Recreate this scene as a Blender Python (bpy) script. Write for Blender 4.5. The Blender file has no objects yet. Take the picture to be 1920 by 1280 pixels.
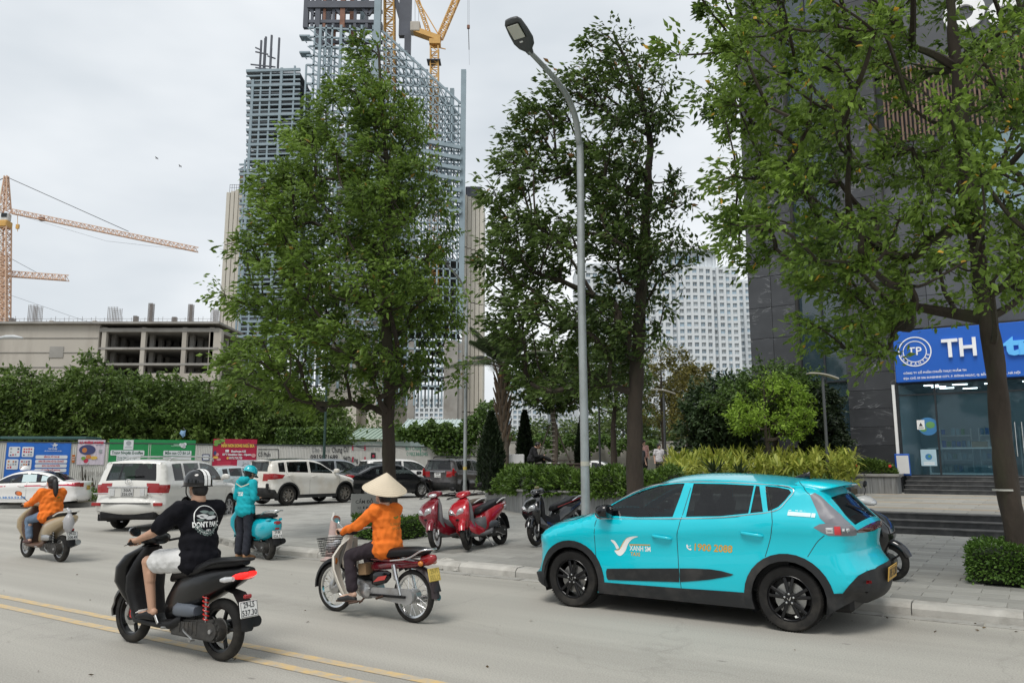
import bpy,bmesh,math,random
import numpy as np
from mathutils import Vector,Matrix
from mathutils.geometry import delaunay_2d_cdt

SC = bpy.context.scene
COL = SC.collection
R = math.radians
rng = random.Random(7)
nrg = np.random.default_rng(11)

# ------------------------------------------------------------------ camera
FPX = 1470.0            # focal length in photo pixels (1920 wide)
EYE = 1.74
PITCH = math.atan(228 / FPX)
cam_d = bpy.data.cameras.new('camera')
cam_d.sensor_width = 36.0
cam_d.lens = FPX / 1920 * 36
cam_d.clip_start = 0.05
cam_d.clip_end = 6000
cam = bpy.data.objects.new('camera',cam_d)
COL.objects.link(cam)
cam.location = (0,0,EYE)
cam.rotation_euler = (math.pi / 2 + PITCH,0,0)
SC.camera = cam

# ------------------------------------------------------------------ world, sun, exposure
SUN_EL,SUN_AZ = R(58),R(205)
world = bpy.data.worlds.new('World')
SC.world = world
world.use_nodes = True
wn,wl = world.node_tree.nodes,world.node_tree.links
wn.clear()
w_out = wn.new('ShaderNodeOutputWorld')
w_bg = wn.new('ShaderNodeBackground')
w_sky = wn.new('ShaderNodeTexSky')
w_sky.sky_type = 'NISHITA'
w_sky.sun_disc = False
w_sky.sun_elevation = SUN_EL
w_sky.sun_rotation = SUN_AZ
w_sky.dust_density = 4.0
w_tc = wn.new('ShaderNodeTexCoord')
w_map = wn.new('ShaderNodeMapping')
w_map.inputs['Scale'].default_value = (1.0,1.0,2.6)
w_noise = wn.new('ShaderNodeTexNoise')
w_noise.inputs['Scale'].default_value = 1.35
w_noise.inputs['Detail'].default_value = 5.0
w_noise.inputs['Roughness'].default_value = 0.5
w_ramp = wn.new('ShaderNodeValToRGB')
w_ramp.color_ramp.elements[0].position = 0.33
w_ramp.color_ramp.elements[0].color = (4.1,4.55,4.95,1)
w_ramp.color_ramp.elements[1].position = 0.66
w_ramp.color_ramp.elements[1].color = (7.3,7.5,7.65,1)
w_mix = wn.new('ShaderNodeMixRGB')
w_mix.inputs['Fac'].default_value = 0.93        # closed cloud cover over the clear sky
wl.new(w_tc.outputs['Generated'],w_map.inputs['Vector'])
wl.new(w_map.outputs['Vector'],w_noise.inputs['Vector'])
wl.new(w_noise.outputs['Fac'],w_ramp.inputs['Fac'])
wl.new(w_sky.outputs['Color'],w_mix.inputs['Color1'])
wl.new(w_ramp.outputs['Color'],w_mix.inputs['Color2'])
wl.new(w_mix.outputs['Color'],w_bg.inputs['Color'])
w_bg.inputs['Strength'].default_value = 0.1
wl.new(w_bg.outputs['Background'],w_out.inputs['Surface'])

sun_d = bpy.data.lights.new('sun','SUN')
sun_d.energy = 1.5
sun_d.angle = R(24)
sun_d.color = (1.0,0.965,0.91)
sun = bpy.data.objects.new('sun',sun_d)
COL.objects.link(sun)
# light from behind and a little left of the camera
sun.rotation_euler = (R(90) - SUN_EL,0,R(-25))

SC.view_settings.view_transform = 'Standard'
SC.view_settings.look = 'None'
SC.view_settings.gamma = 1.0
SC.view_settings.use_curve_mapping = False
SC.view_settings.exposure = 0.5
SC.cycles.max_bounces = 7
SC.cycles.transparent_max_bounces = 12
SC.cycles.use_denoising = True

# ------------------------------------------------------------------ layout frames
UX = Vector((0.8297,-0.558,0))     # along the kerb, towards the right and the viewer
NX = Vector((0.558,0.8297,0))      # away from the road, into the square
KERB_N = 10.40                       # where the kerb face stands

def UN(u,n,z=0.0):
 return Vector((u * UX.x + n * NX.x,u * UX.y + n * NX.y,z))

def un_of(x,y):
 return x * UX.x + y * UX.y,x * NX.x + y * NX.y

def plaza_z(x,y):
 d = un_of(x,y)[1] - KERB_N
 return 0.14 + 0.015 * max(0.0,min(d,10.0))

_c,_s = math.cos(PITCH),math.sin(PITCH)

def ray(px,py):
 a,b = (px - 960) / FPX,(640 - py) / FPX
 return a,_c - _s * b,_c * b + _s

def at(px,py,Y):
 """world point at distance Y on the sight line of a photo measurement"""
 a,y,d = ray(px,py)
 t = Y / y
 return Vector((a * t,Y,EYE + d * t))

def on_n(px,py,n):
 a,y,d = ray(px,py)
 t = n / (a * NX.x + y * NX.y)
 return Vector((a * t,y * t,EYE + d * t))

def gnd(px,py,z=0.0):
 a,y,d = ray(px,py)
 t = (z - EYE) / d
 return Vector((a * t,y * t,z))

ROT_U = math.atan2(UX.y,UX.x)       # z-rotation that turns local +X onto the kerb direction

# ------------------------------------------------------------------ objects
KEY = {}

def tag(o,label=None,cat=None,group=None,kind=None):
 if label: o['label'] = label
 if cat: o['category'] = cat
 if group: o['group'] = group
 if kind: o['kind'] = kind
 return o

def thing(name,label,cat,loc=(0,0,0),rz=0.0,group=None):
 o = bpy.data.objects.new(name,None)
 o.empty_display_size = 0.2
 COL.objects.link(o)
 o.location = loc
 o.rotation_euler = (0,0,rz)
 return tag(o,label,cat,group)

def link(me,name,parent=None,loc=None,rot=None,scale=None):
 o = bpy.data.objects.new(name,me)
 COL.objects.link(o)
 if parent is not None: o.parent = parent
 if loc is not None: o.location = loc
 if rot is not None: o.rotation_euler = rot
 if scale is not None: o.scale = scale
 return o

def copy_tree(o,parent=None):
 c = o.copy()
 COL.objects.link(c)
 c.parent = parent
 for ch in list(o.children):
  copy_tree(ch,c)
 return c

def np_mesh(name,V,Fl,mats,mi=None,smooth=True,sharp=None):
 """mesh from a vertex array and one face array (n,3) or (n,4), quick for big clouds"""
 V = np.asarray(V,dtype=np.float32)
 Fl = np.asarray(Fl,dtype=np.int32)
 k = Fl.shape[1]
 me = bpy.data.meshes.new(name)
 me.vertices.add(len(V))
 me.vertices.foreach_set('co',V.ravel())
 me.loops.add(Fl.size)
 me.loops.foreach_set('vertex_index',Fl.ravel())
 me.polygons.add(len(Fl))
 me.polygons.foreach_set('loop_start',np.arange(0,Fl.size,k,dtype=np.int32))
 if mi is not None: me.polygons.foreach_set('material_index',np.asarray(mi,dtype=np.int32))
 me.polygons.foreach_set('use_smooth',np.full(len(Fl),smooth,dtype=bool))
 for m in (mats if isinstance(mats,(list,tuple)) else [mats]): me.materials.append(m)
 me.update(calc_edges=True)
 me.validate()
 return me

def vcol(me,vals,name='tint'):
 a = me.attributes.new(name,'FLOAT','POINT')
 a.data.foreach_set('value',np.asarray(vals,dtype=np.float32))

class MB:
 """collects shapes, then builds ONE mesh object"""

 def __init__(s):
  s.v,s.f,s.m = [],[],[]

 def add(s,vs,fs,mi=0):
  b = len(s.v)
  s.v += [tuple(p) for p in vs]
  s.f += [tuple(i + b for i in f) for f in fs]
  s.m += [mi] * len(fs)
  return s

 def box(s,c,d,rot=None,bev=0.0,mi=0):
  c = Vector(c)
  h = Vector(d) / 2
  if bev <= 0:
   vs = [Vector((x * h.x,y * h.y,z * h.z)) for x in (-1,1) for y in (-1,1) for z in (-1,1)]
   fs = [(0,1,3,2),(4,6,7,5),(0,4,5,1),(2,3,7,6),(0,2,6,4),(1,5,7,3)]
  else:
   b = min(bev,h.x * .95,h.y * .95,h.z * .95)
   vs,ix = [],{}
   for x in (-1,1):
    for y in (-1,1):
     for z in (-1,1):
      for a in range(3):
       p = [x * (h.x - b),y * (h.y - b),z * (h.z - b)]
       p[a] = (x,y,z)[a] * h[a]
       ix[(x,y,z,a)] = len(vs)
       vs.append(Vector(p))
   fs = []
   for a in range(3):
    o1,o2 = [i for i in range(3) if i != a]
    for sg in (-1,1):
     q = []
     for p1,p2 in ((-1,-1),(1,-1),(1,1),(-1,1)):
      k = [0,0,0]; k[a] = sg; k[o1] = p1; k[o2] = p2
      q.append(ix[(*k,a)])
     fs.append(tuple(q))
   for a in range(3):
    o1,o2 = [i for i in range(3) if i != a]
    for s1 in (-1,1):
     for s2 in (-1,1):
      k = [0,0,0]; k[o1] = s1; k[o2] = s2
      k1 = list(k); k1[a] = -1; k2 = list(k); k2[a] = 1
      fs.append((ix[(*k1,o1)],ix[(*k2,o1)],ix[(*k2,o2)],ix[(*k1,o2)]))
   for x in (-1,1):
    for y in (-1,1):
     for z in (-1,1):
      fs.append(tuple(ix[(x,y,z,a)] for a in range(3)))
  if rot is not None:
   m = rot if isinstance(rot,Matrix) else Matrix.Rotation(rot,3,'Z')
   vs = [m @ p for p in vs]
  return s.add([p + c for p in vs],fs,mi)

 def bar(s,a,b,w,d=None,mi=0,bev=0.0,up=(0,0,1)):
  """square bar from a to b"""
  a,b = Vector(a),Vector(b)
  t = b - a
  L = t.length
  if L < 1e-6: return s
  t.normalize()
  up = Vector(up)
  if abs(t.dot(up)) > .98: up = Vector((1,0,0))
  x = up.cross(t).normalized()
  y = t.cross(x)
  m = Matrix((x,y,t)).transposed()
  return s.box((a + b) / 2,(w,d or w,L),m,bev,mi)

 def rings(s,rs,cap=True,closed=True,mi=0):
  n = len(rs[0])
  vs = [p for r in rs for p in r]
  fs = []
  for i in range(len(rs) - 1):
   for j in range(n if closed else n - 1):
    k = (j + 1) % n
    fs.append((i * n + j,i * n + k,(i + 1) * n + k,(i + 1) * n + j))
  if cap:
   fs.append(tuple(range(n - 1,-1,-1)))
   fs.append(tuple((len(rs) - 1) * n + j for j in range(n)))
  return s.add(vs,fs,mi)

 def tube(s,path,r,n=8,mi=0,cap=True,sx=1.0):
  path = [Vector(p) for p in path]
  rr = r if isinstance(r,(list,tuple)) else [r] * len(path)
  rs,x = [],None
  for i,p in enumerate(path):
   t = (path[min(i + 1,len(path) - 1)] - path[max(i - 1,0)])
   t = t.normalized() if t.length > 1e-9 else Vector((0,0,1))
   if x is None:
    u = Vector((0,0,1)) if abs(t.z) < .9 else Vector((1,0,0))
    x = u.cross(t).normalized()
   else:
    x = (x - t * x.dot(t)).normalized()
   y = t.cross(x)
   rs.append([p + (x * math.cos(2 * math.pi * k / n) * sx + y * math.sin(2 * math.pi * k / n)) * rr[i] for k in range(n)])
  return s.rings(rs,cap,True,mi)

 def lathe(s,prof,o=(0,0,0),ax='Z',n=24,mi=0,closed=False):
  o = Vector(o)
  rs = []
  for r,h in prof:
   ring = []
   for k in range(n):
    a = 2 * math.pi * k / n
    c,d = r * math.cos(a),r * math.sin(a)
    ring.append(o + Vector({'Z': (c,d,h),'Y': (d,h,c),'X': (h,c,d)}[ax]))
   rs.append(ring)
  if closed: rs.append(rs[0])
  return s.rings(rs,not closed,True,mi)

 def prism(s,poly,f,t0,t1,mi=0):
  """poly: 2-D outline, f(a, b, t) -> point; solid between t0 and t1"""
  n = len(poly)
  vs = [f(a,b,t0) for a,b in poly] + [f(a,b,t1) for a,b in poly]
  fs = [tuple(range(n - 1,-1,-1)),tuple(range(n,2 * n))]
  fs += [(i,(i + 1) % n,n + (i + 1) % n,n + i) for i in range(n)]
  return s.add(vs,fs,mi)

 def ball(s,c,r,n=10,mi=0,rot=None):
  c = Vector(c)
  r = Vector(r) if not isinstance(r,(int,float)) else Vector((r,r,r))
  rs = []
  for i in range(n // 2 + 1):
   th = math.pi * min(max(i / (n // 2),0.004),.996)
   ring = []
   for k in range(n):
    a = 2 * math.pi * k / n
    p = Vector((r.x * math.sin(th) * math.cos(a),r.y * math.sin(th) * math.sin(a),r.z * math.cos(th)))
    ring.append(c + (rot @ p if rot is not None else p))
   rs.append(ring)
  return s.rings(rs,True,True,mi)

 def xf(s,fn):
  s.v = [tuple(fn(Vector(p))) for p in s.v]
  return s

 def mesh(s,name,mats,smooth=None,sub=0):
  me = bpy.data.meshes.new(name)
  me.from_pydata(s.v,[],s.f)
  for m in (mats if isinstance(mats,(list,tuple)) else [mats]): me.materials.append(m)
  if len(me.materials) > 1: me.polygons.foreach_set('material_index',s.m)
  if smooth is not None:
   me.polygons.foreach_set('use_smooth',[True] * len(me.polygons))
   me.set_sharp_from_angle(angle=R(smooth))
  me.update()
  bm = bmesh.new(); bm.from_mesh(me)
  bmesh.ops.recalc_face_normals(bm,faces=bm.faces)
  bm.to_mesh(me); bm.free()
  return me

 def build(s,name,mats,parent=None,smooth=None,loc=None,rot=None,sub=0):
  o = link(s.mesh(name,mats,smooth),name,parent,loc,rot)
  if sub:
   md = o.modifiers.new('round','SUBSURF'); md.levels = sub; md.render_levels = sub
  return o

def ering(c,a,b,n=16,p=2.0,ph=0.0):
 """superellipse ring round c with half axes a and b (vectors)"""
 c,a,b = Vector(c),Vector(a),Vector(b)
 out = []
 for k in range(n):
  t = 2 * math.pi * k / n + ph
  ct,st = math.cos(t),math.sin(t)
  out.append(c + a * (math.copysign(abs(ct) ** (2 / p),ct)) + b * (math.copysign(abs(st) ** (2 / p),st)))
 return out

def crom(pts,n=8,closed=False):
 """Catmull-Rom through points of any dimension"""
 P = [np.array(p,float) for p in pts]
 out = []
 N = len(P)
 for i in range(N if closed else N - 1):
  p0,p1,p2,p3 = (P[(i - 1) % N] if closed or i > 0 else 2 * P[0] - P[1]),P[i],P[(i + 1) % N],(P[(i + 2) % N] if closed or i + 2 < N else 2 * P[-1] - P[-2])
  for k in range(n):
   t = k / n
   out.append(.5 * (2 * p1 + (p2 - p0) * t + (2 * p0 - 5 * p1 + 4 * p2 - p3) * t * t + (3 * p1 - p0 - 3 * p2 + p3) * t ** 3))
 if not closed: out.append(P[-1])
 return [tuple(p) for p in out]

TMP = bpy.data.scenes.new('workbench')      # shapes are grown here, away from the finished scene

def remesh(mb,name,mat,voxel=.012,smooth=3,parent=None):
 """grow one continuous skin over all shapes in mb"""
 tmp = mb.build('tmp',mat)
 COL.objects.unlink(tmp); TMP.collection.objects.link(tmp)
 md = tmp.modifiers.new('r','REMESH'); md.mode = 'VOXEL'; md.voxel_size = voxel; md.use_smooth_shade = True
 ms = tmp.modifiers.new('s','SMOOTH'); ms.factor = .5; ms.iterations = smooth
 with bpy.context.temp_override(scene=TMP,view_layer=TMP.view_layers[0]): dg = bpy.context.evaluated_depsgraph_get()
 me = bpy.data.meshes.new_from_object(tmp.evaluated_get(dg))
 old = tmp.data
 bpy.data.objects.remove(tmp); bpy.data.meshes.remove(old)
 me.name = name
 if not me.materials: me.materials.append(mat)
 me.polygons.foreach_set('use_smooth',[True] * len(me.polygons))
 return link(me,name,parent)

_txt = {}

def text_vf(s,bold=0.0,shear=0.0,spacing=1.0):
 """flat lettering of cap height about 0.7, centred on the origin: vertex list, face list, width"""
 k = (s,bold,shear,spacing)
 if k not in _txt:
  cu = bpy.data.curves.new('t','FONT')
  cu.body = s; cu.align_x = 'CENTER'; cu.align_y = 'CENTER'; cu.resolution_u = 2
  cu.offset = bold; cu.shear = shear; cu.space_character = spacing
  o = bpy.data.objects.new('t',cu); TMP.collection.objects.link(o)
  with bpy.context.temp_override(scene=TMP,view_layer=TMP.view_layers[0]): dg = bpy.context.evaluated_depsgraph_get()
  me = bpy.data.meshes.new_from_object(o.evaluated_get(dg))
  V = [tuple(v.co) for v in me.vertices]
  Fs = [tuple(p.vertices) for p in me.polygons]
  bpy.data.objects.remove(o); bpy.data.curves.remove(cu); bpy.data.meshes.remove(me)
  w = (max(p[0] for p in V) - min(p[0] for p in V)) if V else 1
  _txt[k] = (V,Fs,w)
 return _txt[k]

def text_on(mb,s,f,cx,cy,w=None,h=None,bold=0.0,shear=0.0,mi=0,spacing=1.0,slope=0.0):
 """lettering mapped by f(a, b) -> point, centred at (cx, cy), fitted to width w or height h"""
 V,Fs,tw = text_vf(s,bold,shear,spacing)
 k = (w / tw) if w else (h / .72)
 ky = (h / .72) if h else k
 mb.add([f(cx + x * k,cy + y * ky + slope * x * k) for x,y,z in V],Fs,mi)

# ------------------------------------------------------------------ materials
def mat(name,col,rough=.6,metal=0.0,var=.07,scale=3.0,bump=0.0,bscale=60.0,coat=0.0,spec=.5,
  emit=None,estr=0.0,rnd=0.0,dirt=None,dirt_amt=0.0,dirt_scale=1.5,detail=4.0,stretch=None):
 if name in KEY: return KEY[name]
 m = bpy.data.materials.new(name)
 m.use_nodes = True
 nt = m.node_tree
 n,l = nt.nodes,nt.links
 b = n['Principled BSDF']
 b.inputs['Roughness'].default_value = rough
 b.inputs['Metallic'].default_value = metal
 b.inputs['Specular IOR Level'].default_value = spec
 b.inputs['Coat Weight'].default_value = coat
 b.inputs['Coat Roughness'].default_value = .04
 tc = n.new('ShaderNodeTexCoord')
 src = tc.outputs['Object']
 if stretch:
  mp = n.new('ShaderNodeMapping'); mp.inputs['Scale'].default_value = stretch
  l.new(src,mp.inputs['Vector']); src = mp.outputs['Vector']
 nz = n.new('ShaderNodeTexNoise')
 nz.inputs['Scale'].default_value = scale
 nz.inputs['Detail'].default_value = detail
 l.new(src,nz.inputs['Vector'])
 mx = n.new('ShaderNodeMixRGB')
 c = np.array(col[:3])
 mx.inputs['Color1'].default_value = (*np.clip(c * (1 - 2 * var),0,1),1)
 mx.inputs['Color2'].default_value = (*np.clip(c * (1 + 2 * var),0,1),1)
 l.new(nz.outputs['Fac'],mx.inputs['Fac'])
 out = mx.outputs['Color']
 if rnd:
  oi = n.new('ShaderNodeObjectInfo')
  mr = n.new('ShaderNodeMapRange')
  mr.inputs['To Min'].default_value = 1 - rnd; mr.inputs['To Max'].default_value = 1 + rnd
  l.new(oi.outputs['Random'],mr.inputs['Value'])
  vm = n.new('ShaderNodeVectorMath'); vm.operation = 'SCALE'
  l.new(out,vm.inputs[0]); l.new(mr.outputs['Result'],vm.inputs['Scale'])
  out = vm.outputs['Vector']
 if dirt is not None:
  n2 = n.new('ShaderNodeTexNoise'); n2.inputs['Scale'].default_value = dirt_scale; n2.inputs['Detail'].default_value = 8
  n2.inputs['Roughness'].default_value = .62
  l.new(src,n2.inputs['Vector'])
  rp = n.new('ShaderNodeValToRGB')
  rp.color_ramp.elements[0].position = .48; rp.color_ramp.elements[0].color = (0,0,0,1)
  rp.color_ramp.elements[1].position = .72; rp.color_ramp.elements[1].color = (dirt_amt,) * 3 + (1,)
  l.new(n2.outputs['Fac'],rp.inputs['Fac'])
  m2 = n.new('ShaderNodeMixRGB'); m2.inputs['Color2'].default_value = (*dirt,1)
  l.new(rp.outputs['Color'],m2.inputs['Fac']); l.new(out,m2.inputs['Color1'])
  out = m2.outputs['Color']
 l.new(out,b.inputs['Base Color'])
 if bump:
  n3 = n.new('ShaderNodeTexNoise'); n3.inputs['Scale'].default_value = bscale; n3.inputs['Detail'].default_value = 5
  l.new(src,n3.inputs['Vector'])
  bp = n.new('ShaderNodeBump'); bp.inputs['Strength'].default_value = bump; bp.inputs['Distance'].default_value = .02
  l.new(n3.outputs['Fac'],bp.inputs['Height']); l.new(bp.outputs['Normal'],b.inputs['Normal'])
 if emit:
  b.inputs['Emission Color'].default_value = (*emit,1); b.inputs['Emission Strength'].default_value = estr
 KEY[name] = m
 return m

def glass(name,tint=(.02,.025,.03),clear=.25,rough=.03,see=(.75,.85,.85)):
 if name in KEY: return KEY[name]
 m = bpy.data.materials.new(name); m.use_nodes = True
 n,l = m.node_tree.nodes,m.node_tree.links
 b = n['Principled BSDF']
 b.inputs['Base Color'].default_value = (*tint,1); b.inputs['Roughness'].default_value = rough
 b.inputs['Specular IOR Level'].default_value = 1.0
 t = n.new('ShaderNodeBsdfTransparent'); t.inputs['Color'].default_value = (*see,1)
 mx = n.new('ShaderNodeMixShader'); mx.inputs['Fac'].default_value = clear
 l.new(b.outputs['BSDF'],mx.inputs[1]); l.new(t.outputs['BSDF'],mx.inputs[2])
 l.new(mx.outputs['Shader'],n['Material Output'].inputs['Surface'])
 KEY[name] = m
 return m

def leafmat(name,dark,light,extra=None,trans=.3,rough=.45):
 """leaf colour spread by the per-leaf value 'tint'; light shines through a little"""
 if name in KEY: return KEY[name]
 m = bpy.data.materials.new(name); m.use_nodes = True
 n,l = m.node_tree.nodes,m.node_tree.links
 b = n['Principled BSDF']; b.inputs['Roughness'].default_value = rough
 b.inputs['Specular IOR Level'].default_value = .35
 a = n.new('ShaderNodeAttribute'); a.attribute_name = 'tint'
 rp = n.new('ShaderNodeValToRGB')
 rp.color_ramp.elements[0].color = (*dark,1)
 rp.color_ramp.elements[1].color = (*light,1)
 rp.color_ramp.elements[1].position = .93 if extra else 1.0
 if extra:
  e = rp.color_ramp.elements.new(.985); e.color = (*extra,1)
 l.new(a.outputs['Fac'],rp.inputs['Fac'])
 l.new(rp.outputs['Color'],b.inputs['Base Color'])
 t = n.new('ShaderNodeBsdfTranslucent'); l.new(rp.outputs['Color'],t.inputs['Color'])
 mx = n.new('ShaderNodeMixShader'); mx.inputs['Fac'].default_value = trans
 l.new(b.outputs['BSDF'],mx.inputs[1]); l.new(t.outputs['BSDF'],mx.inputs[2])
 l.new(mx.outputs['Shader'],n['Material Output'].inputs['Surface'])
 KEY[name] = m
 return m

RUBBER = mat('tyre_rubber',(.012,.0115,.011),.8,spec=.3,var=.3,scale=9,dirt=(.08,.072,.06),dirt_amt=.45,dirt_scale=5)
BLACKP = mat('black_plastic',(.008,.008,.009),.5,spec=.3,var=.15,dirt=(.06,.057,.05),dirt_amt=.2,dirt_scale=6)
GLOSSB = mat('gloss_black',(.004,.004,.005),.12,var=.1,coat=.25)
CHROME = mat('chrome',(.72,.72,.72),.16,metal=1.0,var=.04)
STEEL = mat('bare_steel',(.42,.42,.41),.38,metal=.9,var=.12,dirt=(.16,.13,.10),dirt_amt=.5,dirt_scale=8)
ALLOY = mat('alloy_silver',(.46,.46,.46),.34,metal=.8,var=.08,dirt=(.18,.16,.13),dirt_amt=.4,dirt_scale=7)
ALLOYD = mat('alloy_black',(.012,.012,.013),.28,metal=.3,var=.1)
REDL = mat('red_lens',(.30,.012,.014),.12,var=.1,coat=.5)
REDON = mat('red_lamp_lit',(.6,.02,.02),.2,emit=(1,.02,.015),estr=.75)
ORANGEL = mat('amber_lens',(.55,.17,.02),.15,coat=.5)
WHITEL = mat('clear_lens',(.62,.63,.64),.1,var=.12,scale=25,coat=.8,metal=.35)
PLATEW = mat('plate_white',(.72,.72,.70),.5,var=.04)
PLATEY = mat('plate_yellow',(.62,.43,.07),.5,var=.06)
INK = mat('ink_black',(.02,.02,.022),.6)
WHITEP = mat('print_white',(.82,.82,.80),.5,var=.03)
GOLDP = mat('print_gold',(.62,.34,.04),.5,var=.05)
CARGLASS = glass('car_glass',(.005,.006,.007),.50,see=(.55,.62,.62))
# ================================================================== ground, road, square
def road_material():
 m = bpy.data.materials.new('road_asphalt'); m.use_nodes = True
 n,l = m.node_tree.nodes,m.node_tree.links
 b = n['Principled BSDF']; b.inputs['Roughness'].default_value = .82
 b.inputs['Specular IOR Level'].default_value = .35
 tc = n.new('ShaderNodeTexCoord')
 rot = n.new('ShaderNodeMapping'); rot.inputs['Rotation'].default_value = (0,0,-ROT_U)
 l.new(tc.outputs['Object'],rot.inputs['Vector'])
 big = n.new('ShaderNodeTexNoise'); big.inputs['Scale'].default_value = .35; big.inputs['Detail'].default_value = 6
 st = n.new('ShaderNodeMapping'); st.inputs['Scale'].default_value = (.22,1.3,1)
 l.new(rot.outputs['Vector'],st.inputs['Vector']); l.new(st.outputs['Vector'],big.inputs['Vector'])
 mx = n.new('ShaderNodeMixRGB')
 mx.inputs['Color1'].default_value = (.30,.287,.255,1); mx.inputs['Color2'].default_value = (.46,.442,.395,1)
 l.new(big.outputs['Fac'],mx.inputs['Fac'])
 # aggregate speckle
 sp = n.new('ShaderNodeTexNoise'); sp.inputs['Scale'].default_value = 70; sp.inputs['Detail'].default_value = 3
 l.new(rot.outputs['Vector'],sp.inputs['Vector'])
 ov = n.new('ShaderNodeMixRGB'); ov.blend_type = 'OVERLAY'; ov.inputs['Fac'].default_value = .5
 l.new(mx.outputs['Color'],ov.inputs['Color1']); l.new(sp.outputs['Fac'],ov.inputs['Color2'])
 # dark oily patches and skid smears
 n2 = n.new('ShaderNodeTexNoise'); n2.inputs['Scale'].default_value = .5; n2.inputs['Detail'].default_value = 9; n2.inputs['Roughness'].default_value = .7
 l.new(rot.outputs['Vector'],n2.inputs['Vector'])
 rp = n.new('ShaderNodeValToRGB')
 rp.color_ramp.elements[0].position = .58; rp.color_ramp.elements[0].color = (0,0,0,1)
 rp.color_ramp.elements[1].position = .78; rp.color_ramp.elements[1].color = (.5,.5,.5,1)
 l.new(n2.outputs['Fac'],rp.inputs['Fac'])
 m2 = n.new('ShaderNodeMixRGB'); m2.inputs['Color2'].default_value = (.13,.125,.115,1)
 l.new(rp.outputs['Color'],m2.inputs['Fac']); l.new(ov.outputs['Color'],m2.inputs['Color1'])
 # small dark spots
 vo = n.new('ShaderNodeTexVoronoi'); vo.inputs['Scale'].default_value = 1.1; vo.feature = 'F1'
 wob = n.new('ShaderNodeMapping'); wob.inputs['Scale'].default_value = (.7,1.6,1)
 l.new(rot.outputs['Vector'],wob.inputs['Vector']); l.new(wob.outputs['Vector'],vo.inputs['Vector'])
 r2 = n.new('ShaderNodeValToRGB')
 r2.color_ramp.elements[0].position = .02; r2.color_ramp.elements[0].color = (.55,.55,.55,1)
 r2.color_ramp.elements[1].position = .05; r2.color_ramp.elements[1].color = (0,0,0,1)
 l.new(vo.outputs['Distance'],r2.inputs['Fac'])
 m3 = n.new('ShaderNodeMixRGB'); m3.inputs['Color2'].default_value = (.09,.085,.08,1)
 l.new(r2.outputs['Color'],m3.inputs['Fac']); l.new(m2.outputs['Color'],m3.inputs['Color1'])
 # streaks worn along the lanes and hairline cracks
 ls = n.new('ShaderNodeMapping'); ls.inputs['Scale'].default_value = (.03,1.7,1); l.new(rot.outputs['Vector'],ls.inputs['Vector'])
 n5 = n.new('ShaderNodeTexNoise'); n5.inputs['Scale'].default_value = 1.0; n5.inputs['Detail'].default_value = 5; l.new(ls.outputs['Vector'],n5.inputs['Vector'])
 r5 = n.new('ShaderNodeValToRGB'); r5.color_ramp.elements[0].position = .35; r5.color_ramp.elements[0].color = (.87,.87,.87,1); r5.color_ramp.elements[1].position = .62; r5.color_ramp.elements[1].color = (1.03,1.03,1.03,1)
 l.new(n5.outputs['Fac'],r5.inputs['Fac'])
 mu_ = n.new('ShaderNodeMixRGB'); mu_.blend_type = 'MULTIPLY'; mu_.inputs['Fac'].default_value = 1; l.new(m3.outputs['Color'],mu_.inputs['Color1']); l.new(r5.outputs['Color'],mu_.inputs['Color2'])
 wp = n.new('ShaderNodeTexNoise'); wp.inputs['Scale'].default_value = 1.6; wp.inputs['Detail'].default_value = 6; l.new(rot.outputs['Vector'],wp.inputs['Vector'])
 wa = n.new('ShaderNodeMixRGB'); wa.inputs['Fac'].default_value = .45; l.new(rot.outputs['Vector'],wa.inputs['Color1']); l.new(wp.outputs['Color'],wa.inputs['Color2'])
 vc = n.new('ShaderNodeTexVoronoi'); vc.feature = 'DISTANCE_TO_EDGE'; vc.inputs['Scale'].default_value = .42; l.new(wa.outputs['Color'],vc.inputs['Vector'])
 rc = n.new('ShaderNodeValToRGB'); rc.color_ramp.elements[0].position = .0; rc.color_ramp.elements[0].color = (.13,.13,.13,1); rc.color_ramp.elements[1].position = .006; rc.color_ramp.elements[1].color = (0,0,0,1)
 l.new(vc.outputs['Distance'],rc.inputs['Fac'])
 m6 = n.new('ShaderNodeMixRGB'); m6.inputs['Color2'].default_value = (.10,.095,.085,1); l.new(rc.outputs['Color'],m6.inputs['Fac']); l.new(mu_.outputs['Color'],m6.inputs['Color1'])
 l.new(m6.outputs['Color'],b.inputs['Base Color'])
 bp = n.new('ShaderNodeBump'); bp.inputs['Strength'].default_value = .35; bp.inputs['Distance'].default_value = .006
 l.new(sp.outputs['Fac'],bp.inputs['Height']); l.new(bp.outputs['Normal'],b.inputs['Normal'])
 return m

EARTH = mat('earth',(.16,.14,.10),.95,var=.2,scale=.4)
STONE_T = mat('paving_stone',(.30,.295,.27),.7,var=.12,scale=2.5,rnd=.2,bump=.15,bscale=40,dirt=(.12,.115,.10),dirt_amt=.45,dirt_scale=1.1)
STONE_J = mat('paving_joint',(.10,.098,.09),.9,var=.15)
KERBST = mat('kerb_granite',(.42,.405,.37),.75,var=.12,scale=6,rnd=.10,bump=.2,bscale=50,dirt=(.16,.145,.12),dirt_amt=.7,dirt_scale=2.2)
BLACKG = mat('black_granite',(.035,.036,.038),.32,var=.35,scale=9,detail=8,dirt=(.13,.13,.125),dirt_amt=.5,dirt_scale=3)
BLACKGT = mat('black_granite_tread',(.085,.085,.085),.5,var=.3,scale=6,detail=8,dirt=(.2,.195,.18),dirt_amt=.6,dirt_scale=2)
GREYMAR = mat('striped_grey_marble',(.20,.205,.205),.45,var=.45,scale=2.0,detail=7,stretch=(9,9,.6),rnd=.12)
GREYCAP = mat('grey_stone_coping',(.27,.265,.25),.55,var=.12,scale=4,dirt=(.13,.12,.10),dirt_amt=.5)

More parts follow.
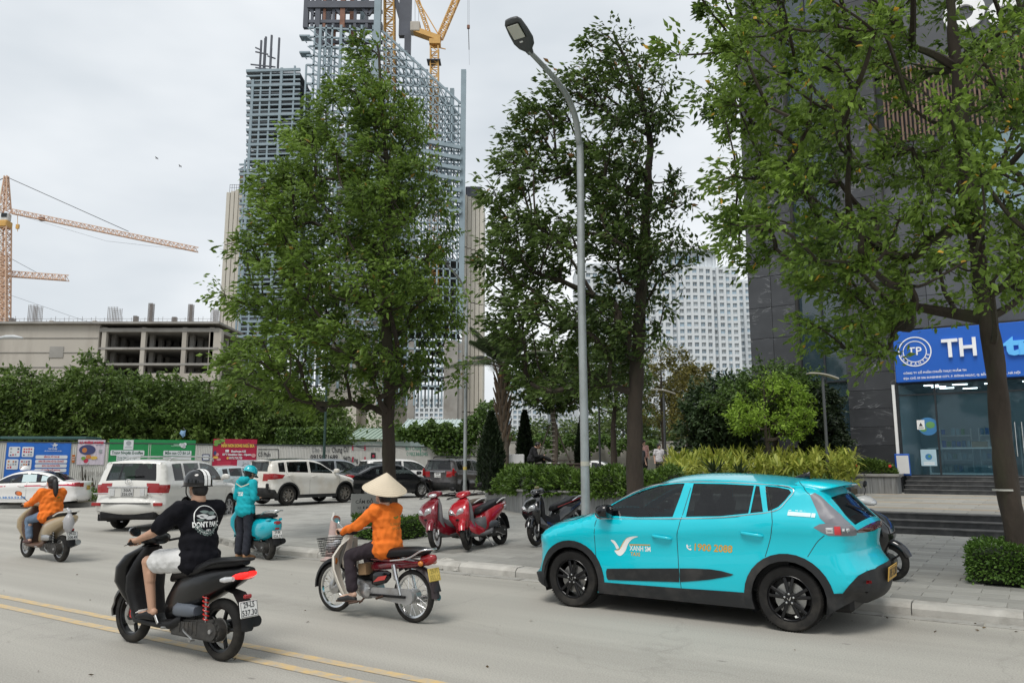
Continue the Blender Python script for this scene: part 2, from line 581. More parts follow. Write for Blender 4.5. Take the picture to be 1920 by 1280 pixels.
g = MB(); g.box((0,900,-.55),(5000,4600,1.0))
tag(g.build('ground',EARTH),kind='structure')
ROAD_M = road_material()
rd = MB(); rd.add([(-70,-14,0),(45,-14,0),(45,60,0),(-70,60,0)],[(0,1,2,3)])
ROAD = tag(rd.build('road',ROAD_M),kind='structure')

# double yellow centre line, worn
YEL = bpy.data.materials.new('worn_yellow_paint'); YEL.use_nodes = True
_n,_l = YEL.node_tree.nodes,YEL.node_tree.links
_b = _n['Principled BSDF']; _b.inputs['Roughness'].default_value = .7
_tc = _n.new('ShaderNodeTexCoord'); _nz = _n.new('ShaderNodeTexNoise'); _nz.inputs['Scale'].default_value = 7; _nz.inputs['Detail'].default_value = 9; _nz.inputs['Roughness'].default_value = .72
_l.new(_tc.outputs['Object'],_nz.inputs['Vector'])
_rp = _n.new('ShaderNodeValToRGB')
_rp.color_ramp.elements[0].position = .36; _rp.color_ramp.elements[0].color = (.38,.365,.33,1)
_rp.color_ramp.elements[1].position = .60; _rp.color_ramp.elements[1].color = (.60,.43,.20,1)
_l.new(_nz.outputs['Fac'],_rp.inputs['Fac']); _l.new(_rp.outputs['Color'],_b.inputs['Base Color'])
for nn in (5.16,4.83):
 y = MB()
 for k in range(64):
  a,b = -36 + k * 1.0,-35 + k * 1.0
  w = .062
  y.add([UN(a,nn - w,.004),UN(b,nn - w,.004),UN(b,nn + w,.004),UN(a,nn + w,.004)],[(0,1,2,3)])
 tag(y.build('road_line',YEL,ROAD),'worn yellow centre line')

# ---- the raised square
EDGE = [(-4.55,15.55),(-5.6,16.6),(-6.6,18.0),(-7.3,19.6),(-8.0,21.6),(-8.9,24.6),(-10.2,28.5),(-13.0,34.0),(-17,41)]
EDGE_S = crom(EDGE,5)
pl = MB()
U0 = un_of(*EDGE[0])[0]
right = [UN(u,KERB_N + .26) for u in (U0 + .2,-8,-3,2,7,14,24)]
far = [Vector((60,25,0)),Vector((60,62,0)),Vector((-17,62,0))]
left = [Vector((x,y,0)) for x,y in reversed(EDGE_S[1:])]
loop = [(p.x,p.y) for p in right + far + left]
inner = []
for iu in range(-40,60,2):
 for d in (.3,3,6,10,10.02,20,35):
  p = UN(iu,KERB_N + .26 + d)
  inner.append((p.x,p.y))
from mathutils.geometry import intersect_point_tri_2d

def in_poly(x,y,P):
 c = False
 j = len(P) - 1
 for i in range(len(P)):
  if (P[i][1] > y) != (P[j][1] > y) and x < (P[j][0] - P[i][0]) * (y - P[i][1]) / (P[j][1] - P[i][1]) + P[i][0]: c = not c
  j = i
 return c

pts = [Vector(p) for p in loop] + [Vector(p) for p in inner if in_poly(*p,loop)]
ed = [(i,(i + 1) % len(loop)) for i in range(len(loop))]
r_ = delaunay_2d_cdt(pts,ed,[],1,1e-4)
JOINT_DROP = .012

def paving_material():
 """far part of the square, where single slabs can no longer be told apart"""
 m = bpy.data.materials.new('paving_far'); m.use_nodes = True
 n,l = m.node_tree.nodes,m.node_tree.links
 b = n['Principled BSDF']; b.inputs['Roughness'].default_value = .7
 tc = n.new('ShaderNodeTexCoord'); mp = n.new('ShaderNodeMapping'); mp.inputs['Rotation'].default_value = (0,0,-ROT_U)
 l.new(tc.outputs['Object'],mp.inputs['Vector'])
 br = n.new('ShaderNodeTexBrick'); br.inputs['Scale'].default_value = 1.0
 br.inputs['Brick Width'].default_value = .6; br.inputs['Row Height'].default_value = .3; br.inputs['Mortar Size'].default_value = .006
 br.inputs['Color1'].default_value = (.29,.285,.26,1); br.inputs['Color2'].default_value = (.38,.37,.335,1); br.inputs['Mortar'].default_value = (.15,.145,.13,1)
 l.new(mp.outputs['Vector'],br.inputs['Vector'])
 nz = n.new('ShaderNodeTexNoise'); nz.inputs['Scale'].default_value = .8; nz.inputs['Detail'].default_value = 6
 l.new(tc.outputs['Object'],nz.inputs['Vector'])
 mx = n.new('ShaderNodeMixRGB'); mx.blend_type = 'OVERLAY'; mx.inputs['Fac'].default_value = .45
 l.new(br.outputs['Color'],mx.inputs['Color1']); l.new(nz.outputs['Fac'],mx.inputs['Color2'])
 l.new(mx.outputs['Color'],b.inputs['Base Color'])
 return m

PAVF = paving_material()
pl.add([(p.x,p.y,plaza_z(p.x,p.y) - JOINT_DROP) for p in r_[0]],[tuple(f) for f in r_[2]])
n_top = len(r_[0])
pl.add([(p[0],p[1],plaza_z(*p) - JOINT_DROP) for p in loop] + [(p[0],p[1],-.05) for p in loop],
 [(i,(i + 1) % len(loop),len(loop) + (i + 1) % len(loop),len(loop) + i) for i in range(len(loop))])
PLAZA = tag(pl.build('pavement',PAVF),kind='structure')

# ---- paving slabs: running bond along the kerb
slope = math.atan(.015)
TL,TW = .6,.3
sl = MB(); sl.box((0,0,-.02),(TL - .008,TW - .008,.04),bev=.004)
SLAB_ME = sl.mesh('paving_slab',STONE_T)
spots = []
row = 0
n0 = KERB_N + .30
while n0 + TW < 19.2:
 u = -26.0 + (TL / 2 if row % 2 else 0)
 while u < 12:
  p = UN(u,n0 + TW / 2)
  if in_poly(p.x,p.y,loop) and abs(p.x) < .70 * p.y + .4:
   spots.append((p.x,p.y))
  u += TL
 n0 += TW; row += 1
SLAB_ROT = Matrix.Rotation(ROT_U,4,'Z') @ Matrix.Rotation(slope,4,'X')
SLAB_E = SLAB_ROT.to_euler()
pits = []        # tree pits, filled below: (x, y, half size)
TREES = [tuple(UN(u_,12.85)[:2]) for u_ in (-.36,-6.05,-11.75)]
for x,y in TREES: pits.append((x,y))

def in_pit(x,y):
 for i,(a,b) in enumerate(pits):
  du,dn = un_of(x - a,y - b)
  if abs(du) < .55 and abs(dn) < .55: return True
 return False

spots = [s for s in spots if not in_pit(*s)]
spots.sort(key=lambda s: s[1] * s[1] + s[0] * s[0] * .3)
near,rest = spots[:300],spots[300:]
rs_ = random.Random(3)
for x,y in near:
 o = link(SLAB_ME,'paving_slab',PLAZA,(x,y,plaza_z(x,y) + rs_.uniform(-.0025,.0025)),SLAB_E)
rest_v,rest_f = [],[]
base_v = [v.co.copy() for v in SLAB_ME.vertices]
base_f = [tuple(p.vertices) for p in SLAB_ME.polygons]
mb = MB()
for x,y in rest:
 z = plaza_z(x,y) + rs_.uniform(-.0025,.0025)
 M3 = SLAB_ROT.to_3x3()
 mb.add([M3 @ v + Vector((x,y,z)) for v in base_v],base_f)
tag(mb.build('paving_slabs',STONE_T,PLAZA),kind='stuff')

# ---- kerb stones
kb = MB()
prof = [(0,-.06),(0,.085),(.035,.125),(.07,.14),(.262,.143),(.262,-.06)]
KL = 1.1
kb.prism(prof,lambda a,b,t: Vector((t,a,b)),-(KL - .012) / 2,(KL - .012) / 2)
KERB_ME = kb.mesh('kerb_stone',KERBST)
KERB = tag(MB().box(UN(-1.5,KERB_N + .15,-.03),(26,.2,.04),ROT_U).build('kerb',STONE_J),kind='structure')
u = U0 + KL / 2 + .02
while u < 13:
 p = UN(u,KERB_N,rs_.uniform(-.004,.004))
 link(KERB_ME,'kerb_stone',KERB,p,(0,0,ROT_U + rs_.uniform(-.004,.004)))
 u += KL
# curved run round the corner of the square
arc = [Vector((x,y,0)) for x,y in EDGE_S]
acc,last = 0.0,arc[0]
for i in range(1,len(arc)):
 a,b = arc[i - 1],arc[i]
 d = b - a
 if d.length < .05 or a.y > 30: continue
 nseg = max(1,round(d.length / .6))
 for k in range(nseg):
  p = a + d * ((k + .5) / nseg)
  t = d.normalized()
  link(KERB_ME,'kerb_stone',KERB,p,(0,0,math.atan2(-t.y,-t.x)),(d.length / nseg / KL,1,1))
# gutter slabs in front of the kerb
gt = MB(); gt.box((0,0,0),(.98,.20,.012),bev=.003)
GUT = gt.mesh('gutter_slab',mat('gutter_concrete',(.36,.35,.32),.8,var=.12,rnd=.08,dirt=(.12,.11,.1),dirt_amt=.7,dirt_scale=3))
u = -12.2
while u < 12:
 link(GUT,'gutter_slab',KERB,UN(u,KERB_N - .13,.005),(0,0,ROT_U)); u += 1.0
# crumbled stones where one kerb stone has broken
for k,(px,py,s) in enumerate(((836,1063,.17),(846,1066,.11),(826,1066,.08),(856,1069,.06))):
 rb = MB(); rb.ball((0,0,0),(s,s * .7,s * .62),8)
 rr = random.Random(k + 40)
 rb.xf(lambda p: p * rr.uniform(.8,1.15))
 q = gnd(px,py,.02)
 tag(rb.build('kerb_rubble',KERBST,None,None,(q.x,q.y,s * .4),(0,0,k)),('large broken lump of kerb stone by the road','fist-sized broken piece right of the big kerb lump','small broken chip left of the big kerb lump','smallest stray chip of broken kerb stone')[k],'rubble','broken kerb pieces')

# ---- lower granite steps up to the terrace
ST_N = 18.75
z0 = plaza_z(*UN(4,ST_N)[:2])
STEPS = thing('granite_steps','three polished black granite steps between square and terrace','steps',UN(0,ST_N,0),ROT_U)
U_L,U_R = -5.2,20.0
for k in range(3):
 zt = z0 + .135 * (k + 1)
 MB().box(((U_L + U_R) / 2,.33 * k + .8,zt - .02 - .30),(U_R - U_L,1.6,.6),None,0).build('riser',BLACKG,STEPS)
 MB().box(((U_L + U_R) / 2,.33 * k + .18,zt - .013),(U_R - U_L + .04,.40,.03),None,.006).build('tread',BLACKGT,STEPS)
Z_T = z0 + .135 * 3
tr = MB()
tr.box((((U_L + U_R) / 2),8.4,Z_T - .3),(U_R - U_L,15,.6))
TERR = tag(tr.build('terrace',PAVF,None,None,UN(0,ST_N,-.004),(0,0,ROT_U)),kind='structure')
# rows of long pale slabs on the terrace
PALE = mat('terrace_slab',(.33,.32,.285),.7,var=.1,rnd=.14,dirt=(.2,.17,.12),dirt_amt=.35)
WARM = mat('terrace_slab_warm',(.36,.30,.22),.7,var=.1,rnd=.14)
ts = MB(); ts.box((0,0,0),(.99,.59,.03),bev=.004)
TS1,TS2 = ts.mesh('terrace_slab',PALE),ts.mesh('terrace_slab_warm',WARM)
cnt = 0
for j in range(19):
 for i in range(-5,20):
  u_ = i + (.5 if j % 2 else 0)
  p = UN(u_,ST_N + 1.15 + .6 * j)
  if .33 * p.y < p.x < .69 * p.y and cnt < 260:
   cnt += 1
   link(TS2 if j % 5 == 2 else TS1,'terrace_slab',TERR,(u_,1.15 + .6 * j,Z_T + .004))

# ---- upper steps to the shop
UP_N = 31.5
STEPS2 = thing('granite_steps','four dark stone steps in front of the shop glass','steps',UN(0,UP_N,0),ROT_U)
ua,ub = -4.28,9.0
for k in range(4):
 zt = Z_T + .15 * (k + 1)
 MB().box(((ua + ub) / 2,.3 * k + .9,zt - .02 - .35),(ub - ua,1.8,.7)).build('riser',BLACKG,STEPS2)
 MB().box(((ua + ub) / 2,.3 * k + .16,zt - .013),(ub - ua + .04,.36,.03),None,.006).build('tread',BLACKGT,STEPS2)
Z_S = Z_T + .6
shopfloor = MB(); shopfloor.box(((ua + ub) / 2,4.6,Z_S - .2),(ub - ua,7.0,.39))
tag(shopfloor.build('shop_floor',mat('shop_floor_tile',(.42,.43,.44),.25),None,None,UN(0,UP_N,0),(0,0,ROT_U)),kind='structure')

# ---- verge along the site fence
FA,FB = Vector((-27.6,29.9,0)),Vector((-2.75,45.0,0))
FD = (FB - FA).normalized()
FNV = Vector((FD.y,-FD.x,0))           # towards the viewer
vg = MB()
mid = (FA + FB) / 2
L_ = (FB - FA).length
VERGE_M = mat('verge_soil',(.10,.085,.055),.95,var=.25,scale=1.5)
vg.box((-2,0,.04),(L_ * .62,3.0,.16))
va = FA + FD * (L_ * .30) + FNV * 1.3
tag(vg.build('verge',VERGE_M,None,None,va,(0,0,math.atan2(FD.y,FD.x))),kind='structure')
VK = tag(MB().box((0,0,-.02),(L_ * .6,.12,.05)).build('verge_kerb',STONE_J,None,None,va + FNV * 1.6 + Vector((0,0,0)),(0,0,math.atan2(FD.y,FD.x))),kind='structure')
for k in range(-9,9):
 link(KERB_ME,'kerb_stone',VK,(k * 1.1,-.1,.02),(0,0,0))
# ================================================================== far buildings and cranes
CONC = mat('raw_concrete',(.46,.43,.38),.9,var=.12,scale=.12,dirt=(.24,.21,.18),dirt_amt=.75,dirt_scale=.10,stretch=(1,1,.25),detail=8)
CONCD = mat('raw_concrete_grey',(.30,.29,.27),.9,var=.15,scale=.3,dirt=(.16,.14,.12),dirt_amt=.6,dirt_scale=.2)
CONCDK = mat('shaded_concrete',(.12,.115,.11),.9,var=.2,scale=.3)  # interior shade of the open floors put into the concrete colour
CREAM = mat('cream_precast',(.60,.57,.50),.85,var=.06,scale=.1,rnd=.05,dirt=(.36,.32,.26),dirt_amt=.6,dirt_scale=.14,stretch=(2,2,.12))
STEELB = mat('primed_steel',(.25,.325,.37),.6,var=.10,scale=.4)
STEELD = mat('dark_steel',(.075,.085,.11),.6,var=.2,scale=.3)
STEELR = mat('rust_steel',(.22,.11,.075),.75,var=.25,scale=.5)
PINKC = mat('reddish_render',(.42,.27,.24),.85,var=.15,scale=.2)
CRANEY = mat('crane_yellow',(.62,.36,.10),.6,var=.1,scale=.6)
CRANER = mat('crane_faded_orange',(.62,.42,.30),.7,var=.1,scale=.5)
CABLE = mat('cable_dark',(.06,.06,.065),.7)
REBAR = mat('rebar',(.20,.18,.17),.8)

def lattice(mb,a,b,w,n,r=.06,mi=0,tri=False,w2=None):
 a,b = Vector(a),Vector(b)
 t = (b - a).normalized()
 up = Vector((0,0,1)) if abs(t.z) < .9 else Vector((0,1,0))
 x = t.cross(up).normalized(); y = x.cross(t)
 w2 = w2 or w
 cs = [(-1,-1),(1,-1),(0,1)] if tri else [(-1,-1),(1,-1),(1,1),(-1,1)]

 def P(c,k):
  ww = w + (w2 - w) * k / n
  return a + (b - a) * (k / n) + (x * c[0] + y * c[1]) * ww / 2
 for c in cs: mb.bar(P(c,0),P(c,n),r * 2.2,mi=mi)
 for k in range(n):
  for i in range(len(cs)):
   c,d = cs[i],cs[(i + 1) % len(cs)]
   mb.bar(P(c,k) if k % 2 else P(d,k),P(d,k + 1) if k % 2 else P(c,k + 1),r * 1.3,mi=mi)
   mb.bar(P(c,k),P(d,k),r * 1.2,mi=mi)

# ---- low concrete frame on the left
Y0 = 180.0

def B0(px,py,dy=0): return at(px,py,Y0) + Vector((0,dy,0))

pod = thing('concrete_building','unfinished raw concrete block with open floors behind the roadside bushes','building',(B0(190,800).x,Y0,0))
ox,oz = pod.location.x,0
XL,XM,XR = B0(-140,600).x - ox,B0(188,600).x - ox,B0(412,600).x - ox
zt = B0(200,608).z
zs = [B0(300,y).z for y in (614,648.5,678,703)]
DP = 15.0
MB().box(((XL + XM) / 2,DP / 2,zt / 2),(XM - XL,DP,zt),bev=.1).build('end_wall',CONC,pod)
for k in range(5):     # board-marked lift lines on the end wall
 MB().box(((XL + XM) / 2,-.08,zt - 3.2 - k * 3.4),(XM - XL - .3,.14,.16)).build('lift_joint',CONCD,pod)
MB().box((XM - 9.5,-.1,B0(100,660).z),(3.2,.12,2.6)).build('patched_opening',CONCD,pod)
MB().box(((XL + XR) / 2,DP / 2 - .5,zt + .25),(XR - XL + .6,DP + 1.2,.5)).build('roof_slab',CONCD,pod)
for k,z in enumerate(zs):
 MB().box(((XM + XR) / 2,DP / 2,z - .55),(XR - XM,DP,.9 if k == 0 else .5)).build('floor_slab',CONCD,pod)
MB().box(((XM + XR) / 2 + 6,-.6,B0(300,708).z),(XR - XM - 12,.5,1.9)).build('parapet',CONC,pod)
colx = [B0(px,650).x - ox for px in (193,267,344,395)]
for j,yy in enumerate((.6,5,9.5,14)):
 for x in colx:
  MB().box((x,yy,zt / 2 - .3),(1.0,1.0,zt - .8)).build('column',CONCD if j else CONC,pod)
MB().box((B0(403,650).x - ox,.9,zt / 2 - .5),(2.6,1.6,zt - 1.2)).build('shear_wall',CONC,pod)
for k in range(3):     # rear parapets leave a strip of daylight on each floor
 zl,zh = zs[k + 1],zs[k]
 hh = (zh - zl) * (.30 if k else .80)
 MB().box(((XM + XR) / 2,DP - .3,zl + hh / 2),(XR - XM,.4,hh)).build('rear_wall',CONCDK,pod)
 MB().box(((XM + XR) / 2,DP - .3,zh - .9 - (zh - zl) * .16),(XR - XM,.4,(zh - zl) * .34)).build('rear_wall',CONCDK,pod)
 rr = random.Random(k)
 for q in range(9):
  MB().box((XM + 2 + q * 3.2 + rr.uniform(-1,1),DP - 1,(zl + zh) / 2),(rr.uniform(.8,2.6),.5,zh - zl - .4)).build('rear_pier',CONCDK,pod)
for px,wpx,ytop in ((50,17,568),(202,18,572),(243,7,588),(271,8,564),(317,7,590),(347,8,566),(395,14,575),(8,8,592)):
 x = B0(px,600).x - ox; w = wpx / 1470 * Y0; h = B0(px,ytop).z - zt
 cg = MB()
 for k in range(7):
  for d in (-.5,.5):
   cg.bar((x + w * (k / 6 - .5),3 + d * w,zt),(x + w * (k / 6 - .5),3 + d * w,zt + h),.09)
 for k in range(int(h / .5)):
  for d in (-.5,.5): cg.bar((x - w / 2,3 + d * w,zt + k * .5),(x + w / 2,3 + d * w,zt + k * .5),.05)
 cg.build('rebar_cage',REBAR,pod)
for px in (83,165,318,243):
 x = B0(px,600).x - ox
 MB().box((x,3,zt + .7),(.8,.8,1.4)).build('column_stub',CONC,pod)
fr = MB()
for k in range(60):
 x = XL + 4 + (XR - XL - 6) * k / 60
 fr.bar((x,.4,zt + .4),(x,.4,zt + 1.6 + .5 * math.sin(k * 2.1)),.06)
fr.bar((XL + 4,.4,zt + 1.4),(XR - 2,.4,zt + 1.4),.06)
fr.build('edge_rebar',REBAR,pod)

# ---- steel framed tower
Y1 = 225.0

def T(px,py,dy=0.0):
 p = at(px,py,Y1)
 return Vector((p.x - tox,dy,p.z))

tox = 0.0
tox = T(650,800).x
tw = thing('steel_tower','tall half-built tower of pale blue steel trusses and cream panels','building',(tox,Y1,0))
Z_B = 0.0

def col_(px,y0,y1,w,dy,m,name='steel_column',d=None):
 a,b = T(px,y1,dy),T(px,y0,dy)
 a.x = b.x = (T(px,(y0 + min(y1,868)) / 2)).x
 MB().bar(a,b,w,d or w,up=(0,1,0)).build(name,m,tw)

def slab_(x0,x1,py,dy0,dy1,t,m,name='floor_beam',py2=None):
 a,b = T(x0,py,dy0),T(x1,py2 or py,dy0)
 MB().bar(a,b,dy1 - dy0 if dy1 > dy0 else t,t,up=(0,0,1)).build(name,m,tw)

# cream precast stair blocks left and right
for x0,x1,y0,y1,dd in ((411,452,338,868,18),(866,906,352,868,16)):
 n_ = 5
 for k in range(n_):
  a,b = x0 + (x1 - x0) * k / n_,x0 + (x1 - x0) * (k + 1) / n_
  p,q = T(a,y0 + (4 - k) * 2.2 if x0 < 500 else y0 + k * 3),T(b,868)
  zt_ = p.z
  for j in range(5):
   za,zb = zt_ * j / 5,zt_ * (j + 1) / 5
   MB().box(((p.x + T(b,y0).x) / 2,dd / 2 + 6,(za + zb) / 2),(abs(T(b,y0).x - p.x) - .12,dd,zb - za - .25),bev=.06).build('precast_panel',CREAM,tw)
MB().box(((T(432,320).x + T(455,320).x) / 2,14,T(440,322).z),(3.6,12,4.4)).build('rusty_formwork',STEELR,tw)
cp = MB(); a = T(413,338,8)
for k in range(9): cp.bar(a + Vector((k * .7,0,-1)),a + Vector((k * .7,0,1.6)),.09)
for dz in (.6,1.5): cp.bar(a + Vector((0,0,dz)),a + Vector((6,0,dz)),.09)
cp.build('guard_rail',STEELD,tw)
MB().box(T(885,340,14),(5,10,3.4),bev=.2).build('dark_formwork',STEELD,tw)
for k in range(4): MB().bar(T(430 + 3 * k,300,8),T(446 + 3 * k,292 + 6 * k,8),.25).build('scaffold_arm',STEELD,tw)

# left steel block
for dy in (0.0,9.0,18.0):
 for i,px in enumerate((449,460,476,494,515,540,562)):
  col_(px,(300,150,138,132,128,124,122)[i] - dy * .3,700,.75 if i in (1,4) else .5,dy,STEELB)
ky = 134.0
row = 0
while ky < 640:
 x0 = 449 if ky > 300 else 462
 for dy in (0.0,9.0,18.0):
  slab_(x0,563,ky + dy * .25,dy,dy,.45 if row % 3 else .8,STEELB,py2=ky - 3 + dy * .25)
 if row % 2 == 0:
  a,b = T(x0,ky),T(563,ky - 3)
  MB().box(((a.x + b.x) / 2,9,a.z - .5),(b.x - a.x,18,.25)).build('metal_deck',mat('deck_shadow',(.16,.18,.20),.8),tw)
 ky += 9.2
 row += 1
# tall dark posts above it
for px,y0 in ((464,44),(473,37),(484,53),(496,71),(504,60),(511,52)):
 col_(px,y0,300 if px < 480 else 135,.55,2.0 + (px % 3) * 4,STEELD,'dark_post')
for py,a,b in ((88,473,497),(112,464,511),(118,473,512),(96,496,511),(80,473,484)):
 MB().bar(T(a,py,3),T(b,py + 5,3),.35).build('dark_beam',STEELD,tw)

# concrete core behind the foliage
a,b = T(612,140),T(748,868)
MB().box(((a.x + b.x) / 2,22,T(680,215).z / 2),(b.x - a.x,18,T(680,215).z),bev=.1).build('concrete_core',CREAM,tw)
for k in range(16):
 z = T(680,215).z * (k + .5) / 16
 MB().box(((a.x + b.x) / 2,12.9,z),(b.x - a.x - .4,.2,.35)).build('core_joint',CONCD,tw)
MB().box(((T(655,170).x + T(712,170).x) / 2,20,T(680,178).z),(T(712,170).x - T(655,170).x,12,12)).build('core_head',PINKC,tw)

# middle block: pale below, dark above
for dy in (0.0,12.0):
 for i,px in enumerate((577,588,599,611,628,645,668,690)):
  col_(px,48,720,.8 if i in (1,4) else .5,dy,STEELB)
  col_(px + (2 if dy else 0),-150,52,1.5 if i in (0,2,5) else .8,dy + .5,STEELD if i not in (3,5) else STEELR,'dark_column')
for k in range(34):
 py = 52 + k * 17.5
 for dy in (0.0,12.0):
  slab_(575 if py > 100 else 580,708,py,dy,dy,.5,STEELB,py2=py + 6)
  if k < 14:
   for px in (577,599,628,668):
    MB().bar(T(px,py,dy),T(px + (22 if px < 660 else 38),py + 17,dy),.28).build('brace',STEELB,tw)
for py in (40,10,-20,-60,-100):
 for dy in (0.5,12.5):
  slab_(577,705,py,dy,dy,2.2 if py in (10,-60) else 1.0,STEELD,'dark_girder',py2=py)
for px in (590,640,690):
 for sgn in (-1,1):
  MB().bar(T(px,28,.4),T(px + sgn * 16,8,.4),.9).build('gusset_brace',STEELD,tw)
 MB().bar(T(px,-10,.4),T(px + 20,-55,.4),.9).build('gusset_brace',STEELD,tw)
for py in (65,96):
 MB().box(T(570,py,2),(3.2,3,.5)).build('cantilever_stub',STEELB,tw)
 MB().bar(T(572,py + 9,2),T(566,py,2),.3).build('stub_brace',STEELB,tw)
col_(706,-150,420,2.0,-.5,STEELB,'main_column')
col_(671,-150,300,1.3,6,STEELB,'main_column')
for px,y1 in ((762,84),(751,50)):
 col_(px,-150,y1,1.9,6,STEELD,'dark_column')
MB().bar(T(737,-20,6),T(760,60,6),1.5).build('dark_raker',STEELD,tw)

# right sloping truss
tops = {}
txs = [716,726,741,755,769,782,795,808,820,832,844,857]

def ytop(px): return 58 + max(0,px - 716) * .92

for dy in (0.0,10.0):
 for i,px in enumerate(txs):
  col_(px,ytop(px) + 2,760,.42,dy,STEELB,'truss_post')
 MB().bar(T(716,ytop(716),dy),T(864,ytop(864),dy),.6).build('sloping_chord',STEELB,tw)
 k = 0
 py = 72.0
 while py < 720:
  xs_ = [px for px in txs if ytop(px) < py + 9]
  if len(xs_) >= 2:
   slab_(xs_[0],xs_[-1] + 8,py,dy,dy,.42,STEELB,'truss_beam',py2=py + 9)
   if py < 470:
    br = MB()
    for i in range(len(xs_) - 1):
     br.bar(T(xs_[i],py,dy),T(xs_[i + 1],py + 18,dy),.26)
     if dy == 0: br.bar(T(xs_[i],py,0),T(xs_[i + 1],py + 9,10),.22)
    br.build('truss_bracing',STEELB,tw)
   elif dy == 0:
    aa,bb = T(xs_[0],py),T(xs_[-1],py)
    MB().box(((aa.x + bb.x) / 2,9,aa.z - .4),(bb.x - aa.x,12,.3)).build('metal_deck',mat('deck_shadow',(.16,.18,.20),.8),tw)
  py += 17.0
  k += 1
col_(867,132,620,1.55,0,STEELB,'main_column',1.2)
col_(844,147,250,1.3,7,STEELB,'main_column')
for k in range(7):     # lower stepped girders
 slab_(770,866,262 + k * 20,-1,-1,1.1,STEELB,'step_girder',py2=280 + k * 20)
# open base
for px,w in ((770,2.0),(845,4.0),(858,2.4)):
 col_(px,640,868,w,1,CONCD,'base_column')
for px in (560,600,640,700):
 MB().box(T(px,815,10),(6,10,22)).build('base_wall',CREAM,tw)

# ---- luffing cranes on the tower
lc = thing('tower_crane','yellow luffing crane standing on the right of the steel tower','crane',(tox,Y1 + 3,0))
m_ = MB(); lattice(m_,T(812,560),T(813,80),2.4,40,.16); m_.build('mast',CRANEY,lc)
m_ = MB(); m_.bar(T(770,47),T(824,66),3.0,1.6); m_.box(T(814,72),(3.4,3.2,1.6)); m_.build('slewing_platform',CRANEY,lc)
MB().box(T(777,44),(3.0,3.4,3.2),bev=.2).build('counterweight',CONC,lc)
m_ = MB(); lattice(m_,T(823,62),T(905,-130),1.7,26,.14); m_.build('jib',CRANEY,lc)
m_ = MB(); lattice(m_,T(803,55),T(780,-12),1.1,9,.12); m_.bar(T(780,-12),T(822,58),.3); m_.build('back_mast',CRANEY,lc)
m_ = MB(); m_.bar(T(780,-12),T(905,-130),.12); m_.bar(T(776,30),T(776,-30),.1); m_.bar(T(783,30),T(783,-30),.1); m_.build('stay_rope',CABLE,lc)
m_ = MB(); m_.box(T(812,108),(4.2,4.0,.25)); m_.box(T(812,102),(4.2,.12,.12)); m_.build('mast_platform',STEELD,lc)
m_ = MB(); m_.bar(T(804,76),T(834,83),.25); m_.build('walkway',CRANEY,lc)
m_ = MB(); m_.bar(T(876.2,40),T(876.2,-90),.07); m_.bar(T(878.6,40),T(878.6,-90),.07); m_.bar(T(877.5,45),T(878.5,84),.22); m_.bar(T(878.5,84),T(879,113),.06); m_.build('hoist_rope',CABLE,lc)
MB().box(T(877.3,41),(.9,.7,1.3),bev=.15).build('hook_block',STEELR,lc)
lc2 = thing('tower_crane','orange crane mast rising in the middle of the steel tower','crane',(tox,Y1 + 6,0))
m_ = MB(); lattice(m_,T(725,330),T(725,-160),3.0,34,.2); m_.build('mast',CRANEY,lc2)
m_ = MB(); lattice(m_,T(716,-160),T(800,-300),2,14,.16); m_.build('jib',CRANEY,lc2)

# ---- hammerhead cranes far left
Y2 = 205.0

def K(px,py,dy=0.0):
 p = at(px,py,Y2)
 return Vector((p.x - kx,dy,p.z))

kx = 0.0
kx = K(8,700).x
c1 = thing('tower_crane','faded orange tower crane with long jib over the concrete block','crane',(kx,Y2,0))
m_ = MB(); lattice(m_,K(5,868),K(9,418),2.2,44,.13); m_.build('mast',CRANER,c1)
m_ = MB(); lattice(m_,K(9,398),K(12,330),2.2,8,.12,w2=.7); m_.build('tower_head',CRANER,c1)
m_ = MB(); lattice(m_,K(22,396),K(371,468),1.25,46,.085,tri=True); m_.build('jib',CRANER,c1)
m_ = MB(); lattice(m_,K(-2,394),K(-110,380),1.2,12,.1,tri=True); m_.build('counter_jib',CRANER,c1)
MB().box(K(-104,392),(5,1.4,3.4)).build('counterweight',CONC,c1)
m_ = MB(); m_.bar(K(15,333),K(241,434),.16); m_.bar(K(10,333),K(-100,378),.16); m_.bar(K(30,402),K(200,452),.05); m_.bar(K(200,452),K(372,471),.05); m_.build('pendant_rope',CABLE,c1)
m_ = MB(); m_.box(K(11,408),(2.2,1.8,2.3),bev=.3); m_.build('cab',mat('cab_white',(.62,.62,.60),.5),c1)
MB().box(K(12,405,-1.0),(1.5,.1,1.1)).build('cab_window',CARGLASS,c1)
MB().box(K(7,421),(3.2,2.8,1.8),bev=.2).build('slewing_ring',CRANEY,c1)
m_ = MB(); m_.bar(K(33,404),K(33,421),.1); m_.box(K(33,425),(.8,.5,1.2)); m_.bar(K(33,429),K(33,434),.12); m_.build('hook_block',CRANEY,c1)
m_ = MB(); m_.box(K(79,411),(1.2,1.2,.8)); m_.build('trolley',STEELR,c1)
c2 = thing('tower_crane','second orange crane with short jib seen below the long one','crane',(kx,Y2 + 3,0))
m_ = MB(); lattice(m_,K(-10,507) * 1.0,K(116,516),1.5,20,.09,tri=True); m_.build('jib',CRANER,c2)
m_ = MB(); lattice(m_,K(-14,868),K(-14,470),2.4,40,.14); m_.build('mast',CRANER,c2)
m_ = MB(); m_.bar(K(-10,470),K(60,508),.1); m_.build('pendant_rope',CABLE,c2)
cbl = MB(); cbl.bar(at(10,550,150),at(190,612,150),.05)
tag(cbl.build('overhead_cable',CABLE),'thin dark cable running down from the crane mast','cable')

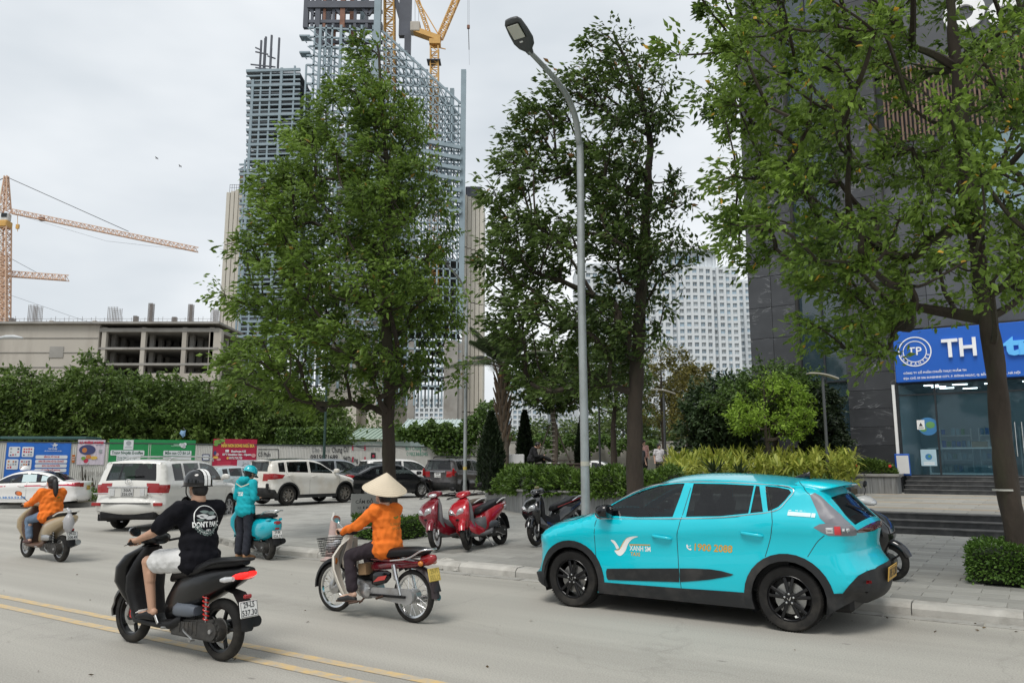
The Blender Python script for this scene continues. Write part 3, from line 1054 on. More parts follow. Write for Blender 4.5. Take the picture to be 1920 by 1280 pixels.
# ---- white apartment towers
WALLW = mat('apartment_hazy_white',(.64,.68,.71),.8,var=.04,scale=.05)  # slight blue of distance haze put into the wall colour
GLB = mat('window_blue',(.24,.33,.40),.15,var=.3,scale=.05,rnd=.45)
GLG = mat('window_grey',(.28,.32,.345),.2,var=.3,scale=.05,rnd=.4)
MUL = mat('window_frame',(.62,.63,.64),.6)
GLB2 = mat('window_blue_light',(.26,.36,.43),.12,var=.3,scale=.05,rnd=.4)

def apartments(label,Y,x0,x1,ytop_,ncol,floors_px,budget,bays=None,yb=868,depth=30,blue=(),wname='window'):
 p0,p1 = at(x0,640,Y),at(x1,640,Y)
 W = p1.x - p0.x
 Ht = at((x0 + x1) / 2,ytop_,Y).z
 fh = floors_px * Y / 1470
 t = thing('apartment_tower',label,'building',(p0.x,Y,0))
 nf = int(Ht / fh)
 MB().box((W / 2,depth / 2 + .3,Ht / 2),(W,depth,Ht)).build('wall',WALLW,t)
 cw = W / ncol
 off = bays or [0] * ncol
 piers = MB()
 for i in range(ncol + 1):
  o_ = max(off[min(i,ncol - 1)],off[max(i - 1,0)])
  piers.box((i * cw,.3 - (.9 + o_) / 2,Ht / 2),(cw * .36,.9 + o_,Ht))
 piers.build('pier',WALLW,t)
 for f in range(nf + 1):
  sp = MB()
  for i in range(ncol):
   sp.box(((i + .5) * cw,.3 - (.7 + off[i]) / 2,Ht - f * fh - fh * .14),(cw,.7 + off[i],fh * .40))
  sp.build('spandrel',WALLW,t)
 for i in range(ncol):
  if off[i]: MB().box(((i + .5) * cw,.3 - off[i] / 2,Ht / 2),(cw,off[i],Ht)).build('bay',WALLW,t)
 pane = MB(); pane.box((0,0,0),(cw * .64,.12,fh * .60))
 for s in (-.5,0,.5): pane.box((s * cw * .62,-.08,0),(.10,.06,fh * .6),mi=1)
 pane.box((0,-.08,fh * .12),(cw * .64,.06,.08),mi=1)
 mes = [pane.mesh('window',[g_,MUL]) for g_ in (GLG,GLB,GLB2)]
 rr = random.Random(int(x0))
 cells = [(f,i) for f in range(nf) for i in range(ncol)]
 restw = {0: [],1: [],2: []}
 for q,(f,i) in enumerate(cells):
  z = Ht - f * fh - fh * .64
  if z < 3: continue
  k = 2 if i in blue else (rr.random() < .45) * 1
  if q < budget:
   link(mes[k],wname,t,((i + .5) * cw,.12 - off[i],z))
  else:
   restw[k].append(((i + .5) * cw,.12 - off[i],z))
 for k,L in restw.items():
  if not L: continue
  b_ = MB()
  for x,y,z in L:
   b_.box((x,y,z),(cw * .64,.12,fh * .60)); b_.box((x,y - .08,z),(.12,.06,fh * .6),mi=1)
  tag(b_.build('windows',[(GLG,GLB,GLB2)[k],MUL],t),kind='stuff')
 MB().box((W / 2,depth / 2,Ht + .5),(W * 1.01,depth,1.0)).build('cornice',WALLW,t)
 return t,W,Ht

t_,W_,H_ = apartments('white apartment tower with rows of small windows beside the dark granite building',360,1207,1387,503,14,12.9,300,
      [0,0,1.2,1.2,0,2.2,2.8,3.0,2.8,2.2,0,1.2,0,0],blue=(0,12))
MB().box((W_ * .45,12,H_ + 4.5),(W_ * .72,16,8)).build('penthouse',WALLW,t_)
for k in range(9):
 MB().box((W_ * .12 + W_ * .66 * k / 8,3.6,H_ + 5),(.9,.5,7)).build('penthouse_pier',WALLW,t_)
MB().box((W_ * .45,4,H_ + 9.4),(W_ * .8,6,.8)).build('pergola_beam',WALLW,t_)
for k in range(4): MB().box((W_ * .3 + k * W_ * .1,3.5,H_ + 5),(3.2,.3,4.0)).build('penthouse_window',GLB,t_)
apartments('lower white apartment wing squeezed against the dark granite corner',378,1385,1425,528,3,12.4,90,[0,.6,0])
apartments('white apartment tower half hidden behind the middle street tree',372,1085,1200,497,9,12.6,220,[0,1,1,0,0,1.5,1.5,0,0],blue=(8,))
apartments('distant white apartment block above the cypress trees',430,952,1024,700,8,9.5,0)
apartments('distant white apartment slab behind the staked tree',440,1028,1100,735,8,9.5,0)
apartments('distant white apartments framed by the tower base',460,780,833,745,6,9.0,0)

# ---- sheds with green roofs behind the fence
GRN = mat('green_sheet_roof',(.28,.36,.29),.6,var=.12,scale=.5)
PALEG = mat('pale_green_sheet',(.42,.50,.48),.6,var=.1,scale=.5)
for (px0,px1,yt,yb,Y,m,lab) in ((648,776,803,822,58,GRN,'long olive green metal roof shed behind the fence'),(748,872,786,808,66,PALEG,'pale grey-green sheet roof shed beside the vines')):
 a,b = at(px0,yb,Y),at(px1,yb,Y)
 zt_ = at(px0,yt,Y + 6).z
 sh = thing('site_shed',lab,'shed',(a.x,Y,0))
 w = b.x - a.x
 MB().box((w / 2,3.2,a.z / 2 - .1),(w - .6,6,a.z - .2)).build('wall',PALEG,sh)
 rf = MB()
 nrib = int(w / .35)
 for k in range(nrib):
  x = w * k / nrib
  rf.bar((x,-.3,a.z + .05),(x,6,zt_ + .05),.06)
 rf.add([(0,-.4,a.z),(w,-.4,a.z),(w,6,zt_),(0,6,zt_),(0,-.4,a.z - .06),(w,-.4,a.z - .06),(w,6,zt_ - .06),(0,6,zt_ - .06)],[(0,1,2,3),(7,6,5,4),(0,4,5,1),(1,5,6,2),(2,6,7,3),(3,7,4,0)])
 rf.build('roof',m,sh)

# ================================================================== dark granite building and shop
FN = 33.0
GRAN = mat('veined_black_granite',(.040,.042,.046),.28,var=.35,scale=1.2,detail=8,rnd=.12,spec=.6)

def vein(m):
 n,l = m.node_tree.nodes,m.node_tree.links
 b = n['Principled BSDF']
 src = b.inputs['Base Color'].links[0].from_socket
 tc = n.new('ShaderNodeTexCoord'); mp = n.new('ShaderNodeMapping'); mp.inputs['Rotation'].default_value = (.3,.5,.2); mp.inputs['Scale'].default_value = (.45,1,1.5)
 oi = n.new('ShaderNodeObjectInfo')
 vm = n.new('ShaderNodeVectorMath'); vm.operation = 'ADD'
 sc = n.new('ShaderNodeVectorMath'); sc.operation = 'SCALE'; sc.inputs['Scale'].default_value = 37.0
 cb = n.new('ShaderNodeCombineXYZ'); l.new(oi.outputs['Random'],cb.inputs[0]); l.new(oi.outputs['Random'],cb.inputs[2]); l.new(cb.outputs[0],sc.inputs[0])
 l.new(tc.outputs['Object'],vm.inputs[0]); l.new(sc.outputs['Vector'],vm.inputs[1])
 l.new(vm.outputs['Vector'],mp.inputs['Vector'])
 nz = n.new('ShaderNodeTexNoise'); nz.inputs['Scale'].default_value = 2.0; nz.inputs['Detail'].default_value = 6; nz.inputs['Distortion'].default_value = 1.2
 l.new(mp.outputs['Vector'],nz.inputs['Vector'])
 ab = n.new('ShaderNodeMath'); ab.operation = 'SUBTRACT'; ab.inputs[1].default_value = .5
 l.new(nz.outputs['Fac'],ab.inputs[0])
 a2 = n.new('ShaderNodeMath'); a2.operation = 'ABSOLUTE'; l.new(ab.outputs[0],a2.inputs[0])
 rp = n.new('ShaderNodeValToRGB'); rp.color_ramp.elements[0].position = 0; rp.color_ramp.elements[0].color = (.5,.5,.5,1)
 rp.color_ramp.elements[1].position = .016; rp.color_ramp.elements[1].color = (0,0,0,1)
 l.new(a2.outputs[0],rp.inputs['Fac'])
 n4 = n.new('ShaderNodeTexNoise'); n4.inputs['Scale'].default_value = 1.3; l.new(vm.outputs['Vector'],n4.inputs['Vector'])
 r4 = n.new('ShaderNodeValToRGB'); r4.color_ramp.elements[0].position = .5; r4.color_ramp.elements[1].position = .62
 l.new(n4.outputs['Fac'],r4.inputs['Fac'])
 mm = n.new('ShaderNodeMixRGB'); mm.blend_type = 'MULTIPLY'; mm.inputs['Fac'].default_value = 1
 l.new(rp.outputs['Color'],mm.inputs['Color1']); l.new(r4.outputs['Color'],mm.inputs['Color2'])
 mx = n.new('ShaderNodeMixRGB'); mx.inputs['Color2'].default_value = (.42,.43,.44,1)
 l.new(mm.outputs['Color'],mx.inputs['Fac']); l.new(src,mx.inputs['Color1']); l.new(mx.outputs['Color'],b.inputs['Base Color'])

vein(GRAN)
GGLASS = glass('tower_glass',(.035,.06,.075),.10,.04)
BLUEG = glass('pale_blue_glass',(.20,.30,.34),.05,.08)
ALU = mat('dark_aluminium',(.035,.04,.045),.45,metal=.4)
WOODL = mat('louvre_wood',(.17,.105,.07),.6,var=.2,rnd=.2)
SIGNB = mat('sign_blue',(.014,.115,.52),.35,var=.03)
SIGNE = mat('sign_letter_white',(.85,.86,.88),.4,emit=(1,1,1),estr=.03)
SIGNC = mat('sign_letter_cyan',(.12,.42,.78),.35,emit=(.1,.5,1),estr=.15)

gb = thing('granite_building','tall building clad in veined black granite on the right','building',UN(0,FN,0),ROT_U)

def G(px,py,n=FN):
 p = on_n(px,py,n)
 return un_of(p.x,p.y)[0],p.z

uA,uB,uC,uD = G(1411,700)[0],G(1499,700)[0],G(1588,700)[0],G(1679,700)[0]
TOPZ = 34.0

def clad(u0,u1,z0_,z1_,ncol,ph,y=0.0,name='granite_panel',m=GRAN):
 w = (u1 - u0) / ncol
 nr = max(1,round((z1_ - z0_) / ph)); h = (z1_ - z0_) / nr
 p = MB(); p.box((0,0,0),(w - .012,.08,h - .012),bev=.006)
 me = p.mesh(name,m)
 for j in range(nr):
  for i in range(ncol):
   link(me,name,gb,(u0 + (i + .5) * w,y - .04,z0_ + (j + .5) * h))

MB().box(((uA + uB) / 2,7.05,TOPZ / 2),(uB - uA - .02,14,TOPZ)).build('pier_core',STONE_J,gb)
clad(uA,uB,.3,TOPZ - 2,2,1.3)
MB().box(((uB + uC) / 2,7.6,TOPZ / 2),(uC - uB,14,TOPZ)).build('recess_core',ALU,gb)
for j in range(14):
 za,zb = .6 + j * 2.2,.6 + (j + 1) * 2.2
 for i in range(2):
  w = (uC - uB) / 2
  MB().box((uB + (i + .5) * w,.55,(za + zb) / 2),(w - .07,.03,zb - za - .07)).build('glass_pane',GGLASS,gb)
mu = MB()
for i in range(3): mu.box((uB + (uC - uB) * i / 2,.5,TOPZ / 2),(.07,.14,TOPZ))
mu.build('mullion',ALU,gb)
for j in range(15):
 MB().box(((uB + uC) / 2,.5,.6 + j * 2.2),(uC - uB,.1,.06)).build('transom',ALU,gb)
MB().box(((uC + uD) / 2,7.05,TOPZ / 2),(uD - uC - .02,14,TOPZ)).build('pier_core',STONE_J,gb)
clad(uC,uD,.3,TOPZ - 2,1,.70)
uE = 14.5
zS0,zS1 = G(1690,717)[1],G(1690,618)[1]
# wall over the shop, louvre band, blue glass band
zl0,zl1 = G(1800,240)[1],G(1800,95)[1]
zg0 = G(1800,405)[1]
MB().box(((uD + uE) / 2,7.3,(zS1 + TOPZ) / 2 + .2),(uE - uD,13.6,TOPZ - zS1 - .6)).build('upper_core',ALU,gb)
GRAN2 = mat('grey_granite_cladding',(.075,.08,.09),.35,var=.2,scale=1.0,rnd=.1)
clad(uD,G(1782,300)[0],zS1 + .05,zl0,2,1.3,.45,'grey_panel',GRAN2)
clad(G(1782,300)[0],uE,zS1 + .05,zg0,3,1.2,.45,'grey_panel',GRAN2)
clad(uD,uE,zl1,TOPZ - 2,4,1.6,.45,'grey_panel',GRAN2)
nb = 5
w = (uE - G(1782,300)[0]) / nb
for i in range(nb):
 MB().box((G(1782,300)[0] + (i + .5) * w,.40,(zg0 + zl0) / 2),(w - .05,.05,zl0 - zg0 - .06)).build('glass_pane',BLUEG,gb)
MB().box(((G(1782,300)[0] + uE) / 2,.34,zl0 - .05),(uE - G(1782,300)[0],.12,.1)).build('transom',GREYCAP,gb)
slm = MB(); slm.box((0,0,0),(.07,.18,zl1 - zl0),bev=.005)
slme = slm.mesh('louvre_slat',WOODL)
u = uD + .3
while u < uE:
 link(slme,'louvre_slat',gb,(u,.28,(zl0 + zl1) / 2)); u += .15
for f in (.02,.5,.98):
 MB().box(((uD + uE) / 2,.39,zl0 + (zl1 - zl0) * f),(uE - uD,.05,.09)).build('louvre_rail',ALU,gb)
# white lit channel letters high on the wall
for px,py,r_px in ((1806,18,32),(1881,16,24)):
 u_,z_ = G(px,py); rr = r_px * 33 / 1470
 MB().lathe([(rr,0),(rr,-.14),(rr * .45,-.14),(rr * .45,0)],(u_,.38,z_),'Y',28,closed=True).build('channel_letter',SIGNE,gb,40)

# ---- shop sign
sg = thing('shop_sign','long bright blue shop fascia with white and cyan letters','sign',UN(0,FN - .45,0),ROT_U)
sz0,sz1 = G(1690,717,FN - .45)[1],G(1690,621,FN - .45)[1]
su0 = G(1676,660,FN - .45)[0]
MB().box(((su0 + uE) / 2,.16,(sz0 + sz1) / 2),(uE - su0,.3,sz1 - sz0),bev=.02).build('fascia',SIGNB,sg)
fs = lambda a,b: Vector((a,-.006,b))

def SG(px,py): return G(px,py,FN - .46)

tx = MB()
a = SG(1762,702); b = SG(1700,698)
text_on(tx,'CÔNG TY CỔ PHẦN CHUỖI THỰC PHẨM TH',fs,(SG(1694,700)[0] + SG(1812,696)[0]) / 2,SG(1752,697)[1],w=SG(1812,696)[0] - SG(1694,700)[0],bold=.02)
text_on(tx,'ĐỊA CHỈ: 09 S06 SUNSHINE CITY, P. ĐÔNG NGẠC, Q. BẮC TỪ LIÊM, TP. HÀ NỘI',fs,(SG(1694,708)[0] + SG(1913,696)[0]) / 2,SG(1694,710)[1],w=SG(1913,696)[0] - SG(1694,708)[0],bold=.02)
tx.build('small_lettering',SIGNE,sg)

def letters(s,px0,px1,py0,py1,m,bold,serif=False):
 t = MB()
 u0,u1 = SG(px0,py0)[0],SG(px1,py0)[0]
 z0_,z1_ = SG((px0 + px1) / 2,py1)[1],SG((px0 + px1) / 2,py0)[1]
 V,Fs,tw_ = text_vf(s,bold)
 k = (u1 - u0) / tw_; kz = (z1_ - z0_) / .73
 for yy in (-.10,0.0):
  t.add([((u0 + u1) / 2 + x * k,yy,(z0_ + z1_) / 2 + y * kz) for x,y,z in V],Fs)
 # sides of the raised letters
 from collections import Counter
 ec = Counter()
 for f in Fs:
  for i in range(len(f)): ec[tuple(sorted((f[i],f[(i + 1) % len(f)])))] += 1
 nV = len(V)
 t.f += [(a_,b_,b_ + nV,a_ + nV) for (a_,b_),c_ in ec.items() if c_ == 1]; t.m += [0] * sum(1 for c_ in ec.values() if c_ == 1)
 if serif:
  for px in serif:
   uu = SG(px,py0)[0]
   for zz in (z0_ + .03,z1_ - .03): t.box((uu,-.05,zz),(.36,.11,.06))
 t.build('raised_letters',m,sg)

letters('TH',1766,1831,636,671,SIGNE,.02)
letters('true',1880,2010,627,664,SIGNC,.05)
em = MB()
cu,cz = SG(1715,659); er = 25 * 33 / 1470
for r0,r1 in ((1.0,.93),(.72,.67)):
 nseg = 40
 for k in range(nseg):
  a0,a1 = 2 * math.pi * k / nseg,2 * math.pi * (k + 1) / nseg
  em.add([(cu + er * r * math.cos(a),-.007,cz + er * r * math.sin(a)) for r,a in ((r0,a0),(r0,a1),(r1,a1),(r1,a0))],[(0,1,2,3)])
text_on(em,'TP',fs,cu,cz,h=er * .55,bold=.01)
for k,ch in enumerate('GUARANTEE'):
 a = R(198 + 144 * k / 8)
 V,Fs,tw_ = text_vf(ch,.02)
 q = er * .22
 ca,sa = math.cos(a + math.pi / 2),math.sin(a + math.pi / 2)
 em.add([(cu + er * .825 * math.cos(a) + q * (x * ca - y * sa),-.007,cz + er * .825 * math.sin(a) + q * (x * sa + y * ca)) for x,y,z in V],Fs)
for k,ch in enumerate('SINCE 2010'): pass
em.build('round_emblem',SIGNE,sg)

# ---- shop front
sf = thing('shop_glazing','glazed shop front with dark frames below the blue sign','glazing',UN(0,FN - .1,0),ROT_U)
SHGL = glass('shop_glass',(.03,.07,.09),.72,.02,(.82,.93,.97))
su = [G(px,800,FN - .1)[0] for px in (1688,1758,1866,1940)] + [uE]
zt0,zt1 = Z_S,sz0
ztr = G(1760,738,FN - .1)[1]
for i in range(len(su) - 1):
 MB().box(((su[i] + su[i + 1]) / 2,0,(zt0 + ztr) / 2),(su[i + 1] - su[i] - .06,.02,ztr - zt0 - .06)).build('glass_pane',SHGL,sf)
 MB().box(((su[i] + su[i + 1]) / 2,0,(ztr + zt1) / 2),(su[i + 1] - su[i] - .06,.02,zt1 - ztr - .06)).build('transom_pane',SHGL,sf)
for u_ in su: MB().box((u_,0,(zt0 + zt1) / 2),(.055,.11,zt1 - zt0)).build('frame_post',ALU,sf)
for z_ in (zt0 + .03,ztr,zt1 - .03): MB().box(((su[0] + su[-1]) / 2,.002,z_),(su[-1] - su[0],.10,.05)).build('frame_rail',ALU,sf)
MB().box((su[0] - .13,-.08,(zt0 + zt1) / 2 - .05),(.10,.10,zt1 - zt0)).build('white_downpipe',WHITEP,sf)
for u_ in (G(1905,820,FN)[0],G(1918,820,FN)[0]):
 m_ = MB(); m_.tube([(u_,-.1,zt0 + .7),(u_,-.1,zt0 + 1.9)],.02,8)
 for z_ in (zt0 + .8,zt0 + 1.8): m_.tube([(u_,-.1,z_),(u_,0,z_)],.012,6)
 m_.build('door_handle',CHROME,sf,40)

def poster(px0,px1,py0,py1,mats,fn,name='window_notice'):
 a,b = G(px0,py1,FN - .12),G(px1,py0,FN - .12)
 p = MB(); p.box(((a[0] + b[0]) / 2,-.018,(a[1] + b[1]) / 2),(b[0] - a[0],.004,b[1] - a[1]))
 fn(p,(a[0] + b[0]) / 2,(a[1] + b[1]) / 2,b[0] - a[0],b[1] - a[1])
 p.build(name,mats,sf)

def no1(p,cx,cz,w,h):
 p.add([(cx - w * .25,-.022,cz - h * .15),(cx + w * .25,-.022,cz - h * .15),(cx,-.022,cz + h * .25)],[(0,1,2)],1)
 for k in range(2): p.box((cx,-.021,cz - h * .28 - k * h * .09),(w * .7,.002,h * .04),mi=1)

def no2(p,cx,cz,w,h):
 p.lathe([(w * .22,-.021),(w * .22,-.023)],(cx,0,cz + h * .05),'Y',18,mi=1)
 p.ball((cx + w * .05,-.022,cz + h * .08),(w * .12,.002,w * .1),8,mi=2)
 for k in range(2): p.box((cx,-.021,cz - h * .3 - k * h * .1),(w * .7,.002,h * .05),mi=3)

POSB = mat('poster_pale_blue',(.42,.58,.66),.4); POSG = mat('poster_globe_blue',(.05,.20,.42),.4); POSL = mat('poster_leaf_green',(.12,.30,.10),.4)
poster(1720,1733,787,805,[WHITEP,INK],no1)
poster(1728,1755,842,873,[POSB,POSG,POSL,WHITEP],no2)
gl = MB(); cu,cz = G(1740,799,FN - .12); gl.lathe([(.33,0),(.33,.006)],(cu,-.012,cz),'Y',24); gl.ball((cu + .08,-.014,cz + .05),(.16,.004,.13),8,mi=1); gl.ball((cu - .16,-.014,cz - .1),(.12,.004,.10),8,mi=1)
gl.build('globe_sticker',[POSG,POSL],sf)

# ---- shop interior
SHW = mat('shop_wall',(.52,.58,.62),.6); SHC = mat('shop_ceiling',(.25,.27,.29),.7)
it = thing('shop_interior','pale shop room with ceiling lights behind the glass front','shop interior',UN(0,FN,0),ROT_U)
MB().box(((su[0] + uE) / 2,5.6,(zt0 + zt1) / 2),(uE - su[0],.1,zt1 - zt0)).build('back_wall',SHW,it)
MB().box((su[0] - .02,2.9,(zt0 + zt1) / 2),(.08,5.4,zt1 - zt0)).build('side_wall',SHW,it)
MB().box(((su[0] + uE) / 2,2.9,zt1 + .04),(uE - su[0],5.6,.08)).build('ceiling',SHC,it)
LEDM = mat('ceiling_led',(.9,.9,.9),.5,emit=(1,1,.97),estr=6.0)
for k,(px,dn) in enumerate(((1714,1.2),(1724,2.0),(1736,2.8),(1768,1.4),(1830,1.6),(1905,1.4),(1780,3.4))):
 MB().box((G(px,760)[0] + .5,dn,zt1 - .02),(.5,.10,.03)).build('ceiling_light',LEDM,it)
rr = random.Random(2)
for u_ in (5.6,7.0,8.6,-3.0,-1.6,-.2,1.6,3.2):
 sh_ = thing('shop_shelf',{5.6: 'goods shelf far right inside the shop',7.0: 'goods shelf beyond the right edge, nearer',8.6: 'goods shelf beyond the right edge, farthest',-3.0: 'goods shelf at the left end inside the shop',-1.6: 'second goods shelf from the left inside the shop',-.2: 'third goods shelf from the left inside the shop',1.6: 'fourth goods shelf from the left inside the shop',3.2: 'fifth goods shelf from the left inside the shop'}[u_],'shelf',UN(u_,FN + 4.6,Z_S),ROT_U)
 for z_ in (.1,.6,1.1,1.6):
  MB().box((0,0,z_),(1.1,.4,.04)).build('shelf_board',WHITEP,sh_)
  for k in range(6):
   if rr.random() < .85: MB().box((-.45 + .18 * k,-.04,z_ + .02 + .14),(.13,.22,rr.uniform(.18,.3)),None,.01).build('carton',(POSB,POSG,POSL,WHITEP,SIGNB)[rr.randrange(5)],sh_)
 for s_ in (-.56,.56): MB().box((s_,0,.95),(.04,.4,1.9)).build('shelf_side',WHITEP,sh_)
ct = thing('display_counter','white glass display counter inside the shop','counter',UN(G(1830,860)[0] - .3,FN + 1.0,Z_S),ROT_U)
for x in (-1.25,1.25):
 for y in (-.3,.3): MB().box((x,y,.5),(.06,.06,1.0)).build('leg',WHITEP,ct)
MB().box((0,0,1.02),(2.6,.7,.05),bev=.01).build('counter_top',WHITEP,ct)
MB().box((0,0,.08),(2.5,.6,.05)).build('shelf',WHITEP,ct)
MB().box((.4,.0,1.16),(.5,.3,.22),bev=.01).build('tray',mat('cardboard',(.30,.21,.13),.8),ct)
MB().box((0,-.32,.55),(2.44,.01,.85)).build('glass_front',SHGL,ct)
bs = thing('folded_sign','blue and white folded board leaning by the shop door','sign board',UN(G(1704,880)[0] - .1,FN - .75,Z_S),ROT_U)
MB().box((0,.06,.42),(.5,.03,.8),Matrix.Rotation(.15,3,'X'),.01).build('panel',SIGNB,bs)
MB().box((.02,-.02,.42),(.40,.02,.66),Matrix.Rotation(.15,3,'X')).build('white_sheet',WHITEP,bs)
bg = MB(); bg.ball((0,0,.17),(.2,.16,.2),10); bg.ball((.03,0,.36),(.07,.06,.08),8)
tag(bg.build('rubbish_bag',mat('bag_black',(.02,.02,.022),.3,bump=.6,bscale=14),None,60,UN(G(1698,880)[0] - .35,FN - .8,Z_S),(0,0,.3)),'small black rubbish bag by the blue board at the shop','bag')
# ================================================================== plants
BARK = mat('tree_bark',(.045,.034,.025),.9,var=.3,scale=5,bump=.8,bscale=22,dirt=(.055,.062,.028),dirt_amt=.8,dirt_scale=1.6,stretch=(1,1,.35))
BARK2 = mat('pale_bark',(.13,.105,.08),.9,var=.25,scale=6,bump=.5,bscale=30)
LEAF1 = leafmat('leaf_street_tree',(.030,.064,.012),(.25,.38,.065),(.34,.22,.05),.42)
LEAF2 = leafmat('leaf_dark_tree',(.020,.042,.012),(.145,.22,.048),(.26,.14,.05),.38)
LEAF3 = leafmat('leaf_near_tree',(.034,.070,.013),(.28,.42,.07),(.70,.42,.06),.42)
LEAFB = leafmat('leaf_bush',(.034,.066,.015),(.20,.30,.062),None,.38)
LEAFL = leafmat('leaf_lime',(.12,.22,.02),(.40,.58,.08),None,.42)
LEAFH = leafmat('leaf_hedge',(.028,.062,.013),(.17,.28,.046),None,.3,.38)
LEAFG = leafmat('leaf_golden',(.15,.22,.025),(.60,.60,.13),None,.4)
LEAFY = leafmat('leaf_yellowing',(.06,.075,.015),(.26,.22,.05),None,.35)
LEAFV = leafmat('leaf_vine',(.03,.065,.012),(.13,.22,.04),None,.35)
LEAFC = leafmat('leaf_cypress',(.010,.020,.010),(.034,.055,.020),None,.2)
LEAFP = leafmat('leaf_palm',(.02,.035,.014),(.085,.12,.045),None,.3)

def leaves(P,D,size,seed=0,droop=.25,width=.48,jit=.35,curl=.18):
 """P (n,3) leaf bases, D (n,3) leaf directions -> verts, quads, per-vertex tint"""
 g_ = np.random.default_rng(seed)
 n = len(P)
 D = D + g_.normal(0,jit,D.shape); D[:,2] -= droop
 D /= np.linalg.norm(D,axis=1,keepdims=True) + 1e-9
 A = g_.normal(0,1,(n,3)); A[:,2] += 1.1       # leaf faces mostly up
 X = np.cross(D,A); X /= np.linalg.norm(X,axis=1,keepdims=True) + 1e-9
 Nn = np.cross(X,D)
 L = (size * g_.uniform(.5,1.35,n))[:,None]
 Wd = L * width
 b = P
 m1 = P + D * L * .42 + X * Wd * .5 - Nn * L * curl * .3
 m2 = P + D * L * .42 - X * Wd * .5 - Nn * L * curl * .3
 c = P + D * L * .45 + Nn * L * .04
 t = P + D * L - Nn * L * curl
 V = np.stack([b,m1,c,m2,t],1).reshape(-1,3)
 i = np.arange(n)[:,None] * 5
 Fq = np.concatenate([i + [0,2,1],i + [1,2,4],i + [2,0,3],i + [2,3,4]],1).reshape(-1,3)
 return V,Fq

def leaf_obj(name,P,D,size,m,parent,tint=None,seed=0,**k):
 V,Fq = leaves(np.asarray(P,float),np.asarray(D,float),size,seed,**k)
 me = np_mesh(name,V,Fq,m,smooth=False)
 g_ = np.random.default_rng(seed + 5)
 n = len(P)
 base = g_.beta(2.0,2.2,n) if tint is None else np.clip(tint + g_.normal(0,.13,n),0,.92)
 base = np.where(g_.random(n) < .008,1.0,np.minimum(base,.92))
 vcol(me,np.repeat(base,5))
 o = link(me,name,parent)
 o['kind'] = 'stuff'
 return o

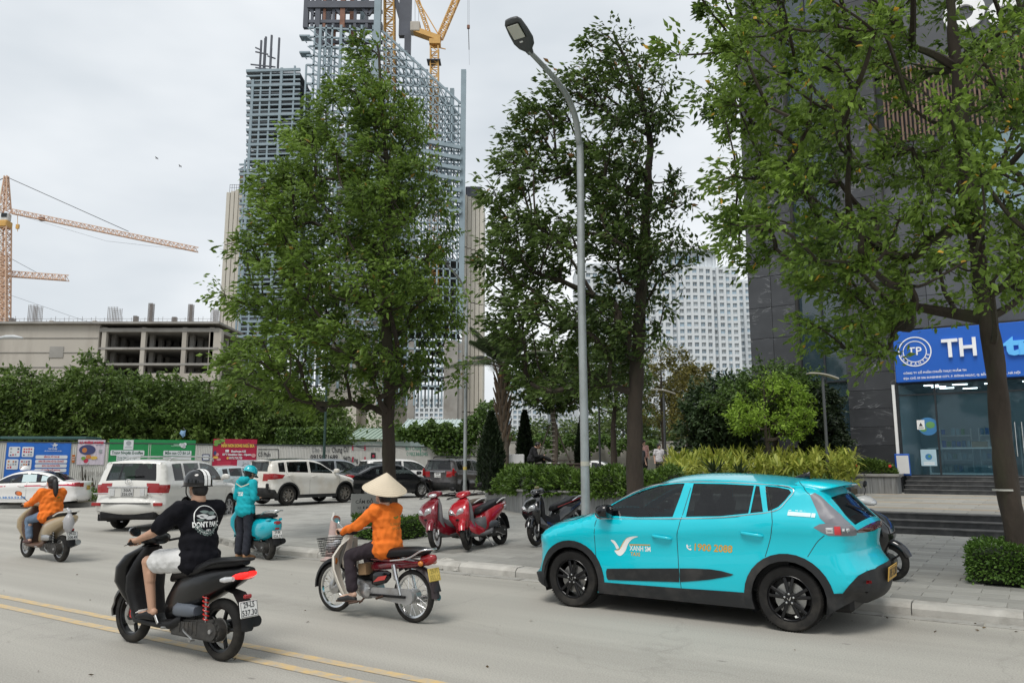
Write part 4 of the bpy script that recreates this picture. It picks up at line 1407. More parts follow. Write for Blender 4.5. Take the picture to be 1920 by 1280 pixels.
def big_tree(name,label,base,env,trunk,m_leaf,n_clump,n_leaf,size,seed,r0,wind=(-.5,0,0),bark=BARK,spread=.62,shell=.45,flat=.85,cl_r=(.45,.85),inset=.0,gaps=0):
 """env: [(z, xl, xr)] crown outline in metres from the trunk base; trunk: [(x, y, z)] centre line"""
 g_ = np.random.default_rng(seed)
 root = thing(name,label,'tree',base)
 env = sorted(env)
 ez = np.array([e[0] for e in env]); el = np.array([e[1] for e in env]); er = np.array([e[2] for e in env])
 tr_ = np.array(crom(trunk,8))
 tz = tr_[:,2]

 def tp(z): return np.array([np.interp(z,tz,tr_[:,0]),np.interp(z,tz,tr_[:,1]),z])
 el,er = el + inset * (er - el > 2.2 * inset),er - inset * (er - el > 2.2 * inset)
 N_ = n_clump * 40
 z = g_.uniform(ez[0],ez[-1] - inset * .7,N_)
 A_ = (np.interp(z,ez,er) - np.interp(z,ez,el)) / 2; XC = (np.interp(z,ez,er) + np.interp(z,ez,el)) / 2
 rr = np.where(g_.random(N_) > shell,np.sqrt(g_.random(N_)),g_.uniform(.72,1.0,N_)); th = g_.uniform(0,2 * math.pi,N_)
 ok = g_.random(N_) < (A_ / max((er - el) / 2)) ** 1.2 + .12
 if gaps:
  qx,qy = (XC + A_ * rr * np.cos(th)) * 1.7,A_ * rr * np.sin(th) * 1.7; zq = z * 1.9
  ok &= (np.sin(qx * 1.9 + 1.3 * np.sin(zq * 1.1) + seed) + np.sin(zq * 2.3 + 1.2 * np.sin(qx * .9) + seed * 2) + .7 * np.sin(qy * 1.7 + seed)) > gaps
 rr = rr * np.where(g_.random(N_) < .12,g_.uniform(1.08,1.28,N_),1.0)
 cand = np.stack([XC + A_ * rr * np.cos(th),np.interp(z,tz,tr_[:,1]) + A_ * flat * rr * np.sin(th),z],1)[ok]
 cl = np.empty((0,3)); sc3 = np.array([1,1,1.25])
 for p in cand:
  if len(cl) >= n_clump: break
  if len(cl) and (np.sum(((cl - p) * sc3) ** 2,1) < spread * spread).any(): continue
  cl = np.vstack([cl,p])
 n_clump = len(cl)
 # skeleton: grow outward, every clump hangs on the nearest lower, inner node
 nodes = [(*tp(z),z) for z in np.linspace(ez[0] * .80,tz[-1],26)]
 nodes = [np.array(n_[:3]) for n_ in nodes]
 rad_at = lambda z: r0 * max(.06,(1 - (z / (tz[-1] + .3)) ** 1.1))
 nr = [None] * len(nodes)
 order = sorted(cl,key=lambda p: np.linalg.norm(p - tp(p[2])))
 par,kids = {},{}
 allp = list(nodes)
 AP = np.zeros((len(nodes) + len(cl) + 1,3)); AP[:len(nodes)] = nodes
 for p in order:
  dv = p - AP[:len(allp)]
  dist = np.linalg.norm(dv,axis=1)
  rise = dv[:,2] / (dist + 1e-6)
  cost = dist * (1 + 1.4 * np.clip(.35 - rise,0,2))
  b = int(np.argmin(cost))
  par[len(allp)] = b
  AP[len(allp)] = p; allp.append(p)
 load = np.ones(len(allp))
 for i in range(len(allp) - 1,len(nodes) - 1,-1): load[par[i]] += load[i]
 tb = MB()
 rr_ = [r0 * (1.35 if i == 0 else 1.1 if i < 3 else 1) * (1 - .93 * max(0,tr_[i,2] / tr_[-1,2]) ** 1.15) + .012 for i in range(len(tr_))]
 tb.tube([tuple(p) for p in tr_],rr_,14)
 tb.xf(lambda p: p + Vector((math.sin(p.z * 7 + p.y * 30),math.cos(p.z * 5.3 + p.x * 30),0)) * .012)
 tb.build('trunk',bark,root,60)
 lb = MB()
 LP,LD,TI = [],[],[]
 w = np.array(wind,float)
 for i in range(len(nodes),len(allp)):
  a,b = allp[par[i]],allp[i]
  ra = .009 * math.sqrt(load[i]) * 1.35 + .008
  mid = (a + b) / 2 + np.array([0,0,-.06 * np.linalg.norm(b - a)]) + g_.normal(0,.05,3) * np.linalg.norm(b - a)
  lb.tube([tuple(q) for q in crom([a,mid,b],3)],[ra * (1 - .07 * q) for q in range(7)],5,cap=False)
  # twigs and leaves round this node
  R_ = g_.uniform(*cl_r)
  c0 = tp(b[2])
  out = b - c0; out[2] += .35 * np.linalg.norm(out[:2]); out = out / (np.linalg.norm(out) + 1e-6)
  nt = 11
  per = max(3,int(n_leaf / n_clump / nt))
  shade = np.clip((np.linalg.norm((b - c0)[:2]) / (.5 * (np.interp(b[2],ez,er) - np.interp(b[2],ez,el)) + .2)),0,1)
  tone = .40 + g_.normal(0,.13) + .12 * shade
  for k in range(nt):
   d = g_.normal(0,1,3) + out * .9 + w * .7; d[2] *= .75
   d /= np.linalg.norm(d) + 1e-6
   e = b + d * R_ * g_.uniform(.5,1.1)
   if k < 5: lb.tube([tuple(b),tuple((b + e) / 2 + [0,0,.03]),tuple(e)],[.008,.006,.003],3,cap=False)
   f = np.sqrt(g_.random(per)) * 1.08
   P = b + (e - b) * f[:,None] + g_.normal(0,.085 * R_ / .6,(per,3))
   LP.append(P); LD.append(np.repeat((d + w)[None],per,0)); TI.append(np.full(per,tone))
 lb.build('limbs',bark,root,60)
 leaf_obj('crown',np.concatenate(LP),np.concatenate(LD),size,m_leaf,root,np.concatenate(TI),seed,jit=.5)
 return root

def env_px(rows,base,Y,sh=0):
 """outline measured in the photo -> crown outline in metres"""
 out = []
 for y,a,b in rows:
  p,q = at(a,y,Y),at(b,y,Y)
  out.append((p.z - base[2],p.x - base[0],q.x - base[0]))
 return out

def trunk_px(rows,base,Y):
 out = [(0,0,-.1)]
 for x,y in rows:
  p = at(x,y,Y); out.append((p.x - base[0],0,p.z - base[2]))
 return out

T3p,T2p,T1p = [(x,y,plaza_z(x,y)) for x,y in TREES]
big_tree('street_tree','tall dense pyramid-shaped street tree left of the lamp post',T1p,
  env_px([(58,690,712),(100,640,735),(150,608,748),(200,590,795),(250,545,806),(300,480,815),(350,455,858),(400,447,868),(450,432,870),(500,430,880),(540,440,888),(580,425,884),(620,417,874),(660,402,866),(700,402,850),(735,440,815),(760,520,760)],T1p,T1p[1]),
  trunk_px([(728,800),(730,700),(722,560),(726,400),(722,250),(708,80)],T1p,T1p[1]),
  LEAF1,350,50000,.128,21,.145,(-.55,-.1,.0),spread=.33,inset=.4,gaps=-.42,cl_r=(.3,.6))
big_tree('street_tree','tall open-crowned street tree directly behind the teal taxi',T2p,
  env_px([(48,1120,1160),(100,1085,1208),(150,1062,1236),(200,985,1268),(250,955,1285),(300,940,1290),(350,924,1295),(400,912,1305),(450,902,1300),(500,892,1280),(550,892,1245),(600,905,1235),(650,940,1228),(700,955,1215),(738,1000,1150)],T2p,T2p[1]),
  trunk_px([(1190,800),(1197,640),(1208,450),(1216,330),(1212,220),(1150,60)],T2p,T2p[1]),
  LEAF2,250,26000,.118,33,.15,(-.6,-.1,.0),spread=.34,shell=.4,cl_r=(.26,.5),inset=.14,gaps=-.4,flat=.5)
big_tree('street_tree','near street tree on the right with yellowing leaves over the shop',T3p,
  env_px([(-420,1640,1860),(-250,1420,1960),(-100,1310,2050),(0,1262,2080),(100,1270,2090),(200,1295,2090),(300,1315,2090),(400,1305,2080),(450,1325,2060),(500,1390,2030),(550,1445,1990),(600,1492,1800),(640,1520,1725),(668,1560,1690)],T3p,T3p[1]),
  trunk_px([(1882,860),(1868,700),(1846,570),(1812,300),(1792,120),(1778,-60),(1760,-380)],T3p,T3p[1]),
  LEAF3,340,52000,.115,44,.138,(-.25,-.1,-.05),spread=.33,shell=.4,cl_r=(.28,.54),inset=.2,gaps=-.7)
_st = [o for o in COL.objects if o.name.startswith('street_tree') and not o.parent]
for k,(u_,nn) in enumerate(((-17,-9.5),(-8.5,-10.5),(-1,-9.5),(6.5,-10.5))):  # unseen tree copies, added so the taxi has something to reflect
 c_ = copy_tree(_st[k % 2]); p_ = UN(u_,nn); c_.location = (p_.x,p_.y,.1); c_.rotation_euler = (0,0,1.3 * k); c_.scale = (.72,.72,.66)
 c_['label'] = ('first','second','third','fourth')[k] + ' unseen tree from the left behind the viewer, added for reflections'
# white painted ring on the near trunk
rg = MB(); q = at(1884,918,T3p[1])
rg.tube([(q.x,q.y,q.z - .012),(q.x,q.y,q.z + .012)],.149,18,cap=False)
tag(rg.build('trunk_cord',mat('old_white_cord',(.5,.49,.44),.8,var=.3,scale=30)),'thin whitish cord tied round the near tree trunk','cord')

# ---- low hedges round the tree pits
def hedge_box(name,label,c,lu,ln,h,m,n,size,seed,rz=ROT_U,group=None):
 g_ = np.random.default_rng(seed)
 root = thing(name,label,'hedge',c,rz,group)
 core = MB(); core.box((0,0,h * .46),(lu * .93,ln * .9,h * .9),bev=.04)
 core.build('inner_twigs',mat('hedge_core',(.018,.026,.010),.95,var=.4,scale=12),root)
 P = g_.uniform(-1,1,(n,3)); P[:,2] = g_.random(n)
 k = g_.integers(0,6,n)
 P[k == 0,2] = 1; P[k == 1,2] = 1; P[k == 2,0] = -1; P[k == 3,1] = -1; P[k == 4,0] = 1; P[k == 5,1] = -1
 D = P.copy(); D[:,2] = (P[:,2] - .4) * 1.2
 Q = P * [lu / 2,ln / 2,h] + g_.normal(0,.018,(n,3))
 Q[:,2] += .05 * np.sin(Q[:,0] * 5 + seed) + .03 * np.sin(Q[:,1] * 9)
 leaf_obj('foliage',Q,D,size,m,root,None,seed,droop=-.25,width=.6,jit=.55)
 return root

hc = Vector(TREES[0] + (0,))
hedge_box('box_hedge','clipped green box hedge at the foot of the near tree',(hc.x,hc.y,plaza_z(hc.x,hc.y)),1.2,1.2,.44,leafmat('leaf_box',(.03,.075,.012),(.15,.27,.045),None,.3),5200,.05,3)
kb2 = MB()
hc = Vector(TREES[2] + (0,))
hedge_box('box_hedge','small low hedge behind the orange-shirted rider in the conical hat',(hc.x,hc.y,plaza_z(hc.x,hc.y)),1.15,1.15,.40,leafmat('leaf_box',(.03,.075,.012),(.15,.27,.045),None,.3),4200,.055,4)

# ---- stone planter with hedge in the middle
PL = [(-1.1,34.0),(-.75,29.5),(-.15,25.5),(.35,23.7)]
pr_far = [UN(u_,un_of(.35,23.7)[1]) for u_ in (-8,-4.5,-1.2)]
line = [Vector((x,y,0)) for x,y in crom(PL,4)] + [Vector((p.x,p.y,0)) for p in [UN(u_,un_of(.35,23.7)[1]) for u_ in np.arange(-12.1,-5.2,.9)]]
ZP = .30
planter = thing('stone_planter','long raised planter of striped grey marble with a bent corner','planter',(0,0,0))
for i in range(len(line) - 1):
 a,b = line[i],line[i + 1]
 d = b - a
 if d.length < .2: continue
 ang = math.atan2(d.y,d.x)
 nsl = max(1,round(d.length / .45))
 for k in range(nsl):
  p = a + d * ((k + .5) / nsl)
  MB().box((p.x,p.y,ZP - .05 + .32),(d.length / nsl - .008,.10,.68),ang,.006).build('marble_slab',GREYMAR,planter)
 MB().box(((a.x + b.x) / 2,(a.y + b.y) / 2,ZP + .635),(d.length + .05,.26,.06),ang,.012).build('coping',GREYCAP,planter)
soil = MB()
sp = [(p.x,p.y) for p in line] + [tuple(UN(-5.6,30.2)[:2]),tuple(UN(-7.5,32.6)[:2]),tuple(UN(-14,33)[:2]),(2,46),(-1,40)]
soil.prism(sp,lambda a,b,t: Vector((a,b,t)),.1,ZP + .56)
tag(soil.build('garden_bed',VERGE_M),kind='structure')

def path_hedge(name,label,pts_,w,h0,h1,n,size,m,seed,cat='hedge',tint=None):
 g_ = np.random.default_rng(seed)
 root = thing(name,label,cat,(0,0,0))
 P_ = np.array([(p[0],p[1]) for p in pts_])
 seg = np.linalg.norm(np.diff(P_,axis=0),axis=1); cum = np.concatenate([[0],np.cumsum(seg)])
 s_ = g_.random(n) * cum[-1]
 x = np.interp(s_,cum,P_[:,0]); y = np.interp(s_,cum,P_[:,1])
 th = g_.uniform(-.15,1.15,n) * math.pi
 lump = 1 + .12 * np.sin(s_ * 3.1) + .10 * np.sin(s_ * 7.7 + 1) + g_.normal(0,.06,n)
 rr = np.where(g_.random(n) < .75,1.0,g_.uniform(.6,1,n)) * lump
 i = np.clip(np.searchsorted(cum,s_) - 1,0,len(seg) - 1)
 t = np.diff(P_,axis=0)[i] / seg[i][:,None]
 nx,ny = -t[:,1],t[:,0]
 off = -np.cos(th) * w / 2 * rr
 zz = h0 + np.clip(np.sin(th),-.12,1) * (h1 - h0) * rr
 P = np.stack([x + nx * off,y + ny * off,zz],1)
 D = np.stack([nx * -np.cos(th),ny * -np.cos(th),np.sin(th) + .3],1)
 c = MB()
 st_ = np.linspace(0,cum[-1],40)
 c.tube([(np.interp(q,cum,P_[:,0]),np.interp(q,cum,P_[:,1]),h0 + (h1 - h0) * .25) for q in st_],(h1 - h0) * .62,8,sx=w / 2 * .8 / ((h1 - h0) * .62))
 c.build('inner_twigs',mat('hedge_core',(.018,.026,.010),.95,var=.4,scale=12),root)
 leaf_obj('foliage',P,D,size,m,root,tint,seed,droop=.1,width=.42,jit=.6)
 return root

hl = [line[k] + Vector((.45,.45,0)) for k in range(2,len(line)) if un_of(line[k].x,line[k].y)[0] < -8.2]
hl2 = []
for p in hl: hl2.append((p.x,p.y))
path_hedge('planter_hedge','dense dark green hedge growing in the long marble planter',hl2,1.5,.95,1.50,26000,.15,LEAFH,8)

# ---- golden strap-leaved plants
def blades(mb_v,mb_f,c,n,L,w,g_,up=.8,tint=None,tl=None):
 for k in range(n):
  a = g_.uniform(0,2 * math.pi)
  el = g_.uniform(.25,1.25)
  d = np.array([math.cos(a) * math.cos(el),math.sin(a) * math.cos(el),math.sin(el)])
  s_ = np.cross(d,[0,0,1.0]); s_ /= np.linalg.norm(s_) + 1e-6
  l = L * g_.uniform(.6,1.15)
  b0 = len(mb_v)
  base = np.array(c) + g_.normal(0,.06,3) * [1,1,.5]
  for f,ww in ((0,.5),(.4,1.0),(.75,.7),(1.0,.06)):
   p = base + d * l * f + np.array([0,0,-.55 * l * f * f * math.cos(el)])
   mb_v.append(p - s_ * w * ww / 2); mb_v.append(p + s_ * w * ww / 2)
  for q in range(3): mb_f.append((b0 + q * 2,b0 + q * 2 + 1,b0 + q * 2 + 3,b0 + q * 2 + 2))
  t = g_.beta(2,1.8) * .92
  tl += [t * .7,t * .7,t,t,t,t,min(t * 1.1,.92),min(t * 1.1,.92)]

def strap_plant(name,label,cs,n,L,w,m,seed,cat='plant',group=None):
 g_ = np.random.default_rng(seed)
 V,Fq,tl = [],[],[]
 for c in cs: blades(V,Fq,c,n,L,w,g_,tl=tl)
 me = np_mesh(name,np.array(V),np.array(Fq),m,smooth=True); vcol(me,tl)
 return tag(link(me,name),label,cat,group)

g_ = np.random.default_rng(5)
pos = []
for k in range(900):
 px = g_.uniform(1255,1600); Y = g_.uniform(23.5,30)
 p = at(px,868,Y)
 u_,n_ = un_of(p.x,p.y)
 if n_ < 20.6 or n_ > 28: continue
 if any((p.x - q[0]) ** 2 + (p.y - q[1]) ** 2 < .36 ** 2 for q in pos): continue
 pos.append((p.x,p.y,.9 + (n_ - 20.6) * .11))
gold = thing('golden_plants','mass of golden yellow strap-leaved plants behind the taxi roof','plants',(0,0,0))
gold['kind'] = 'stuff'
V,Fq,tl = [],[],[]
for c in pos:
 for h in (0,.35,.6): blades(V,Fq,(c[0],c[1],c[2] + h - .25),13,.55,.07,g_,tl=tl)
me = np_mesh('strap_leaves',np.array(V),np.array(Fq),LEAFG,smooth=True); vcol(me,tl)
tag(link(me,'strap_leaves',gold),kind='stuff')
q = at(1340,874,22.6)
strap_plant('agave','spiky grey-green agave rosette in front of the golden plants',[(q.x,q.y,q.z - .2)],34,.75,.07,LEAFP,61)
q = at(1385,876,22.8)
strap_plant('agave','right-hand agave rosette beside the first, low in the bed',[(q.x,q.y,q.z - .2)],30,.6,.06,LEAFP,62)
lowg = []
for k in range(60):
 q = at(g_.uniform(1230,1560),868,g_.uniform(22.4,24.2)); lowg.append((q.x,q.y,1.1))
tag(strap_plant('ground_cover',None,lowg,26,.5,.045,LEAFV,63,None),kind='stuff')

# ---- cone shaped cypresses
def cypress(label,px,Y,ytop_,wpx,zb,seed,group='cypresses in the garden'):
 b = at(px,868,Y); zt_ = at(px,ytop_,Y).z; wr = wpx / 2 * Y / 1470
 g_ = np.random.default_rng(seed)
 root = thing('cypress',label,'tree',(b.x,b.y,zb),0,group)
 h = zt_ - zb
 MB().tube([(0,0,0),(0,0,h * .9)],[.09,.02],8).build('trunk',BARK,root)
 n = 9000
 f = g_.random(n) ** .8
 rr = wr * np.clip(np.minimum(1,(1 - f) * 1.9),.02,1) ** .8 * (.85 + .15 * np.sin(f * 40 + g_.random(n) * 6)) * np.where(g_.random(n) < .8,g_.uniform(.85,1.05,n),g_.uniform(.4,.9,n))
 a = g_.uniform(0,2 * math.pi,n)
 P = np.stack([rr * np.cos(a),rr * np.sin(a),.1 + f * (h - .15)],1)
 D = np.stack([np.cos(a) * .7,np.sin(a) * .7,np.full(n,1.0)],1)
 leaf_obj('crown',P,D,.13,LEAFC,root,None,seed,droop=-.2,width=.35,jit=.25)
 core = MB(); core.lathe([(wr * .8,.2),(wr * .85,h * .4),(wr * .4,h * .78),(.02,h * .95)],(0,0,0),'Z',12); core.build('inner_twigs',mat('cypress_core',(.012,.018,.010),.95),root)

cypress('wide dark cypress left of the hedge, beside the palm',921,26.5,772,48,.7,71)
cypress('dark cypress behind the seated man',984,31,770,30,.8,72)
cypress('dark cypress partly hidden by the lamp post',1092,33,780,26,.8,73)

# ---- smaller trees (light skeleton + leaf clumps)
def small_tree(name,label,px,Y,zb,rows,m,n_clump,n_leaf,size,seed,r0=.09,trunk=None,bark=BARK,wind=(0,0,0),**k):
 b = at(px,868,Y)
 base = (b.x,b.y,zb)
 env = env_px(rows,base,Y)
 tr_ = trunk_px(trunk,base,Y) if trunk else [(0,0,-.1),(.05,0,env[-1][0] * .4),(-.04,0,env[0][0] * .6),(.0,0,max(e[0] for e in env) * .95)]
 return big_tree(name,label,base,env,tr_,m,n_clump,n_leaf,size,seed,r0,wind,bark,**k)

small_tree('lime_tree','bright lime green feathery small tree before the dark granite',1440,26.5,1.0,
  [(706,1440,1470),(730,1400,1500),(755,1380,1508),(780,1372,1512),(800,1375,1510),(815,1400,1500)],LEAFL,80,8000,.11,81,.07,spread=.30,cl_r=(.2,.42),flat=.8,gaps=-.5)
small_tree('garden_tree','mid green garden tree behind the lime coloured one',1455,28.3,1.0,
  [(690,1420,1480),(710,1380,1520),(740,1365,1530),(770,1370,1525),(800,1390,1500)],leafmat('leaf_mid',(.03,.06,.012),(.13,.22,.04),None,.3),70,10000,.15,82,.12,spread=.6,cl_r=(.4,.7))
small_tree('mango_tree','round dark-leaved mango tree in the garden',1345,31,.9,
  [(712,1330,1372),(735,1310,1390),(765,1300,1400),(800,1300,1402),(835,1305,1400),(860,1315,1390)],leafmat('leaf_mango',(.018,.038,.016),(.085,.135,.05),None,.25),95,14000,.22,83,.13,spread=.5,cl_r=(.4,.7))
small_tree('pine_tree','dark layered conifer against the granite wall',1540,27.5,1.0,
  [(722,1532,1548),(760,1515,1560),(800,1508,1568),(840,1512,1575),(865,1520,1570)],LEAFC,60,9000,.16,84,.09,spread=.42,cl_r=(.3,.5))
small_tree('garden_tree','thin yellowing tree behind the middle street tree trunk',1245,44,.8,
  [(655,1235,1275),(690,1215,1300),(730,1205,1320),(770,1208,1310),(800,1215,1290)],LEAFY,60,5500,.2,85,.14,spread=.7,cl_r=(.4,.8))
small_tree('garden_tree','yellow-green thin tree left of the mango tree',1290,50,.8,
  [(690,1270,1320),(730,1262,1330),(770,1265,1325),(810,1270,1318)],LEAFY,45,4000,.22,86,.12,spread=.8,cl_r=(.5,.9))
small_tree('garden_tree','slim dark-leaved tree tied to a post behind the lamp post',1152,36,.8,
  [(640,1120,1180),(680,1090,1200),(720,1085,1200),(760,1100,1190)],LEAF2,70,8000,.17,87,.16,trunk=[(1150,800),(1155,740),(1150,680)],spread=.55,cl_r=(.4,.7))
st_root = small_tree('staked_tree','young tree with banded trunk held by wooden stakes',1036,30,.9,
  [(640,1020,1060),(680,985,1085),(710,975,1090),(740,985,1088),(765,1000,1085)],LEAF2,60,6500,.2,88,.12,trunk=[(1042,820),(1036,770),(1038,700),(1040,650)],spread=.5,cl_r=(.35,.65),bark=BARK2)
stk = MB()
for dx,dy in ((-.7,-.3),(.75,-.2),(.1,.6)):
 stk.tube([(dx * 1.35,dy * 1.35,.0),(dx * .12,dy * .12,2.3)],.03,6)
for a_,b_ in (((-.75,-.33,.95),(.8,-.22,.95)),((.8,-.22,.95),(.1,.65,.95)),((.1,.65,.95),(-.75,-.33,.95))): stk.tube([a_,b_],.025,6)
stk.build('stake_frame',mat('weathered_stake',(.09,.075,.06),.9),st_root)
bnd = MB()
for k in range(14): bnd.tube([(0.02,0,1.0 + k * .17),(0.02,0,1.035 + k * .17)],.125,10,cap=False)
bnd.build('trunk_band',mat('pale_band',(.34,.32,.26),.8),st_root)

# ---- palm
def palm(label,px,Y,zb,htop,seed):
 b = at(px,868,Y)
 g_ = np.random.default_rng(seed)
 root = thing('palm_tree',label,'tree',(b.x,b.y,zb))
 t = MB()
 t.tube(crom([(0,0,0),(.05,0,htop * .4),(.0,0,htop * .75),(0,0,htop)],6),[.22 - .004 * k for k in range(19)],12); t.build('trunk',BARK2,root,60)
 boots = MB()
 for k in range(60):
  a = k * 2.4; z = htop * (.35 + .62 * k / 60)
  boots.tube([(.17 * math.cos(a),.17 * math.sin(a),z - .15),(.25 * math.cos(a),.25 * math.sin(a),z + .1),(.36 * math.cos(a),.36 * math.sin(a),z + .42)],[.05,.045,.02],5)
 boots.build('leaf_bases',mat('palm_boots',(.12,.085,.055),.9,var=.3),root)
 for k in range(22):
  a = k * 2.399 + g_.uniform(-.2,.2); el = g_.uniform(.35,1.35)
  L = g_.uniform(2.2,3.0)
  path = []
  for s_ in np.linspace(0,1,12):
   rr = L * s_ * math.cos(el) * (1 - .12 * s_); zz = L * s_ * math.sin(el) - 1.1 * s_ * s_ * (1.1 - .3 * math.sin(el))
   path.append(np.array([rr * math.cos(a),rr * math.sin(a),htop + zz]))
  V,Fq,tl = [],[],[]
  for i in range(1,44):
   f = .12 + .88 * i / 44
   p = np.array([np.interp(f,np.linspace(0,1,12),[q[j] for q in path]) for j in range(3)])
   p2 = np.array([np.interp(min(f + .05,1),np.linspace(0,1,12),[q[j] for q in path]) for j in range(3)])
   tt = (p2 - p); tt /= np.linalg.norm(tt) + 1e-6
   sd = np.cross(tt,[0,0,1.0]); sd /= np.linalg.norm(sd) + 1e-6
   ll = .55 * math.sin(math.pi * min(f * .9 + .1,1)) + .1
   for s_ in (-1,1):
    e = p + (sd * s_ * .8 + tt * .6) * ll + np.array([0,0,-.30 * ll])
    b0 = len(V)
    V += [p - tt * .012,p + tt * .012,(p + e) / 2 + tt * .02 + [0,0,.03],(p + e) / 2 - tt * .02 + [0,0,.03],e]
    Fq += [(b0,b0 + 1,b0 + 2),(b0,b0 + 2,b0 + 3),(b0 + 3,b0 + 2,b0 + 4)]
    tl += [g_.beta(2,2) * .9] * 5
  n0_ = len(V)
  me = np_mesh('frond',np.array(V),np.array(Fq),LEAFP); vcol(me,tl)
  fo = link(me,'frond',root)
  sp_ = MB(); sp_.tube([tuple(q) for q in path],[.03 * (1 - .07 * i) for i in range(12)],5); sp_.build('midrib',BARK2,fo)
 return root

palm('shaggy palm with brown leaf bases behind the wide cypress',942,29.5,.8,at(942,690,29.5).z - .8,91)

# ---- roadside bushes and trees above the fence (left)
bushes = [(-60,40,700,150,'leafy tree above the blue banner at the left edge'),(45,41,700,120,'broad bushy tree behind the blue banner'),(120,43,712,110,'low leafy tree behind the coffee poster'),(185,42,676,110,'tall leafy tree over the green banner'),(255,44,712,110,'rounded leafy tree above the white SUV'),
  (320,45,706,110,'leafy tree with a fresh crown right of the open floors'),(385,46,716,110,'dense leafy tree beside the red banner'),(450,47,712,110,'dark leafy tree behind the red banner'),(520,48,725,110,'leafy tree left of the big street tree trunk'),(590,49,742,100,'low tree spilling over the fence by the trunk')]
for i,(px,Y,yt,w,lab) in enumerate(bushes):
 h = w / 2
 small_tree('roadside_tree',lab,px,Y,.1,
   [(yt,px - h * .3,px + h * .3),(yt + 25,px - h * .8,px + h * .8),(yt + 55,px - h * 1.1,px + h * 1.1),(yt + 90,px - h * 1.15,px + h * 1.15),(825,px - h,px + h),(845,px - h * .6,px + h * .6)],LEAFB,62,8200,.26,100 + i,.13,spread=.75,cl_r=(.55,.95))
# ================================================================== cars
def poly_sd(P,Q):
 """distance from points P (n,2) to open polyline Q (m,2), plus the fractional index of the nearest spot"""
 best = np.full(len(P),1e9); bi = np.zeros(len(P))
 for i in range(len(Q) - 1):
  a,b = Q[i],Q[i + 1]
  ab = b - a; L2 = ab @ ab + 1e-12
  t = np.clip(((P - a) @ ab) / L2,0,1)
  d = np.linalg.norm(P - (a + t[:,None] * ab),axis=1)
  m = d < best
  best[m] = d[m]; bi[m] = i + t[m]
 return best,bi

class CarShape:
 """two sheets: the flanks as y = S(x, z) and a strip wrapped over nose, roof and tail"""

 def __init__(s,sp):
  s.sp = sp
  K = sp['sil']                      # (x, z, crown, corner radius)
  s.n = 6
  D = np.array(crom(K,s.n))
  s.sil = D[:,:2]; s.cr = np.clip(D[:,2],.004,1); s.rr = np.clip(D[:,3],.012,1)
  t = np.gradient(s.sil,axis=0); t /= np.linalg.norm(t,axis=1,keepdims=True) + 1e-9
  s.nrm = np.stack([-t[:,1],t[:,0]],1)           # outward when the outline runs front -> roof -> rear ...
  c = s.sil.mean(0)
  if np.mean(np.sum((s.sil - c) * s.nrm,1)) < 0: s.nrm = -s.nrm
  s.E = s.sil - s.nrm * s.cr[:,None]
  s.arc = np.concatenate([[0],np.cumsum(np.linalg.norm(np.diff(s.sil,axis=0),axis=1))])

 def W(s,x,z):
  sp = s.sp
  w = sp['w']
  xf,xr = sp['taper']                # taper starts here, front and rear
  nf,nr = sp['nose'],sp['tail']
  tf = np.clip((x - xf) / (nf - xf),0,1.3); tr_ = np.clip((xr - x) / (xr - nr),0,1.3)
  p = w - sp['tap'][0] * tf ** 2 - sp['tap'][1] * tr_ ** 2
  zb = np.interp(x,*sp['belt'])
  lo = np.clip((.62 - z) / .5,0,1.2)
  y = p - .045 * lo ** 2
  # shoulder line and the hollow below it
  if sp.get('crease',1): y = y + .016 * np.exp(-((z - (zb - .17)) / .045) ** 2) - .014 * np.exp(-((z - (zb - .38)) / .13) ** 2)
  up = np.clip(z - (zb - .06),0,2)
  y = y - np.where(up > 0,.03 * np.clip(up / .06,0,1) + np.maximum(up - .03,0) * sp.get('tumble',.36),0)
  return y

 def S(s,x,z):
  x = np.atleast_1d(np.asarray(x,float)); z = np.atleast_1d(np.asarray(z,float))
  P = np.stack([x,z],1)
  d,bi = poly_sd(P,s.E)
  r = np.interp(bi,np.arange(len(s.rr)),s.rr)
  w = s.W(x,z)
  f = np.clip(d / r,0,1)
  return w - r + r * np.sqrt(np.clip(1 - (1 - f) ** 2,0,1))

 def at_k(s,k):
  """arc length and so on at control point number k (fractional)"""
  i = k * s.n
  j = np.arange(len(s.arc))
  return np.interp(i,j,s.arc)

 def strip(s,a,v):
  j = np.arange(len(s.arc))
  i = np.interp(a,s.arc,j)
  x = np.interp(i,j,s.sil[:,0]); z = np.interp(i,j,s.sil[:,1])
  nx = np.interp(i,j,s.nrm[:,0]); nz = np.interp(i,j,s.nrm[:,1])
  c = np.interp(i,j,s.cr)
  if not hasattr(s,'We'):
   s.We = s.W(s.E[:,0],s.E[:,1]) - s.rr
  we = np.interp(i,j,s.We)
  k = np.abs(v) ** 2.0 * c
  return np.stack([x - nx * k,v * we,z - nz * k],1)

def inside(P,poly):
 x,y = P[:,0],P[:,1]
 c = np.zeros(len(P),bool)
 j = len(poly) - 1
 for i in range(len(poly)):
  xi,yi = poly[i]; xj,yj = poly[j]
  if abs(yi - yj) > 1e-12:
   c ^= ((yi > y) != (yj > y)) & (x < (xj - xi) * (y - yi) / (yj - yi) + xi)
  j = i
 return c

